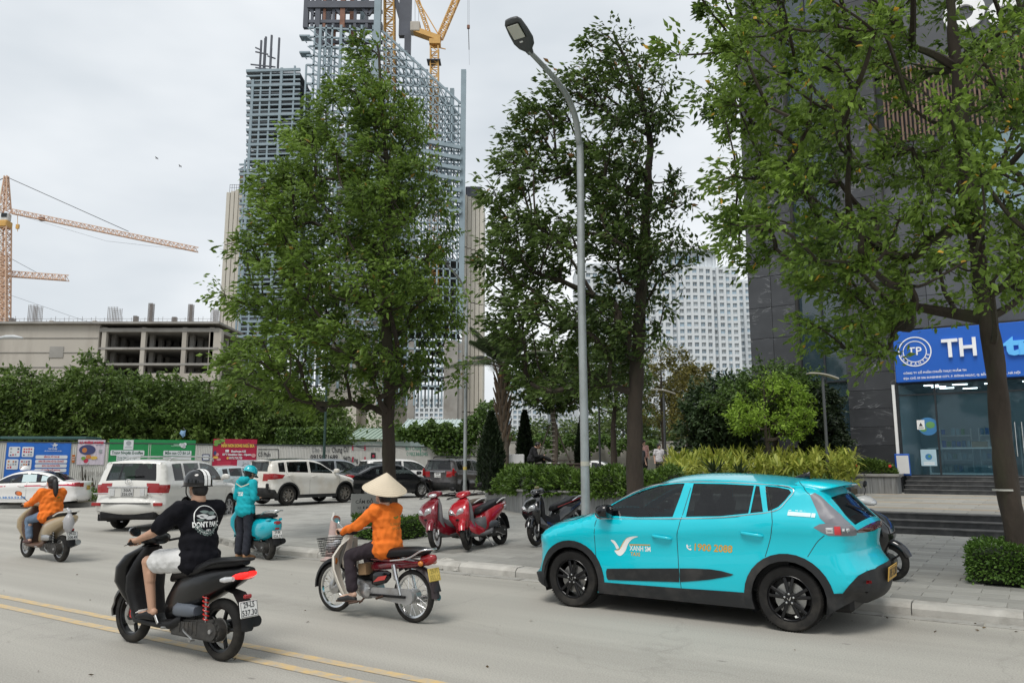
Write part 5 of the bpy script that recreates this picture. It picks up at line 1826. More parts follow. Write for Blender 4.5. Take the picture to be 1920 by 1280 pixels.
def sheet(outer,regions,step,extra=()):
 """triangulate the outline with all region outlines as edges; returns pts, tris, region index per tri"""
 pts,edges = [],[]

 def addloop(L):
  b = len(pts)
  out = []
  for i in range(len(L)):
   a,c = np.array(L[i]),np.array(L[(i + 1) % len(L)])
   m = max(1,int(np.linalg.norm(c - a) / (step * .8)))
   for q in range(m): out.append(a + (c - a) * q / m)
  pts.extend(out)
  edges.extend([(b + i,b + (i + 1) % len(out)) for i in range(len(out))])
 addloop(outer)
 for r in regions: addloop(r)
 O = np.array(outer)
 x0,y0 = O.min(0); x1,y1 = O.max(0)
 gx,gy = np.meshgrid(np.arange(x0 + step / 2,x1,step),np.arange(y0 + step / 2,y1,step))
 gx = gx + (np.arange(gx.shape[0]) % 2)[:,None] * step / 2
 G_ = np.stack([gx.ravel(),gy.ravel()],1)
 G_ = G_[inside(G_,outer)]
 if len(extra):
  e = np.array(extra); e = e[inside(e,outer)]
  d,_ = poly_sd(G_,e[:1] if len(e) < 2 else e)
  G_ = np.concatenate([G_,e])
 # drop grid points that sit almost on an outline
 Lp = np.array(pts)
 keep = np.ones(len(G_),bool)
 for i in range(0,len(Lp),400):
  dd = np.linalg.norm(G_[:,None] - Lp[None,i:i + 400],axis=2).min(1)
  keep &= dd > step * .35
 allp = [Vector(p) for p in pts] + [Vector(p) for p in G_[keep]]
 r = delaunay_2d_cdt(allp,edges,[],0,1e-5)
 V = np.array([(p.x,p.y) for p in r[0]])
 Tn = np.array([t for t in r[2] if len(t) == 3])
 C = V[Tn].mean(1)
 ok = inside(C,outer)
 Tn,C = Tn[ok],C[ok]
 idx = np.full(len(Tn),-1)
 for k,rg_ in enumerate(regions):
  m = inside(C,rg_) & (idx < 0)
  idx[m] = k
 return V,Tn,idx

def put_part(name,P3,Tn,nrm,m,parent,skirt=.012,off=0.0,label=None):
 """one part of the skin: its triangles, pushed out by off, with a turned-in rim"""
 used = np.unique(Tn)
 mp = {u: i for i,u in enumerate(used)}
 V = P3[used] + nrm[used] * off
 Nn = nrm[used]
 T2_ = np.vectorize(mp.get)(Tn)
 ec = {}
 for t in T2_:
  for i in range(3):
   e = (t[i],t[(i + 1) % 3]); k = (min(e),max(e))
   ec[k] = None if k in ec else e
 border = [e for e in ec.values() if e]
 verts = [tuple(v) for v in V]; faces = [tuple(int(i) for i in t) for t in T2_]
 n0_ = len(verts)
 bv = {}
 for a,b in border:
  for q in (a,b):
   if q not in bv:
    bv[q] = len(verts)
    verts.append(tuple(V[q] - Nn[q] * (skirt + max(off,0))))
 sk = [(int(b),int(a),bv[a],bv[b]) for a,b in border]
 me = bpy.data.meshes.new(name)
 me.from_pydata(verts,[],faces + sk)
 me.materials.append(m)
 me.polygons.foreach_set('use_smooth',[True] * len(faces) + [False] * len(sk))
 me.update()
 # exact surface normals for the skin, plain ones for the rim
 ln = []
 for p in me.polygons:
  for vi in p.vertices:
   ln.append(tuple(Nn[vi]) if p.index < len(faces) else tuple(p.normal))
 me.normals_split_custom_set(ln)
 o = link(me,name,parent)
 if label: o['label'] = label
 return o

def arc_pts(cx,cz,r,a0,a1,n=14):
 return [(cx + r * math.cos(R(a0 + (a1 - a0) * k / n)),cz + r * math.sin(R(a0 + (a1 - a0) * k / n))) for k in range(n + 1)]

def wheel(parent,loc,r,w,rim,style,m_rim,side,hero=False):
 """side: +1 left, -1 right; outer face looks along side*Y"""
 wh = link(None,'wheel',parent,loc)
 n = 40 if hero else 24
 s = side
 t = MB()
 t.lathe([(rim,-w * .46),(rim + .012,-w * .5),(r * .93,-w * .5),(r * .985,-w * .40),(r,-w * .25),(r,w * .25),(r * .985,w * .40),(r * .93,w * .5),(rim + .012,w * .5),(rim,w * .46)],(0,0,0),'Y',n,closed=True)
 if hero:
  for k in range(72):
   a = 2 * math.pi * k / 72
   for q in (-.3,.3):
    t.box((r * 1.0 * math.cos(a),w * q,r * 1.0 * math.sin(a)),(.004,w * .3,.012),Matrix.Rotation(-a,3,'Y'))
 t.build('tyre',RUBBER,wh,40)
 b = MB()
 b.lathe([(rim * 1.0,-w * .45),(rim * .93,-w * .35),(rim * .90,w * .1 * s),(rim * .93,w * .40 * s),(rim * 1.01,w * .47 * s),(rim * .985,w * .49 * s),(rim * .95,w * .42 * s)] if s > 0 else
   [(rim * 1.0,w * .45),(rim * .93,w * .35),(rim * .90,-w * .1),(rim * .93,-w * .40),(rim * 1.01,-w * .47),(rim * .985,-w * .49),(rim * .95,-w * .42)],(0,0,0),'Y',n)
 b.f = [f for f in b.f if len(f) == 4]; b.m = [0] * len(b.f)
 b.build('rim_barrel',m_rim,wh,40)
 MB().lathe([(rim * .70,-.02),(rim * .70,.02)],(0,w * .12 * s,0),'Y',20).build('brake_disc',STEEL,wh,30)
 sp = MB()
 yo = w * .43 * s
 n_sp,kind = style
 for k in range(n_sp):
  a0 = 2 * math.pi * k / n_sp + .3
  if kind == 'double':
   for dv in (-.17,.17):
    p0 = Vector((math.cos(a0 + dv * .7) * rim * .22,yo,math.sin(a0 + dv * .7) * rim * .22)); p1 = Vector((math.cos(a0 + dv * 1.25) * rim * .95,yo - .012 * s,math.sin(a0 + dv * 1.25) * rim * .95))
    sp.bar(p0,p1,.034,.030,bev=.006,up=(0,1,0))
  elif kind == 'twist':
   p0 = Vector((math.cos(a0) * rim * .18,yo,math.sin(a0) * rim * .18)); p1 = Vector((math.cos(a0 + .35) * rim * .95,yo - .012 * s,math.sin(a0 + .35) * rim * .95))
   sp.bar(p0,p1,rim * .17,.03,bev=.006,up=(0,1,0))
  else:
   p0 = Vector((math.cos(a0) * rim * .15,yo,math.sin(a0) * rim * .15)); p1 = Vector((math.cos(a0) * rim * .96,yo - .01 * s,math.sin(a0) * rim * .96))
   sp.bar(p0,p1,rim * .16,.03,bev=.006,up=(0,1,0))
 sp.build('spokes',m_rim,wh)
 MB().lathe([(rim * .26,-.03),(rim * .27,.0),(rim * .24,.014),(.004,.016)] if s > 0 else [(rim * .26,.03),(rim * .27,0),(rim * .24,-.014),(.004,-.016)],(0,yo,0),'Y',18).build('hub',m_rim,wh,40)
 if hero:
  for k in range(5):
   a = 2 * math.pi * k / 5 + .3
   MB().lathe([(.011,0),(.011,.012 * s),(.004,.014 * s)],(rim * .21 * math.cos(a),yo + .010 * s,rim * .21 * math.sin(a)),'Y',6).build('lug_nut',CHROME,wh)
  v = MB()
  yy = yo + .018 * s
  v.add([(-.022,yy,.02),(-.012,yy,.02),(.002,yy,-.016),(-.006,yy,-.022)],[(0,1,2,3)]); v.add([(.0,yy,-.022),(.006,yy,-.016),(.024,yy,.004),(.018,yy,.008)],[(0,1,2,3)])
  v.build('hub_emblem',CHROME,wh)
 return wh

def plate_obj(parent,loc,rot,w,h,lines,m,ink=INK):
 p = MB(); p.box((0,0,0),(.012,w,h),bev=.004)
 for k,s in enumerate(lines):
  text_on(p,s,lambda a,b: Vector((-.0075,-a,b)),0,(h * .24 if k == 0 else -h * .23) if len(lines) > 1 else 0,w=w * (.62 if k == 0 and len(lines) > 1 else .84),h=h * .34 if len(lines) > 1 else h * .6,bold=.02,mi=1)
 for s_ in (-1,1):
  p.box((-.0068,s_ * (w / 2 - .007),0),(.002,.004,h - .012),mi=1); p.box((-.0068,0,s_ * (h / 2 - .007)),(.002,w - .012,.004),mi=1)
 o = p.build('number_plate',[m,ink],parent,None,loc,rot)
 return o

def mesh_normals(P,T_,ref):
 fn = np.cross(P[T_[:,1]] - P[T_[:,0]],P[T_[:,2]] - P[T_[:,0]])
 vn = np.zeros_like(P)
 for k in range(3): np.add.at(vn,T_[:,k],fn)
 L = np.linalg.norm(vn,axis=1,keepdims=True)
 return np.where(L > 1e-12,vn / (L + 1e-15),ref)

def make_car(name,label,sp,loc,heading,step=.085,hero=False):
 """sp: shape and parts; heading: direction vector of the nose"""
 root = thing(name,label,'car',loc,math.atan2(heading[1],heading[0]))
 C = CarShape(sp)
 wx = sp['wheels']; wr = sp['wr']; ra = sp['ra']; zbot = sp.get('zbot',.2)
 # ---- flank outline with wheel arch cut-outs
 E = [tuple(p) for p in C.E[::2 if not hero else 1]]
 bot = []
 for cx in (wx[1],wx[0]):            # rear then front; outline runs rear-bottom -> front-bottom
  a = math.degrees(math.asin(min(1,(wr - zbot) / ra)))
  bot += arc_pts(cx,wr,ra,180 + a,-a,16)
 outer = E + bot
 regs,names = [],[]
 for r in sp['side']:
  regs.append([tuple(p) for p in r[1]]); names.append(r)
 extra = []
 for f in (.08,.3,.6,1.05):
  q = C.E - C.nrm * (C.rr * f)[:,None]
  extra += [tuple(p) for p in q[::3]]
 V,Tn,idx = sheet(outer,regs,step,extra)
 y = C.S(V[:,0],V[:,1])
 h = .004
 Sx = (C.S(V[:,0] + h,V[:,1]) - C.S(V[:,0] - h,V[:,1])) / (2 * h)
 Sz = (C.S(V[:,0],V[:,1] + h) - C.S(V[:,0],V[:,1] - h)) / (2 * h)
 Sx,Sz = np.clip(Sx,-6,6),np.clip(Sz,-6,6)
 nr = np.stack([-Sx,np.ones(len(V)),-Sz],1); nr /= np.linalg.norm(nr,axis=1,keepdims=True)
 parts = {}
 for side in (1,-1):
  P3 = np.stack([V[:,0],y * side,V[:,1]],1)
  N3 = nr * [1,side,1]
  TT = Tn if side < 0 else Tn[:,::-1]
  fl = np.cross(P3[TT[:,1]] - P3[TT[:,0]],P3[TT[:,2]] - P3[TT[:,0]])
  flip = np.sum(fl * N3[TT[:,0]],1) < 0
  TT = TT.copy(); TT[flip] = TT[flip][:,::-1]
  N3 = mesh_normals(P3,TT,N3)
  m = idx == -1
  parts[('body',side)] = put_part('side_panel',P3,TT[m],N3,sp['paint'],root)
  for k,r in enumerate(names):
   m = idx == k
   if m.sum() == 0: continue
   o = put_part(r[0],P3,TT[m],N3,r[2],root,off=r[3] if len(r) > 3 else 0)
   parts[(r[0],side,k)] = o
 # ---- strip: nose, bonnet, windscreen, roof, tail
 A = C.arc[-1]
 vs = .8
 regs2 = [[(C.at_k(k),v * vs) for k,v in r[1]] for r in sp['strip']]
 outer2 = [(a,-vs) for a in C.arc] + [(a,vs) for a in C.arc[::-1]]
 V2,T2_,i2 = sheet(outer2,regs2,step)
 P3 = C.strip(V2[:,0],V2[:,1] / vs)
 e = .006
 da = C.strip(np.clip(V2[:,0] + e,0,A),V2[:,1] / vs) - C.strip(np.clip(V2[:,0] - e,0,A),V2[:,1] / vs)
 dv = C.strip(V2[:,0],V2[:,1] / vs + e) - C.strip(V2[:,0],V2[:,1] / vs - e)
 N3 = np.cross(da,dv); N3 /= np.linalg.norm(N3,axis=1,keepdims=True) + 1e-9
 cen = np.array([0,0,.75])
 # make the normals point outward
 if np.mean(np.sum(N3 * (P3 - cen),1)) < 0: N3 = -N3
 fl = np.cross(P3[T2_[:,1]] - P3[T2_[:,0]],P3[T2_[:,2]] - P3[T2_[:,0]])
 flip = np.sum(fl * N3[T2_[:,0]],1) < 0
 T2_ = T2_.copy(); T2_[flip] = T2_[flip][:,::-1]
 N3 = mesh_normals(P3,T2_,N3)
 m = i2 == -1
 put_part('body',P3,T2_[m],N3,sp['paint'],root)
 for k,r in enumerate(sp['strip']):
  m = i2 == k
  if m.sum(): parts[('strip',k)] = put_part(r[0],P3,T2_[m],N3,r[2],root,off=r[3] if len(r) > 3 else 0)
 # ---- dark gaps between the panels
 gp = MB()
 for ln in sp.get('gaps',[]):
  q = np.array(crom(ln,6)); yy = C.S(q[:,0],q[:,1])
  t = np.gradient(q,axis=0); t /= np.linalg.norm(t,axis=1,keepdims=True) + 1e-9
  for side in (1,-1):
   vv = []
   for i in range(len(q)):
    for s_ in (-1,1): vv.append((q[i,0] - t[i,1] * .0035 * s_,(yy[i] + .0015) * side,q[i,1] + t[i,0] * .0035 * s_))
   gp.add(vv,[(2 * i,2 * i + 1,2 * i + 3,2 * i + 2) for i in range(len(q) - 1)])
 if gp.v: gp.build('panel_gap',INK,root)
 # ---- bright trim lines
 for ln,wd,mm,nm in sp.get('trim',[]):
  q = np.array(crom(ln,5)); yy = C.S(q[:,0],q[:,1])
  for side in (1,-1):
   MB().tube([(q[i,0],(yy[i] + .003) * side,q[i,1]) for i in range(len(q))],wd,6).build(nm,mm,root,60)
 # ---- underside and wheel housings
 ub = MB(); ub.box(((sp['nose'] + sp['tail']) / 2,0,zbot + .10),(sp['nose'] - sp['tail'] - .5,sp['w'] * 2 - .36,.16),bev=.04)
 ub.build('underbody',BLACKP,root)
 for cx in wx:
  for side in (1,-1):
   ln = MB()
   ar = arc_pts(cx,wr,ra + .012,-25,205,20)
   yi = sp['w'] - .30; yo = C.S([cx],[wr + ra])[0] - .01
   vv = []
   for x,z in ar: vv += [(x,yi * side,z),(x,yo * side,z)]
   ln.add(vv,[(2 * i,2 * i + 1,2 * i + 3,2 * i + 2) for i in range(len(ar) - 1)])
   ln.add([(x,yi * side,z) for x,z in ar],[tuple(range(len(ar)))])
   ln.build('wheel_housing',BLACKP,root)
   wheel(root,(cx,side * (sp['w'] - .012 - sp['ww'] / 2 - .03),wr),wr,sp['ww'],sp['rim'],sp['spokes'],sp['mrim'],side,hero)
 # ---- dark cabin with seats and a wheel
 sz = max(-.22,min(.3,sp['sil'][11][1] - 1.62)) if not hero else -.03
 MB().box((-.15,0,.62),(2.3,sp['w'] * 2 - .25,.5)).build('cabin_floor',BLACKP,root)
 for x,ys in ((.0,(.36,-.36)),(-.85,(.38,0,-.38))):
  for yq in ys:
   st_ = MB(); st_.box((x + .05,yq,.88 + sz),(.5,.46,.16),bev=.06); st_.box((x - .22,yq,1.08 + sz),(.14,.46,.56),Matrix.Rotation(-.2,3,'Y'),.06); st_.box((x - .27,yq,1.38 + sz),(.09,.26,.16),Matrix.Rotation(-.2,3,'Y'),.04)
   st_.build('seat',mat('seat_cloth',(.03,.03,.033),.8),root)
 stw = MB()
 stw.tube([(.50 + .07 * math.sin(a),.36 + .18 * math.cos(a),1.06 + sz + .165 * math.sin(a)) for a in np.linspace(0,2 * math.pi,21)],.014,6,cap=False)
 stw.build('steering_wheel',BLACKP,root)
 # ---- mirrors
 mx_,mz_ = sp['mirror']
 for side in (1,-1):
  my = C.S([mx_],[mz_ - .06])[0]
  mi_ = MB()
  mi_.rings([ering((mx_ + dx,(my + dy) * side,mz_ + dz),(0,s1,0),(0,0,s2),14,2.6) for dx,dy,dz,s1,s2 in ((.11,.10,.0,.05,.03),(.08,.115,.0,.095,.065),(.02,.12,.0,.115,.082),(-.05,.12,.0,.112,.080),(-.062,.12,.0,.10,.07))])
  mi_.bar((mx_ + .04,(my - .03) * side,mz_ - .07),(mx_ + .01,(my + .08) * side,mz_ - .04),.06,.04)
  mi_.build('wing_mirror',sp.get('mmirror',sp['paint']),root,50)
 # ---- door handles
 for hx,hz in sp['handles']:
  for side in (1,-1):
   yq = C.S([hx],[hz])[0]
   hm = MB()
   hm.rings([ering((hx + dx,(yq + dy) * side,hz + .012 * (dx / .12)),(0,.012 * ss,0),(0,0,.019 * ss),10) for dx,dy,ss in ((.125,.0,.5),(.105,.024,.9),(.05,.034,1),(-.05,.034,1),(-.10,.026,.95),(-.125,.0,.6))])
   hm.build('door_handle',sp.get('mhandle',sp['paint']),root,60)
 root['_shape'] = 0
 del root['_shape']
 return root,C,parts

def side_text(C,root,items,mats,name,side=1):
 mb_ = MB()
 for it_ in items:
  s,cx,cz,w,h,mi,bold,shear = it_
  V,Fs,tw_ = text_vf(s,bold,shear)
  k = w / tw_; kz = h / .72
  x = np.array([cx - side * p[0] * k for p in V]); z = np.array([cz + p[1] * kz for p in V])
  yy = C.S(x,z) + .003
  mb_.add([(x[i],yy[i] * side,z[i]) for i in range(len(V))],Fs,mi)
 return mb_.build(name,mats,root)

def side_poly(C,root,polys,mats,name,side=1):
 mb_ = MB()
 for poly,mi in polys:
  q = np.array(poly); V,Tn,_ = sheet([tuple(p) for p in q],[],.03)
  yy = C.S(V[:,0],V[:,1]) + (.003 + .0006 * mi)
  mb_.add([(V[i,0],yy[i] * side,V[i,1]) for i in range(len(V))],[tuple(int(a) for a in t) for t in Tn],mi)
 return mb_.build(name,mats,root)

# ------------------------------------------------------------------ the teal taxi
TEAL = mat('teal_paint',(.0,.53,.64),.3,var=.02,coat=.85,spec=.35,dirt=(.06,.52,.60),dirt_amt=.12,dirt_scale=2)
CLAD = mat('grey_cladding',(.020,.021,.022),.62,spec=.3,var=.12,dirt=(.11,.10,.09),dirt_amt=.3,dirt_scale=4)
SMOKE = mat('smoked_lens',(.19,.19,.21),.35,var=.1,spec=.3)
taxi_sil = [(1.95,.21,.10,.20),(2.05,.30,.16,.26),(2.09,.45,.20,.32),(2.09,.62,.20,.34),(2.05,.76,.18,.33),(1.95,.90,.13,.28),(1.80,.985,.09,.20),(1.55,1.055,.07,.13),(1.25,1.115,.055,.10),(1.06,1.16,.05,.07),
   (.86,1.285,.06,.055),(.60,1.42,.07,.055),(.30,1.535,.075,.055),(.0,1.60,.075,.06),(-.35,1.622,.07,.06),(-.80,1.612,.065,.06),(-1.25,1.575,.06,.06),(-1.52,1.537,.055,.06),(-1.62,1.512,.055,.06),
   (-1.685,1.472,.055,.07),(-1.745,1.415,.055,.07),(-1.83,1.325,.055,.08),(-1.93,1.215,.06,.09),(-2.03,1.13,.07,.11),(-2.075,1.06,.09,.16),(-2.06,.96,.10,.20),(-2.05,.85,.10,.22),(-2.09,.755,.10,.24),(-2.14,.69,.11,.25),(-2.15,.60,.11,.26),(-2.155,.48,.11,.27),(-2.10,.36,.11,.26),(-1.95,.27,.10,.2)]
A_F = [(1.885,.20),(1.885,.30)]

def ring_poly(cx,cz,r0,r1,a0,a1):
 return arc_pts(cx,cz,r1,a0,a1,22) + arc_pts(cx,cz,r0 - .02,a1,a0,22)

CX_F,CX_R,WR = 1.305,-1.305,.338
clad_l = [(.93,.335),(.60,.338),(-.126,.349),(-.46,.358),(-.90,.366),(-.90,.18),(.93,.18)]
front_bump = [(1.70,.19),(1.735,.385),(1.80,.385),(1.90,.36),(2.2,.36),(2.2,.1),(1.70,.1)]
rear_bump = [(-1.58,.30),(-1.69,.33),(-1.735,.43),(-1.835,.437),(-1.90,.52),(-1.98,.615),(-2.06,.66),(-2.3,.69),(-2.3,.1),(-1.55,.1)]
insert1 = [(.80,.497),(.60,.513),(.2,.543),(-.108,.566),(-.108,.417),(.2,.40),(.60,.378),(.79,.371),(.808,.40),(.812,.46)]
insert2 = [(-.120,.567),(-.30,.578),(-.474,.583),(-.60,.574),(-.735,.547),(-.70,.528),(-.47,.473),(-.30,.445),(-.120,.418)]
fwin = [(.80,1.115),(.90,1.14),(.86,1.18),(.70,1.285),(.45,1.405),(.20,1.478),(-.04,1.506),(-.135,1.508),(-.10,1.36),(-.035,1.130),(.40,1.108)]
rwin = [(-.245,1.510),(-.60,1.510),(-.955,1.497),(-.945,1.42),(-.915,1.20),(-.60,1.158),(-.195,1.137)]
qwin0 = [(-.975,1.496),(-1.015,1.492),(-1.075,1.222),(-.935,1.203)]
qwin = [(-1.078,1.494),(-1.22,1.484),(-1.335,1.462),(-1.362,1.43),(-1.30,1.345),(-1.235,1.278),(-1.15,1.236),(-1.125,1.232)]
# the D-pillar applique that runs down into the lamp
dpanel = [(-1.555,1.405),(-1.60,1.43),(-1.66,1.395),(-1.86,1.205),(-2.1,1.128),(-1.90,1.118),(-1.72,1.128),(-1.665,1.18)]
lamp = [(-1.60,1.082),(-1.66,1.118),(-1.72,1.126),(-1.90,1.116),(-2.2,1.115),(-2.2,1.03),(-1.95,1.005),(-1.74,1.005),(-1.67,1.04)]
lamp_red = [(-1.80,1.10),(-1.86,1.102),(-1.86,1.018),(-1.80,1.016)]
head_l = [(1.70,.905),(1.92,.86),(2.2,.845),(2.2,.875),(1.92,.905),(1.76,.925)]
black_tri = [(1.03,1.128),(.925,1.075),(.89,1.072),(.80,1.085),(.80,1.112),(.90,1.137),(.97,1.142)]
fog_l = [(1.875,.40),(1.90,.52),(1.96,.60),(1.985,.60),(1.945,.50),(1.93,.40)]
fdoor = [(.945,1.06),(.955,.94),(.957,.70),(.92,.43),(.885,.336),(.60,.339),(-.126,.350),(-.108,.56),(-.098,.88),(-.138,1.08),(-.235,1.535),(.20,1.50),(.45,1.43),(.70,1.31),(.92,1.165)]
rdoor = [(-.126,.350),(-.46,.36),(-.86,.366),(-.90,.50),(-1.0,.66),(-1.09,.755),(-1.15,.95),(-1.18,1.10),(-1.165,1.23),(-1.10,1.50),(-.60,1.535),(-.235,1.535),(-.138,1.08),(-.098,.88),(-.108,.56)]
taxi_sp = dict(sil=taxi_sil,w=.885,nose=2.09,tail=-2.16,taper=(.9,-1.0),tap=(.06,.05),belt=([-2.2,-1.2,-.2,.9,2.1],[1.25,1.225,1.135,1.075,.96]),tumble=.40,
   wheels=(CX_F,CX_R),wr=WR,ra=.385,ww=.215,rim=.232,spokes=(5,'double'),mrim=ALLOYD,zbot=.205,paint=TEAL,mmirror=GLOSSB,
   mirror=(.78,1.175),handles=[(.085,.90),(-.955,.982)],
   side=[('arch_trim',ring_poly(CX_F,WR,.385,.462,-50,182),CLAD,.012),('arch_trim',ring_poly(CX_R,WR,.385,.462,-50,190),CLAD,.012),
     ('front_bumper',front_bump,CLAD,.006),('rear_bumper',rear_bump,CLAD,.010),('sill_cladding',clad_l,CLAD,.014),
     ('door_insert',insert1,CLAD,.007),('door_insert',insert2,CLAD,.007),
     ('side_window',fwin,CARGLASS,-.006),('side_window',rwin,CARGLASS,-.006),('quarter_window',qwin0,CARGLASS,-.006),('quarter_window',qwin,CARGLASS,-.006),
     ('pillar_panel',dpanel,SMOKE,.003),('tail_lamp_red',lamp_red,mat('red_lens_bright',(.62,.05,.06),.15,coat=.5),.004),('tail_light',lamp,SMOKE,.003),('headlight',head_l,WHITEL,.002),('mirror_base',black_tri,GLOSSB,.002),('fog_lamp_frame',fog_l,CLAD,.003),
     ('front_door',fdoor,TEAL),('rear_door',rdoor,TEAL)],
   strip=[('windscreen',[(9.15,-.86),(9.15,.86),(12.4,.80),(12.4,-.80)],CARGLASS,-.004),('rear_window',[(20.1,-.84),(20.1,.84),(22.7,.90),(22.7,-.90)],CARGLASS,-.004),
     ('tail_light_bar',[(23.3,-1),(23.3,1),(24.5,1),(24.35,.3),(24.15,0),(24.35,-.3),(24.5,-1)],mat('dark_red_lens',(.09,.012,.014),.12,coat=.6),.004),
     ('rear_bumper',[(28.3,-1),(28.3,-.72),(28.0,-.6),(28.0,.6),(28.3,.72),(28.3,1),(32,1),(32,-1)],CLAD,.010),
     ('front_bumper',[(0,-1),(0,1),(1.3,1),(1.3,-1)],CLAD,.006),('grille',[(1.6,-.55),(1.6,.55),(2.7,.62),(2.7,-.62)],GLOSSB,.002),('light_bar',[(4.4,-1),(4.4,1),(4.75,1),(4.75,-1)],WHITEL,.003)],
   gaps=[[(.945,1.06),(.955,.94),(.957,.70),(.92,.43),(.885,.336)],[(-.235,1.535),(-.138,1.08),(-.098,.88),(-.108,.56),(-.126,.350)],[(-1.10,1.495),(-1.168,1.23),(-1.18,1.10),(-1.15,.95),(-1.085,.755)],
     [(1.06,1.13),(1.30,1.045),(1.55,1.0),(1.76,.93)],[(-1.70,1.005),(-1.62,.93),(-1.52,.78)],[(-1.44,1.545),(-1.50,1.46),(-1.555,1.41)],[(.90,1.165),(.70,1.305),(.45,1.425),(.20,1.50),(-.235,1.53),(-.6,1.53),(-1.1,1.51),(-1.4,1.47)]],
   trim=[([(.99,1.115),(.92,1.075),(.80,1.078),(.40,1.094),(-.137,1.115),(-.6,1.145),(-.93,1.187),(-1.15,1.222),(-1.25,1.262),(-1.315,1.34),(-1.385,1.43),(-1.36,1.475),(-1.22,1.503),(-.6,1.528),(-.1,1.522),(.20,1.492),(.45,1.418),(.70,1.298)],.006,CHROME,'window_chrome')])
tp_ = UN(-3.655,8.655 + .885,0)
TAXI,TC,_ = make_car('taxi','teal electric taxi hatchback parked at the kerb, nose to the left',taxi_sp,tp_,(-UX.x,-UX.y),step=.055,hero=True)

def fxz(px,py):
 """photo spot on the taxi's near flank -> car coordinates"""
 p = on_n(px,py,8.67)
 u_ = un_of(p.x,p.y)[0]
 return -(u_ + 3.655),p.z

zA = lambda x,y: fxz(960 + x / 4.57,880 + y / 4.57)
zB = lambda x,y: fxz(1330 + x / 3.765,870 + y / 3.765)
# winged check mark, name and number on the doors
wing_r = crom([zA(*p) for p in ((1088,572),(1040,570),(985,590),(950,640),(920,685),(880,690),(900,722),(922,736),(945,728),(975,690),(1000,630),(1040,590))],4,True)
wing_l = crom([zA(*p) for p in ((850,602),(880,606),(905,640),(918,668),(905,680),(893,672),(880,640))],4,True)
gold_l = [zA(*p) for p in ((880,690),(905,684),(925,672),(940,645),(960,612),(988,583),(1020,571),(985,588),(955,630),(935,668),(910,690))]
side_poly(TC,TAXI,[(wing_r,0),(wing_l,0),(gold_l,1),([zA(*p) for p in ((1008,636),(1186,640),(1186,648),(1008,646))],1)],[WHITEP,GOLDP],'door_logo')
c1_ = zA(1100,677); c2_ = zA(1058,724)
side_text(TC,TAXI,[('XANH SM',c1_[0],c1_[1],abs(zA(1010,677)[0] - zA(1190,677)[0]),abs(zA(1100,655)[1] - zA(1100,699)[1]),0,.018,0),('TAXI',c2_[0],c2_[1],abs(zA(1018,724)[0] - zA(1098,724)[0]),abs(zA(1058,708)[1] - zA(1058,740)[1]),1,.02,0)],[WHITEP,GOLDP],'door_lettering')
n1,n2 = zA(1555,670),zB(157,595)
side_text(TC,TAXI,[('1900 2088',(n1[0] + n2[0]) / 2,(n1[1] + n2[1]) / 2,abs(n1[0] - n2[0]),.078,0,.022,.12)],[GOLDP],'phone_number')
ph = crom([zA(*p) for p in ((1497,642),(1506,640),(1512,655),(1508,664),(1522,676),(1532,672),(1540,682),(1530,690),(1510,680),(1497,662))],2,True)
side_poly(TC,TAXI,[(ph,0)] + [([zA(x + d,y),zA(x + d + 4,y + 2),zA(x + d - 2,y + 14),zA(x + d - 6,y + 12)],0) for d,x,y in ((0,1520,648),(10,1522,644))],[WHITEP],'phone_symbol')
side_poly(TC,TAXI,[([zB(550,332),zB(712,345),zB(712,372),zB(550,360)],0),([zB(717,345),zB(745,347),zB(745,375),zB(717,373)],0),([zB(553,322),zB(572,322),zB(572,328),zB(553,328)],0)] + [([zB(600 + 30 * k,324 + 2 * k),zB(620 + 30 * k,325 + 2 * k),zB(620 + 30 * k,330 + 2 * k),zB(600 + 30 * k,329 + 2 * k)],0) for k in range(5)],[mat('sticker_pale',(.62,.78,.78),.5)],'rear_sticker')
# lamp internals, reflector, plate, aerial, wheel balance weights
side_poly(TC,TAXI,[([(-1.875,1.085),(-1.90,1.085),(-1.90,1.03),(-1.875,1.03)],1),([(-1.915,1.085),(-1.94,1.085),(-1.94,1.035),(-1.915,1.035)],1),([(-1.72,1.085),(-1.79,1.09),(-1.79,1.03),(-1.72,1.025)],1)],[WHITEL,WHITEL],'lamp_reflector')
side_poly(TC,TAXI,[([(-2.03,.56),(-2.10,.573),(-2.10,.543),(-2.03,.53)],1)],[REDL,REDL],'bumper_reflector')
spo = MB(); rows = []
for y_,dx,dz in ((-.64,.16,-.035),(-.60,.05,-.012),(-.45,.0,.0),(0,-.02,.012),(.45,.0,.0),(.60,.05,-.012),(.64,.16,-.035)):
 rows.append([Vector((x + dx * (1 if x < -1.5 else .3),y_,z + dz)) for x,z in ((-1.42,1.556),(-1.62,1.545),(-1.79,1.512),(-1.815,1.500),(-1.80,1.488),(-1.66,1.490),(-1.50,1.51))])
spo.rings(rows); spo.build('rear_spoiler',TEAL,TAXI,50)
plate_obj(TAXI,(-2.185,0,.585),(0,R(-6),0),.52,.15,['30E 512.88'],mat('plate_ochre',(.52,.31,.06),.55,var=.1))
fin = MB(); fin.rings([ering((-1.30 + dx,0,1.565 - .02 * abs(dx) + dz),(.0,sy,0),(0,0,sz),10) for dx,dz,sy,sz in ((.14,.0,.012,.004),(.06,.012,.026,.018),(-.02,.024,.026,.034),(-.07,.034,.018,.046),(-.085,.034,.008,.05))]); fin.build('roof_aerial',GLOSSB,TAXI,60)
wip = MB(); wip.bar((-1.95,.02,1.22),(-1.84,.36,1.31),.014,.014); wip.build('rear_wiper',BLACKP,TAXI)
bw = MB()
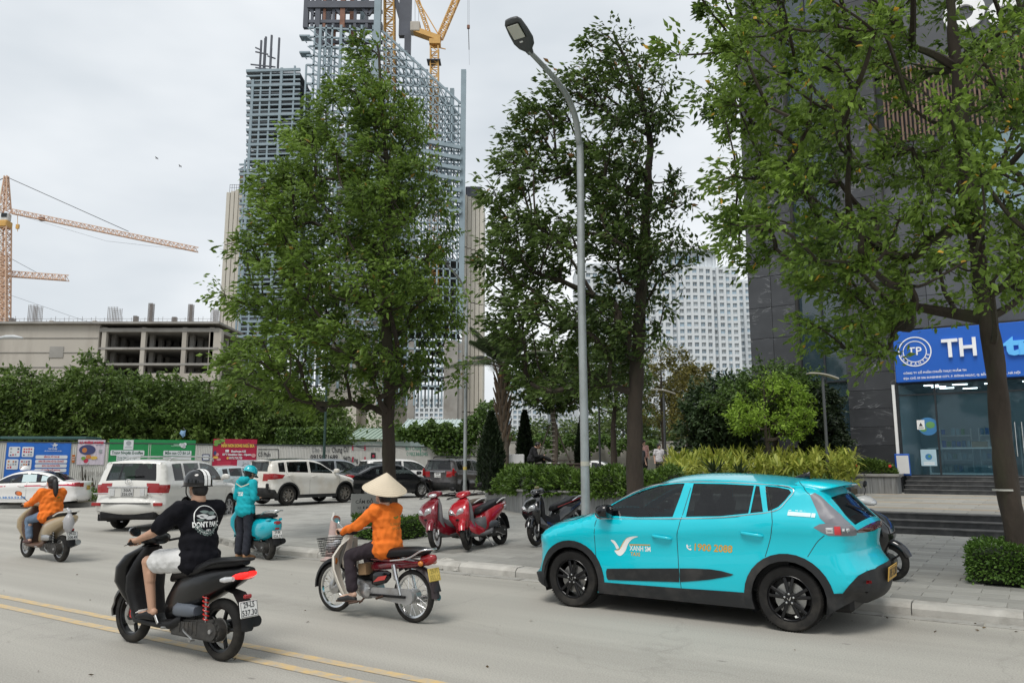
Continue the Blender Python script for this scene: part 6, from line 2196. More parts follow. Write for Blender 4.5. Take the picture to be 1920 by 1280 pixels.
for (wx_,a) in ((CX_F,176),(CX_F,214),(CX_R,250)):
 bw.box((wx_ + .185 * math.cos(R(a)),.83,WR + .185 * math.sin(R(a))),(.022,.006,.034),Matrix.Rotation(R(-a),3,'Y'))
bw.build('wheel_sticker',WHITEP,TAXI)

# ------------------------------------------------------------------ other cars
def mirror_x(p,c=0): return p

def generic(kind,L,H,w,wb,paint,mrim,**kw):
 """side shapes scaled from a typical outline of each kind; x forward, nose at L/2"""
 f = L / 2; r = -L / 2
 fo = kw.get('fo',.52)                 # share of overhang at the front
 oh = L - wb
 cxf = f - oh * fo * .96; cxr = cxf - wb
 wr = kw.get('wr',.33)
 if kind == 'suv':
  sil = [(f - .14,.22,.08,.2),(f - .02,.34,.12,.26),(f,.55,.13,.28),(f - .03,.78,.12,.26),(f - .16,.94,.09,.16),(f - .55,1.02,.05,.10),(f - .98,1.10,.045,.07),(f - 1.12,1.15,.045,.06),
   (f - 1.45,H - .28,.06,.055),(f - 1.75,H - .10,.07,.06),(f - 2.1,H - .02,.06,.06),(0 - .4,H,.05,.06),(r + .8,H - .02,.045,.06),(r + .30,H - .055,.04,.05),(r + .13,H - .10,.03,.03),(r + .16,H - .17,.04,.05),
   (r + .07,1.30,.05,.08),(r + .02,1.10,.06,.12),(r + .01,.95,.07,.16),(r - .0,.78,.08,.2),(r - .03,.62,.09,.22),(r - .03,.45,.09,.22),(r + .06,.30,.08,.2),(r + .2,.25,.06,.15)]
  kb_ = dict(ws=(7.1,9.6),rw=(14.6,16.6),tail=(17.0,18.6),plate=(18.7,19.4),rb=(20.0,23))
  belt = ([r,0,f - 1.0,f],[1.13,1.08,1.04,.98])
  zb,zt_ = 1.10,H - .15
  xw0,xw1 = f - 1.30,r + .42
  lampz = (1.10,.88)
 elif kind == 'box':
  sil = [(f - .16,.34,.08,.2),(f - .02,.46,.10,.22),(f,.70,.10,.22),(f - .02,.95,.09,.2),(f - .12,1.10,.07,.14),(f - .6,1.17,.05,.10),(f - 1.25,1.22,.045,.07),(f - 1.4,1.28,.045,.06),
   (f - 1.72,H - .26,.06,.055),(f - 1.98,H - .09,.07,.07),(f - 2.4,H - .02,.06,.07),(0 - .4,H,.05,.08),(r + .9,H - .015,.05,.09),(r + .36,H - .045,.05,.09),(r + .24,H - .085,.04,.06),(r + .22,H - .14,.05,.09),
   (r + .12,1.42,.06,.12),(r + .06,1.24,.07,.16),(r + .04,1.05,.08,.18),(r + .02,.86,.08,.2),(r - .04,.76,.08,.22),(r - .05,.60,.09,.24),(r + .02,.46,.08,.22),(r + .2,.38,.06,.15)]
  kb_ = dict(ws=(7.1,9.6),rw=(14.9,16.6),tail=(17.0,18.3),plate=(18.3,19.2),rb=(23,23))
  belt = ([r,f],[1.26,1.20])
  zb,zt_ = 1.27,H - .17
  xw0,xw1 = f - 1.58,r + .62
  lampz = (1.20,.98)
 else:  # sedan
  sil = [(f - .16,.20,.08,.2),(f - .02,.32,.13,.28),(f,.50,.14,.3),(f - .05,.66,.12,.28),(f - .22,.79,.09,.18),(f - .65,.88,.05,.10),(f - 1.02,.945,.045,.07),(f - 1.14,.985,.045,.06),
   (f - 1.55,H - .20,.06,.055),(f - 1.9,H - .055,.06,.06),(f - 2.3,H - .005,.05,.06),(-.25,H,.05,.06),(-.60,H - .03,.05,.06),(-1.05,H - .13,.05,.05),(r + .72,1.10,.05,.05),(r + .50,1.055,.045,.05),
   (r + .14,1.045,.04,.06),(r + .05,1.01,.05,.10),(r + .035,.90,.07,.18),(r + .03,.74,.09,.22),(r - .0,.60,.10,.24),(r - .01,.42,.10,.24),(r + .06,.28,.08,.2),(r + .2,.23,.06,.15)]
  kb_ = dict(ws=(7.1,9.6),rw=(12.1,14.1),tail=(17.3,18.5),plate=(18.6,19.3),rb=(23,23))
  belt = ([r,0,f - 1.0,f],[.99,.955,.91,.85])
  zb,zt_ = .975,H - .12
  xw0,xw1 = f - 1.30,r + .80
  lampz = (1.0,.82)
 n_ = len(sil) - 1
 ra = wr + .055
 top = lambda x: float(np.interp(-x,[-p[0] for p in sil[6:16]],[p[1] for p in sil[6:16]])) - .115
 b_ = lambda x: float(np.interp(x,*belt)) + .035
 mid1,mid2 = (xw0 + xw1) / 2 + (.12 if kind != 'sedan' else .02),(xw0 + xw1) / 2 - .95 * (.9 if kind != 'sedan' else .75)

 def win(x0,x1,n=5):
  xs_ = np.linspace(x0,x1,n)
  up = [(x,max(top(x),b_(x) + .03)) for x in xs_]
  return up + [(x1,b_(x1)),(x0,b_(x0))]
 wins = [win(xw0,mid1 + .05,7),win(mid1 - .05,mid2 + .05,5),win(mid2 - .05,xw1,5)]
 lz1,lz0 = lampz
 tl_ = [(r + .34,lz1 - .015),(r - .3,lz1),(r - .3,lz0),(r + .30,lz0)] if kind == 'box' else [(r + kw.get('lw',.38),lz1 - .05),(r + .2,lz1),(r - .3,lz1),(r - .3,lz0),(r + .22,lz0 + .02),(r + kw.get('lw',.38) - .1,lz0 + .05)]
 hl_ = [(f - .55,.86 if kind != 'box' else 1.06),(f - .2,.80 if kind != 'box' else 1.04),(f + .2,.78 if kind != 'box' else 1.02),(f + .2,.66 if kind != 'box' else .88),(f - .3,.70 if kind != 'box' else .9)]
 side = [('side_window',wins[0],CARGLASS,-.005),('side_window',wins[1],CARGLASS,-.005),('quarter_window',wins[2],CARGLASS,-.005),('tail_light',tl_,kw.get('lamp',REDL),.004),('headlight',hl_,WHITEL,.003)]
 if kw.get('clad'):
  side = [('arch_trim',ring_poly(cxf,wr,ra,ra + .06,-50,230),CLAD,.010),('arch_trim',ring_poly(cxr,wr,ra,ra + .06,-50,230),CLAD,.010),('sill_cladding',[(cxf - ra,.36),(cxr + ra,.36),(cxr + ra,.1),(cxf - ra,.1)],CLAD,.010),
    ('rear_bumper',[(cxr - ra - .06,.42),(r + .25,.55),(r - .3,.60),(r - .3,.1),(cxr - ra,.1)],CLAD,.008)] + side
 db = .36
 fd = [(xw0 + .28,b_(xw0) - .02),(xw0 + .30,.6),(xw0 + .22,db),(mid1,db),(mid1,top(mid1) + .04),(xw0,top(xw0) + .03)]
 rd_ = [(mid1,db),(cxr + ra + .08,db),(cxr + ra * .95 + .03,.62),(mid2 + .02,b_(mid2) - .1),(mid2,top(mid2) + .04),(mid1,top(mid1) + .04)]
 side += [('front_door',fd,paint),('rear_door',rd_,paint)]
 st_ = [('windscreen',[(kb_['ws'][0],-.86),(kb_['ws'][0],.86),(kb_['ws'][1],.8),(kb_['ws'][1],-.8)],CARGLASS,-.004),
  ('rear_window',[(kb_['rw'][0],-.84),(kb_['rw'][0],.84),(kb_['rw'][1],.90),(kb_['rw'][1],-.90)],CARGLASS,-.004),
  ('tail_light',[(kb_['tail'][0],-1),(kb_['tail'][0],-.60),(kb_['tail'][1],-.62),(kb_['tail'][1],-1)],kw.get('lamp',REDL),.004),('tail_light',[(kb_['tail'][0],1),(kb_['tail'][0],.60),(kb_['tail'][1],.62),(kb_['tail'][1],1)],kw.get('lamp',REDL),.004),
  ('grille',[(2.2,-.6),(2.2,.6),(3.4,.6),(3.4,-.6)],GLOSSB,.002)]
 if kw.get('clad'): st_.append(('rear_bumper',[(kb_['rb'][0],-1),(kb_['rb'][0],1),(n_,1),(n_,-1)],CLAD,.008))
 return dict(sil=sil,w=w,nose=f,tail=r,taper=(f - 1.2,r + 1.2),tap=(.08,.06),belt=belt,tumble=kw.get('tumble',.34),wheels=(cxf,cxr),wr=wr,ra=ra,ww=.21,rim=wr * .66,spokes=kw.get('spokes',(5,'double')),mrim=mrim,zbot=kw.get('zbot',.24),paint=paint,
    mirror=(xw0 + .12,b_(xw0) + .09),handles=[(mid1 + .18,b_(mid1) - .13),(mid2 + .10,b_(mid2) - .12)],side=side,strip=st_,
    gaps=[fd[:4],[(mid1,top(mid1) + .03),(mid1,.7),(mid1,db)],[rd_[1],rd_[2],rd_[3],rd_[4]]])

WHITEC = mat('pearl_white_paint',(.70,.69,.65),.3,var=.03,coat=.8,dirt=(.55,.52,.46),dirt_amt=.2,dirt_scale=1.2)
DIRTYW = mat('dusty_white_paint',(.70,.68,.63),.38,var=.04,coat=.5,dirt=(.46,.37,.25),dirt_amt=.6,dirt_scale=.9)
BLACKC = mat('black_paint',(.006,.0065,.008),.2,var=.1,coat=.6)
GREYC = mat('brown_grey_paint',(.065,.06,.06),.32,metal=.3,var=.06,coat=.7)
SILVC = mat('silver_paint',(.32,.34,.36),.3,metal=.4,var=.05,coat=.7)
WHITEC2 = mat('taxi_white_paint',(.74,.73,.71),.3,var=.03,coat=.8)

def hd(v):
 v = Vector((v[0],v[1],0)); v.normalize(); return v

# white luxury SUV
h = hd((.07,1))
lex_sp = generic('box',5.0,1.865,.985,2.85,WHITEC,ALLOY,wr=.40,zbot=.42,lw=.30,fo=.45,tumble=.26)
rt = Vector((h.y,-h.x,0))
lp = gnd(228,990) + rt * .78 + h * (-lex_sp['wheels'][1])
LEX,LC,_ = make_car('white_suv','large pearl white SUV driving away past the green banner',lex_sp,(lp.x,lp.y,0),h)
for yq in (.62,-.62):
 rr_ = MB(); rr_.tube(crom([(1.0,yq,1.80),(.85,yq,1.90),(0,yq,1.925),(-1.3,yq,1.90),(-1.65,yq,1.82)],4),.022,8); rr_.build('roof_rail',mat('satin_rail',(.55,.55,.54),.4,metal=.6),LEX,60)
plate_obj(LEX,(-2.5,0,1.0),(0,0,0),.33,.20,['30A','326.09'],mat('plate_grey',(.46,.46,.45),.5),INK)
gd = MB(); gd.box((-2.475,0,1.0),(.03,1.04,.25),bev=.02); gd.build('plate_recess',mat('satin_white',(.58,.57,.54),.4),LEX)
for s_ in (-1,1):
 MB().box((-2.495,s_ * .40,1.0),(.02,.13,.19),bev=.015).build('reversing_lamp',WHITEL,LEX)
 MB().box((-2.475,s_ * .82,.70),(.05,.24,.085),bev=.01).build('bumper_reflector',REDL,LEX)
 MB().box((-2.05,s_ * .86,.42),(.04,.30,.34),bev=.02).build('mud_flap',BLACKP,LEX)
 cs = MB(); cs.box((-2.47,s_ * .72,.965),(.03,.42,.03),bev=.01); cs.build('lamp_chrome',CHROME,LEX)
MB().box((-2.50,0,1.135),(.02,1.1,.03),bev=.008).build('chrome_strip',CHROME,LEX)
em = MB(); em.tube([(-2.485 + .002 * math.sin(a),.085 * math.cos(a),1.27 + .06 * math.sin(a)) for a in np.linspace(0,2 * math.pi,20)],.008,5,cap=False); em.bar((-2.487,.035,1.30),(-2.487,.0,1.245),.014,.01); em.bar((-2.487,.01,1.245),(-2.487,-.05,1.25),.014,.01); em.build('oval_emblem',CHROME,LEX)
MB().box((-2.53,0,.725),(.04,1.3,.03)).build('bumper_step',BLACKP,LEX)
MB().box((-1.9,0,.42),(1.1,1.5,.22),bev=.05).build('rear_underbody',BLACKP,LEX)
bdg = MB(); text_on(bdg,'LX 570',lambda a,b: Vector((-2.49,-.55 - a,.905 + b)),0,0,w=.24,bold=.02); bdg.build('badge',CHROME,LEX)
wp2 = MB(); wp2.bar((-2.42,.1,1.40),(-2.40,-.35,1.41),.02,.02); wp2.build('rear_wiper',BLACKP,LEX)

# white saloon taxi with red stripe
h = hd((-1,-.14))
vs_sp = generic('sedan',4.42,1.475,.865,2.55,WHITEC2,ALLOY,wr=.31,lw=.62,fo=.46)
p = gnd(96,953)
VIOS,VC,_ = make_car('saloon_taxi','white saloon taxi with a red stripe beside the blue banner',vs_sp,(p.x - 1.35,p.y + .75,0),h)
red = mat('stripe_red',(.55,.03,.08),.35)
side_poly(VC,VIOS,[([(-2.0,.935),(-1.0,.905),(-.15,.89),(-.15,.845),(-1.0,.855),(-1.6,.87),(-2.0,.85)],0),([(-.28 + .9,.87),(1.6,.82),(1.6,.785),(.62,.83)],0),([(-.05,.885),(.05,.885),(.1,.862),(.05,.84),(-.05,.842),(.0,.862)],0),([(.5,.875),(.56,.872),(.6,.852),(.56,.832),(.5,.835),(.54,.853)],0)],[red],'red_stripe')
side_text(VC,VIOS,[('024.38.53.53.53',.35,.42,1.15,.085,0,.03,0)],[mat('print_blue',(.05,.22,.55),.5)],'phone_number')
side_poly(VC,VIOS,[([(-.02,1.31),(-.52,1.31),(-.55,1.02),(-.02,1.01)],0),([(-.72,1.27),(-1.0,1.22),(-1.12,1.06),(-.72,1.045)],0)],[mat('sun_shade',(.55,.68,.70),.6)],'window_shade')
tl2 = MB(); tl2.rings([ering((.25 + dx,0,1.47 + dz),(sx,0,0),(0,sy,0),14,2.5) for dx,dz,sx,sy in ((0,.0,.13,.26),(0,.06,.12,.24),(0,.13,.07,.18),(0,.17,.02,.08))]); tl2.build('roof_lamp',WHITEP,VIOS,60)
spl = MB(); spl.box((-1.05,0,1.40),(.2,.5,.05),bev=.02); spl.build('aerial_housing',WHITEC2,VIOS)
plate_obj(VIOS,(-2.2,0,.78),(0,0,0),.33,.17,['30E','412.70'],PLATEY)

# dusty white compact SUV
h = hd((.62,.78))
ra_sp = generic('suv',4.03,1.635,.855,2.525,DIRTYW,mat('alloy_dusty',(.16,.145,.125),.6,metal=.3,var=.2),wr=.345,clad=True,spokes=(7,'twist'),lw=.62,fo=.48)
rt = Vector((h.y,-h.x,0))
p = gnd(536,946.6,.285); q = p - rt * .70 + h * (-ra_sp['wheels'][1])
RAI,RC,_ = make_car('compact_suv','dusty white compact SUV with black roof parked on the square',ra_sp,(q.x,q.y,.285),h)
rfm = MB()
plate_obj(RAI,(-2.03,0,.80),(0,0,0),.33,.17,['30L','087.16'],PLATEW)
for s_ in (-1,1): MB().box((-2.0,s_ * .70,.66),(.06,.16,.22),bev=.03).build('bumper_vent',BLACKP,RAI)
gm = MB()
PS = RC.strip(np.linspace(RC.at_k(9.9),RC.at_k(14.2),14),np.zeros(14))
vv = []
for a in np.linspace(RC.at_k(9.9),RC.at_k(14.1),14):
 for v in np.linspace(-1,1,9): vv.append(tuple(RC.strip(np.array([a]),np.array([v]))[0] + np.array([0,0,.004])))
gm.add(vv,[(i * 9 + j,i * 9 + j + 1,(i + 1) * 9 + j + 1,(i + 1) * 9 + j) for i in range(13) for j in range(8)]); gm.build('black_roof',BLACKC,RAI,60)

# black saloon
h = hd((.70,.71))
cam_sp = generic('sedan',4.82,1.47,.91,2.775,BLACKC,ALLOY,wr=.325,lw=.42,fo=.47,spokes=(10,'single'))
rt = Vector((h.y,-h.x,0))
p = at(788,927,34.6); q = Vector((p.x,p.y,0)) - rt * .75 - h * cam_sp['wheels'][0]
CAM_,CC,_ = make_car('black_saloon','glossy black saloon parked behind the street tree trunk',cam_sp,(q.x,q.y,.29),h)
plate_obj(CAM_,(-2.42,0,.84),(0,0,0),.33,.17,['29A','604.55'],PLATEW)

# dark grey SUV
h = hd((.42,.91))
tu_sp = generic('suv',4.33,1.70,.90,2.63,GREYC,ALLOY,wr=.345,clad=True,lw=.16,fo=.46)
rt = Vector((h.y,-h.x,0))
p = at(812,925,36.6); q = Vector((p.x,p.y,0)) + rt * .78 - h * tu_sp['wheels'][1]
TUC,TUCC,_ = make_car('grey_suv','dark grey SUV with roof rails left of the wide cypress',tu_sp,(q.x,q.y,.29),h)
for yq in (.58,-.58):
 rr_ = MB(); rr_.tube(crom([(.7,yq,1.66),(.55,yq,1.745),(-.3,yq,1.765),(-1.4,yq,1.74),(-1.55,yq,1.66)],4),.024,8); rr_.build('roof_rail',BLACKP,TUC,60)
plate_obj(TUC,(-2.185,0,.92),(0,0,0),.33,.20,['30F','118.93'],PLATEW)
MB().box((-2.175,0,1.07),(.03,.8,.06),bev=.01).build('chrome_strip',CHROME,TUC)
for s_ in (-1,1): MB().box((-2.11,s_ * .765,1.05),(.12,.12,.36),bev=.05).build('tail_light',REDL,TUC)

# silver car and white SUV glimpsed behind
h = hd((.80,.60))
sv_sp = generic('suv',4.5,1.68,.90,2.65,SILVC,ALLOY,wr=.33,fo=.48)
p = at(628,868,38.6)
make_car('silver_car','silver car half hidden between the dusty SUV and black saloon',sv_sp,(p.x,p.y,.29),h,step=.12)
h = hd((.86,.5))
cx_sp = generic('suv',4.55,1.68,.92,2.7,WHITEC2,ALLOY,wr=.35,fo=.48,clad=True)
p = at(755,868,40.6)
make_car('white_suv','white SUV seen between the tree trunk and grey SUV',cx_sp,(p.x,p.y,.29),h,step=.12)
h = hd((.9,-.4))
wc_sp = generic('sedan',4.5,1.46,.88,2.6,WHITEC2,ALLOY,wr=.32)
p = at(1122,868,46)
make_car('white_car','white car glimpsed behind the hedge right of the lamp post',wc_sp,(p.x,p.y,.45),h,step=.14)
p = at(1042,868,48)
make_car('white_car','white car roof behind the seated man and staked tree',wc_sp,(p.x,p.y,.35),hd((1,.1)),step=.14)
p = at(437,868,35.5)
make_car('pale_car','pale blue-white car peeking between the white SUV and standing rider',generic('suv',4.2,1.60,.86,2.55,mat('pale_blue_paint',(.50,.58,.60),.3,coat=.7),ALLOY,wr=.32),(p.x,p.y,.05),hd((.3,1)),step=.14)
# ================================================================== scooters and motorbikes
SEATB = mat('seat_vinyl',(.008,.008,.009),.45,spec=.3,var=.2,bump=.15,bscale=120)
REDP = mat('scooter_red',(.40,.012,.022),.22,var=.04,coat=.9)
DREDP = mat('scooter_dark_red',(.17,.008,.018),.22,var=.05,coat=.9)
TANP = mat('scooter_champagne',(.40,.31,.19),.3,var=.05,coat=.6,metal=.2)
BROWNP = mat('scooter_brown_plastic',(.10,.055,.035),.5,var=.1)
GREYP = mat('grey_plastic',(.13,.13,.135),.55,var=.1,dirt=(.2,.18,.15),dirt_amt=.3)
SPRING = mat('spring_red',(.5,.02,.015),.35,coat=.4)
TEAL2 = mat('scooter_teal',(.0,.40,.50),.25,var=.03,coat=.9)
CREAMP = mat('cream_fairing',(.66,.62,.54),.4,var=.05,coat=.3,dirt=(.45,.40,.32),dirt_amt=.3)

def xblob(mb,rows,n=16,p=2.4,mi=0):
 """rows (x, z, half width, half height[, y])"""
 mb.rings([ering((r[0],r[4] if len(r) > 4 else 0,r[1]),(0,r[2],0),(0,0,r[3]),n,p) for r in rows],mi=mi)
 return mb

def zblob(mb,rows,n=16,p=2.4,mi=0):
 """rows (x, z, half depth, half width[, y])"""
 mb.rings([ering((r[0],r[4] if len(r) > 4 else 0,r[1]),(r[2],0,0),(0,r[3],0),n,p) for r in rows],mi=mi)
 return mb

def bike_wheel(root,loc,r,w,kind,m_rim,steer=None,name='wheel'):
 wh = link(None,name,root,loc,(0,0,steer or 0))
 t = MB()
 t.lathe([(r - w * .75,-w * .42),(r - w * .35,-w * .5),(r - w * .08,-w * .3),(r,0),(r - w * .08,w * .3),(r - w * .35,w * .5),(r - w * .75,w * .42)],(0,0,0),'Y',36,closed=True)
 t.build('tyre',RUBBER,wh,50)
 ri = r - w * .72
 b = MB(); b.lathe([(ri + .004,-w * .34),(ri - .022,-w * .26),(ri - .022,w * .26),(ri + .004,w * .34)],(0,0,0),'Y',36,closed=True)
 b.build('rim',m_rim if kind != 'wire' else CHROME,wh,40)
 s_ = MB()
 if kind == 'wire':
  for k in range(32):
   a = 2 * math.pi * k / 32; d = .34 if k % 2 else -.34
   ys = .032 if (k // 2) % 2 else -.032
   s_.tube([(.05 * math.cos(a + d * 2.2),ys,.05 * math.sin(a + d * 2.2)),((ri - .02) * math.cos(a),0,(ri - .02) * math.sin(a))],.0022,4)
  s_.build('spokes',CHROME,wh)
  MB().lathe([(.02,-.06),(.075,-.05),(.08,.04),(.03,.055),(.02,.07)],(0,0,0),'Y',18).build('hub',ALLOY,wh,40)
 else:
  for k in range(5):
   a = 2 * math.pi * k / 5 + .4
   s_.bar((.03 * math.cos(a),0,.03 * math.sin(a)),((ri - .012) * math.cos(a + .18),0,(ri - .012) * math.sin(a + .18)),.026,.036,bev=.006,up=(0,1,0))
  s_.lathe([(.012,-.06),(.05,-.05),(.055,.045),(.02,.06)],(0,0,0),'Y',16)
  s_.build('spokes',m_rim,wh,50)
  MB().lathe([(.045,.028),(.105,.03),(.105,.034),(.045,.036)],(0,0,0),'Y',22,closed=True).build('brake_disc',STEEL,wh,30)
 return wh

def mirror_(root,p0,p1,out,m=BLACKP):
 """stalk p0 -> p1 with an oval mirror head"""
 mb = MB()
 p0,p1 = Vector(p0),Vector(p1)
 mid = (p0 + p1) / 2 + Vector((.02,.02 * out,.02))
 mb.tube(crom([p0,mid,p1],4),.006,6)
 c = p1 + Vector((0,.035 * out,.025))
 mb.rings([ering(c + Vector((dx,0,0)),(0,.062 * s_,.012 * s_ * out),(0,0,.042 * s_),14,2.3) for dx,s_ in ((.022,.35),(.016,.8),(.0,1.0),(-.008,.98))])
 o = mb.build('mirror',m,root,60)
 g = MB(); g.rings([ering(c + Vector((-.0085 - .001 * k,0,0)),(0,.055,.010 * out),(0,0,.036),14,2.3) for k in (0,1)])
 g.build('mirror_glass',CHROME,o)
 return o

def scooter(name,label,loc,heading,P,lean=0.0,group=None):
 root = thing(name,label,'scooter' if 'cat' not in P else P['cat'],loc,0,group)
 root.rotation_euler = (lean,0,math.atan2(heading[1],heading[0]))
 wb,wr,tw = P.get('wb',1.30),P.get('wr',.27),P.get('tw',.095)
 xf,xr = wb / 2,-wb / 2
 col,col2,mr = P['col'],P.get('col2',BLACKP),P.get('rim',ALLOYD)
 st = P.get('steer',0.0)
 hx = xf - .22                                   # steering head
 ca,sa = math.cos(st),math.sin(st)

 def S_(p):
  x,y = p.x - hx,p.y
  return Vector((hx + x * ca - y * sa,x * sa + y * ca,p.z))
 q = S_(Vector((xf,0,wr)))
 bike_wheel(root,q,wr,tw,'cast',mr,st,'front_wheel')
 bike_wheel(root,(xr,0,wr),wr,tw * 1.06,'cast',mr,None,'rear_wheel')
 # fork and front mudguard
 f = MB()
 for s in (-1,1):
  f.tube([(xf,s * .072,wr),(xf - .10,s * .072,wr + .30),(xf - .14,s * .05,wr + .42)],[.019,.021,.024],8)
 f.xf(S_).build('fork',P.get('mfork',STEEL),root,60)
 if P.get('caliper'):
  MB().box((xf - .07,.06,wr + .02),(.06,.04,.09),None,.012).xf(S_).build('brake_caliper',SPRING,root)
 g = MB()
 rows = []
 for k in range(13):
  a = R(-8 + 150 * k / 12)
  rr = wr + .035 + (.035 if k < 2 else 0)
  c = Vector((xf + rr * math.cos(a),0,wr + rr * math.sin(a)))
  o_ = Vector((math.cos(a),0,math.sin(a)))
  w = .068 * (1 - .45 * max(0,(3 - k) / 3))
  rows.append([c + Vector((0,-w,0)) - o_ * .045,c + Vector((0,-w * .92,0)) - o_ * .01,c + Vector((0,-w * .45,0)) + o_ * .012,c + o_ * .018,c + Vector((0,w * .45,0)) + o_ * .012,c + Vector((0,w * .92,0)) - o_ * .01,c + Vector((0,w,0)) - o_ * .045])
 sl_ = rows[2:] if not P.get('long_fender') else rows
 g.rings(sl_,cap=False,closed=False)
 g.xf(S_).build('front_fender',P.get('fender',col),root,60)
 # leg shield: outer skin and inner panel
 zt = P.get('zs',.93)
 sh = MB()
 sw = P.get('sw',.215)
 zblob(sh,[(xf - .10,wr + .08,.05,.10),(xf - .035,wr + .20,.085,sw * .72),(xf + .005,wr + .33,.10,sw),(xf - .01,wr + .47,.095,sw * 1.03),(xf - .085,wr + .58,.09,sw * .86),(xf - .17,zt - .02,.075,sw * .55),(xf - .21,zt + .02,.05,.07)],20,2.5)
 sh.build('leg_shield',col,root,50)
 inn = MB()
 zblob(inn,[(xf - .30,.25,.07,.16),(xf - .22,.36,.07,sw * .82),(xf - .155,.52,.07,sw * .92),(xf - .155,.66,.065,sw * .95),(xf - .20,.80,.06,sw * .75),(xf - .23,zt,.05,.09)],18,2.6)
 inn.build('inner_panel',col2,root,50)
 # floorboard
 fl = MB()
 xblob(fl,[(xf - .14,.31,.13,.05),(xf - .24,.265,.165,.04),(0.08,.255,.175,.038),(-.12,.27,.17,.05),(-.25,.33,.14,.07)],16,3.2)
 fl.build('floorboard',col2,root,50)
 if P.get('tunnel'):
  tn_ = MB(); xblob(tn_,[(xf - .10,.50,.13,.20),(xf - .24,.44,.145,.17),(.16,.40,.13,.12),(.0,.44,.125,.14),(-.10,.50,.125,.17)],16,2.8); tn_.build('centre_tunnel',col2,root,50)
  for s in (-1,1):
   tn_ = MB(); xblob(tn_,[(xf - .06,.44,.02,.10,s * .14),(xf - .18,.40,.025,.13,s * .155),(xf - .32,.33,.022,.09,s * .155),(.12,.30,.012,.05,s * .15)],10,2.6); tn_.build('side_fairing',col,root,50)
 # rear bodywork
 b = MB()
 bw = P.get('bw',.165)
 body = P.get('body') or [(.06,.40,.09,.13),(-.06,.47,.125,.20),(-.22,.55,bw * .9,.20),(-.42,.62,bw,.165),(-.64,.69,bw * .95,.125),(-.84,.745,bw * .72,.085),(-.98,.785,bw * .42,.05),(-1.03,.80,.04,.03)]
 xblob(b,body,20,2.5)
 b.build('rear_body',col,root,50)
 seat = P.get('seat') or [(.03,.66,.075,.035),(-.05,.70,.115,.055),(-.25,.745,.135,.062),(-.45,.785,.135,.06),(-.55,.83,.14,.055),(-.75,.855,.125,.05),(-.90,.865,.09,.035),(-.95,.865,.04,.02)]
 s_ = MB(); xblob(s_,seat,18,2.8); s_.build('seat',P.get('mseat',SEATB),root,60)
 # lower engine group, air box, gear case, muffler, spring
 ENG = mat('engine_alloy',(.06,.058,.055),.55,metal=.5,var=.35,scale=14,dirt=(.14,.12,.10),dirt_amt=.5,dirt_scale=9)
 oc = arc_pts(xr,wr,.098,105,255,10) + arc_pts(-.14,.25,.072,285,430,10)
 e = MB(); e.prism(oc,lambda a,b,t: Vector((a,t,b)),.035,.112); e.prism([(x * .93 + (xr - .14) / 2 * .07,z * .80 + .26 * .20) for x,z in oc],lambda a,b,t: Vector((a,t,b)),.11,.132)
 for k in range(9):
  x,z = oc[int(k * len(oc) / 9)]; e.tube([(x * .97 + (xr - .14) / 2 * .03,.11,z * .93 + .26 * .07),(x * .97 + (xr - .14) / 2 * .03,.122,z * .93 + .26 * .07)],.010,6)
 for k in range(5): e.box((-.24 - .06 * k,.133,.262 + .004 * k),(.016,.012,.085 + .008 * k),None,.003)
 e.build('engine_case',ENG,root,35)
 e = MB(); xblob(e,[(.02,.25,.05,.05),(-.06,.26,.085,.08),(-.22,.29,.09,.10),(-.36,.30,.07,.08)],12,3); e.tube([(.05,.0,.25),(-.05,.0,.27)],[.06,.07],10); e.build('crank_case',ENG,root,40)
 e = MB(); e.tube(crom([(-.30,.135,.25),(-.36,.165,.24),(-.46,.17,.20),(-.50,.175,.185)],3),.009,6); e.box((-.50,.19,.185),(.03,.05,.015)); e.build('kick_lever',STEEL,root,50)
 e = MB(); xblob(e,[(-.13,.40,.05,.05,.09),(-.2,.415,.07,.065,.10),(-.38,.42,.07,.06,.10),(-.45,.42,.05,.04,.10)],12,3.0); e.build('air_box',P.get('airbox',mat('airbox_grey',(.075,.08,.09),.45)),root,45)
 e = MB(); e.tube([(xr,.085,wr),(xr,.125,wr)],[.075,.055],16); e.tube([(xr,.125,wr),(xr,.145,wr)],.02,8); e.build('gear_cover',ALLOY,root,40)
 mf = MB(); mf.tube(crom([(-.15,-.09,.20),(-.35,-.12,.21),(-.52,-.14,.25),(xr - .10,-.145,.31),(xr - .28,-.145,.35)],4),[.02,.022,.03,.045,.052,.055,.056,.057,.057,.058,.058,.058,.058,.056,.055,.052,.05],12); mf.build('muffler',P.get('mmuf',BLACKP),root,60)
 sp = MB()
 a,c = Vector((xr + .13,.105,.60)),Vector((xr + .10,.105,wr + .07))
 coil = [a + (c - a) * (k / 48) + Vector((math.cos(k * .9) * .026,math.sin(k * .9) * .026,0)) for k in range(49)]
 sp.tube(coil,.0065,5)
 so = sp.build('shock_spring',P.get('spring',BLACKP),root,60)
 MB().tube([a + Vector((0,0,.05)),c - Vector((0,0,.05))],.012,8).build('damper_rod',STEEL,so,60)
 # rear mudguard, lamp, plate
 rm = MB()
 xt = xr - .30
 rm.rings([[Vector((x,-w,z)),Vector((x + .012,-w * .5,z + .012)),Vector((x + .012,w * .5,z + .012)),Vector((x,w,z)),Vector((x - .012,w * .6,z - .014)),Vector((x - .012,-w * .6,z - .014))] for x,z,w in ((xr + .10,.60,.06),(xr - .08,.62,.065),(xr - .20,.60,.07),(xt + .02,.52,.075),(xt - .02,.40,.07),(xt - .03,.30,.065))])
 rm.build('rear_mudguard',BLACKP,root,40)
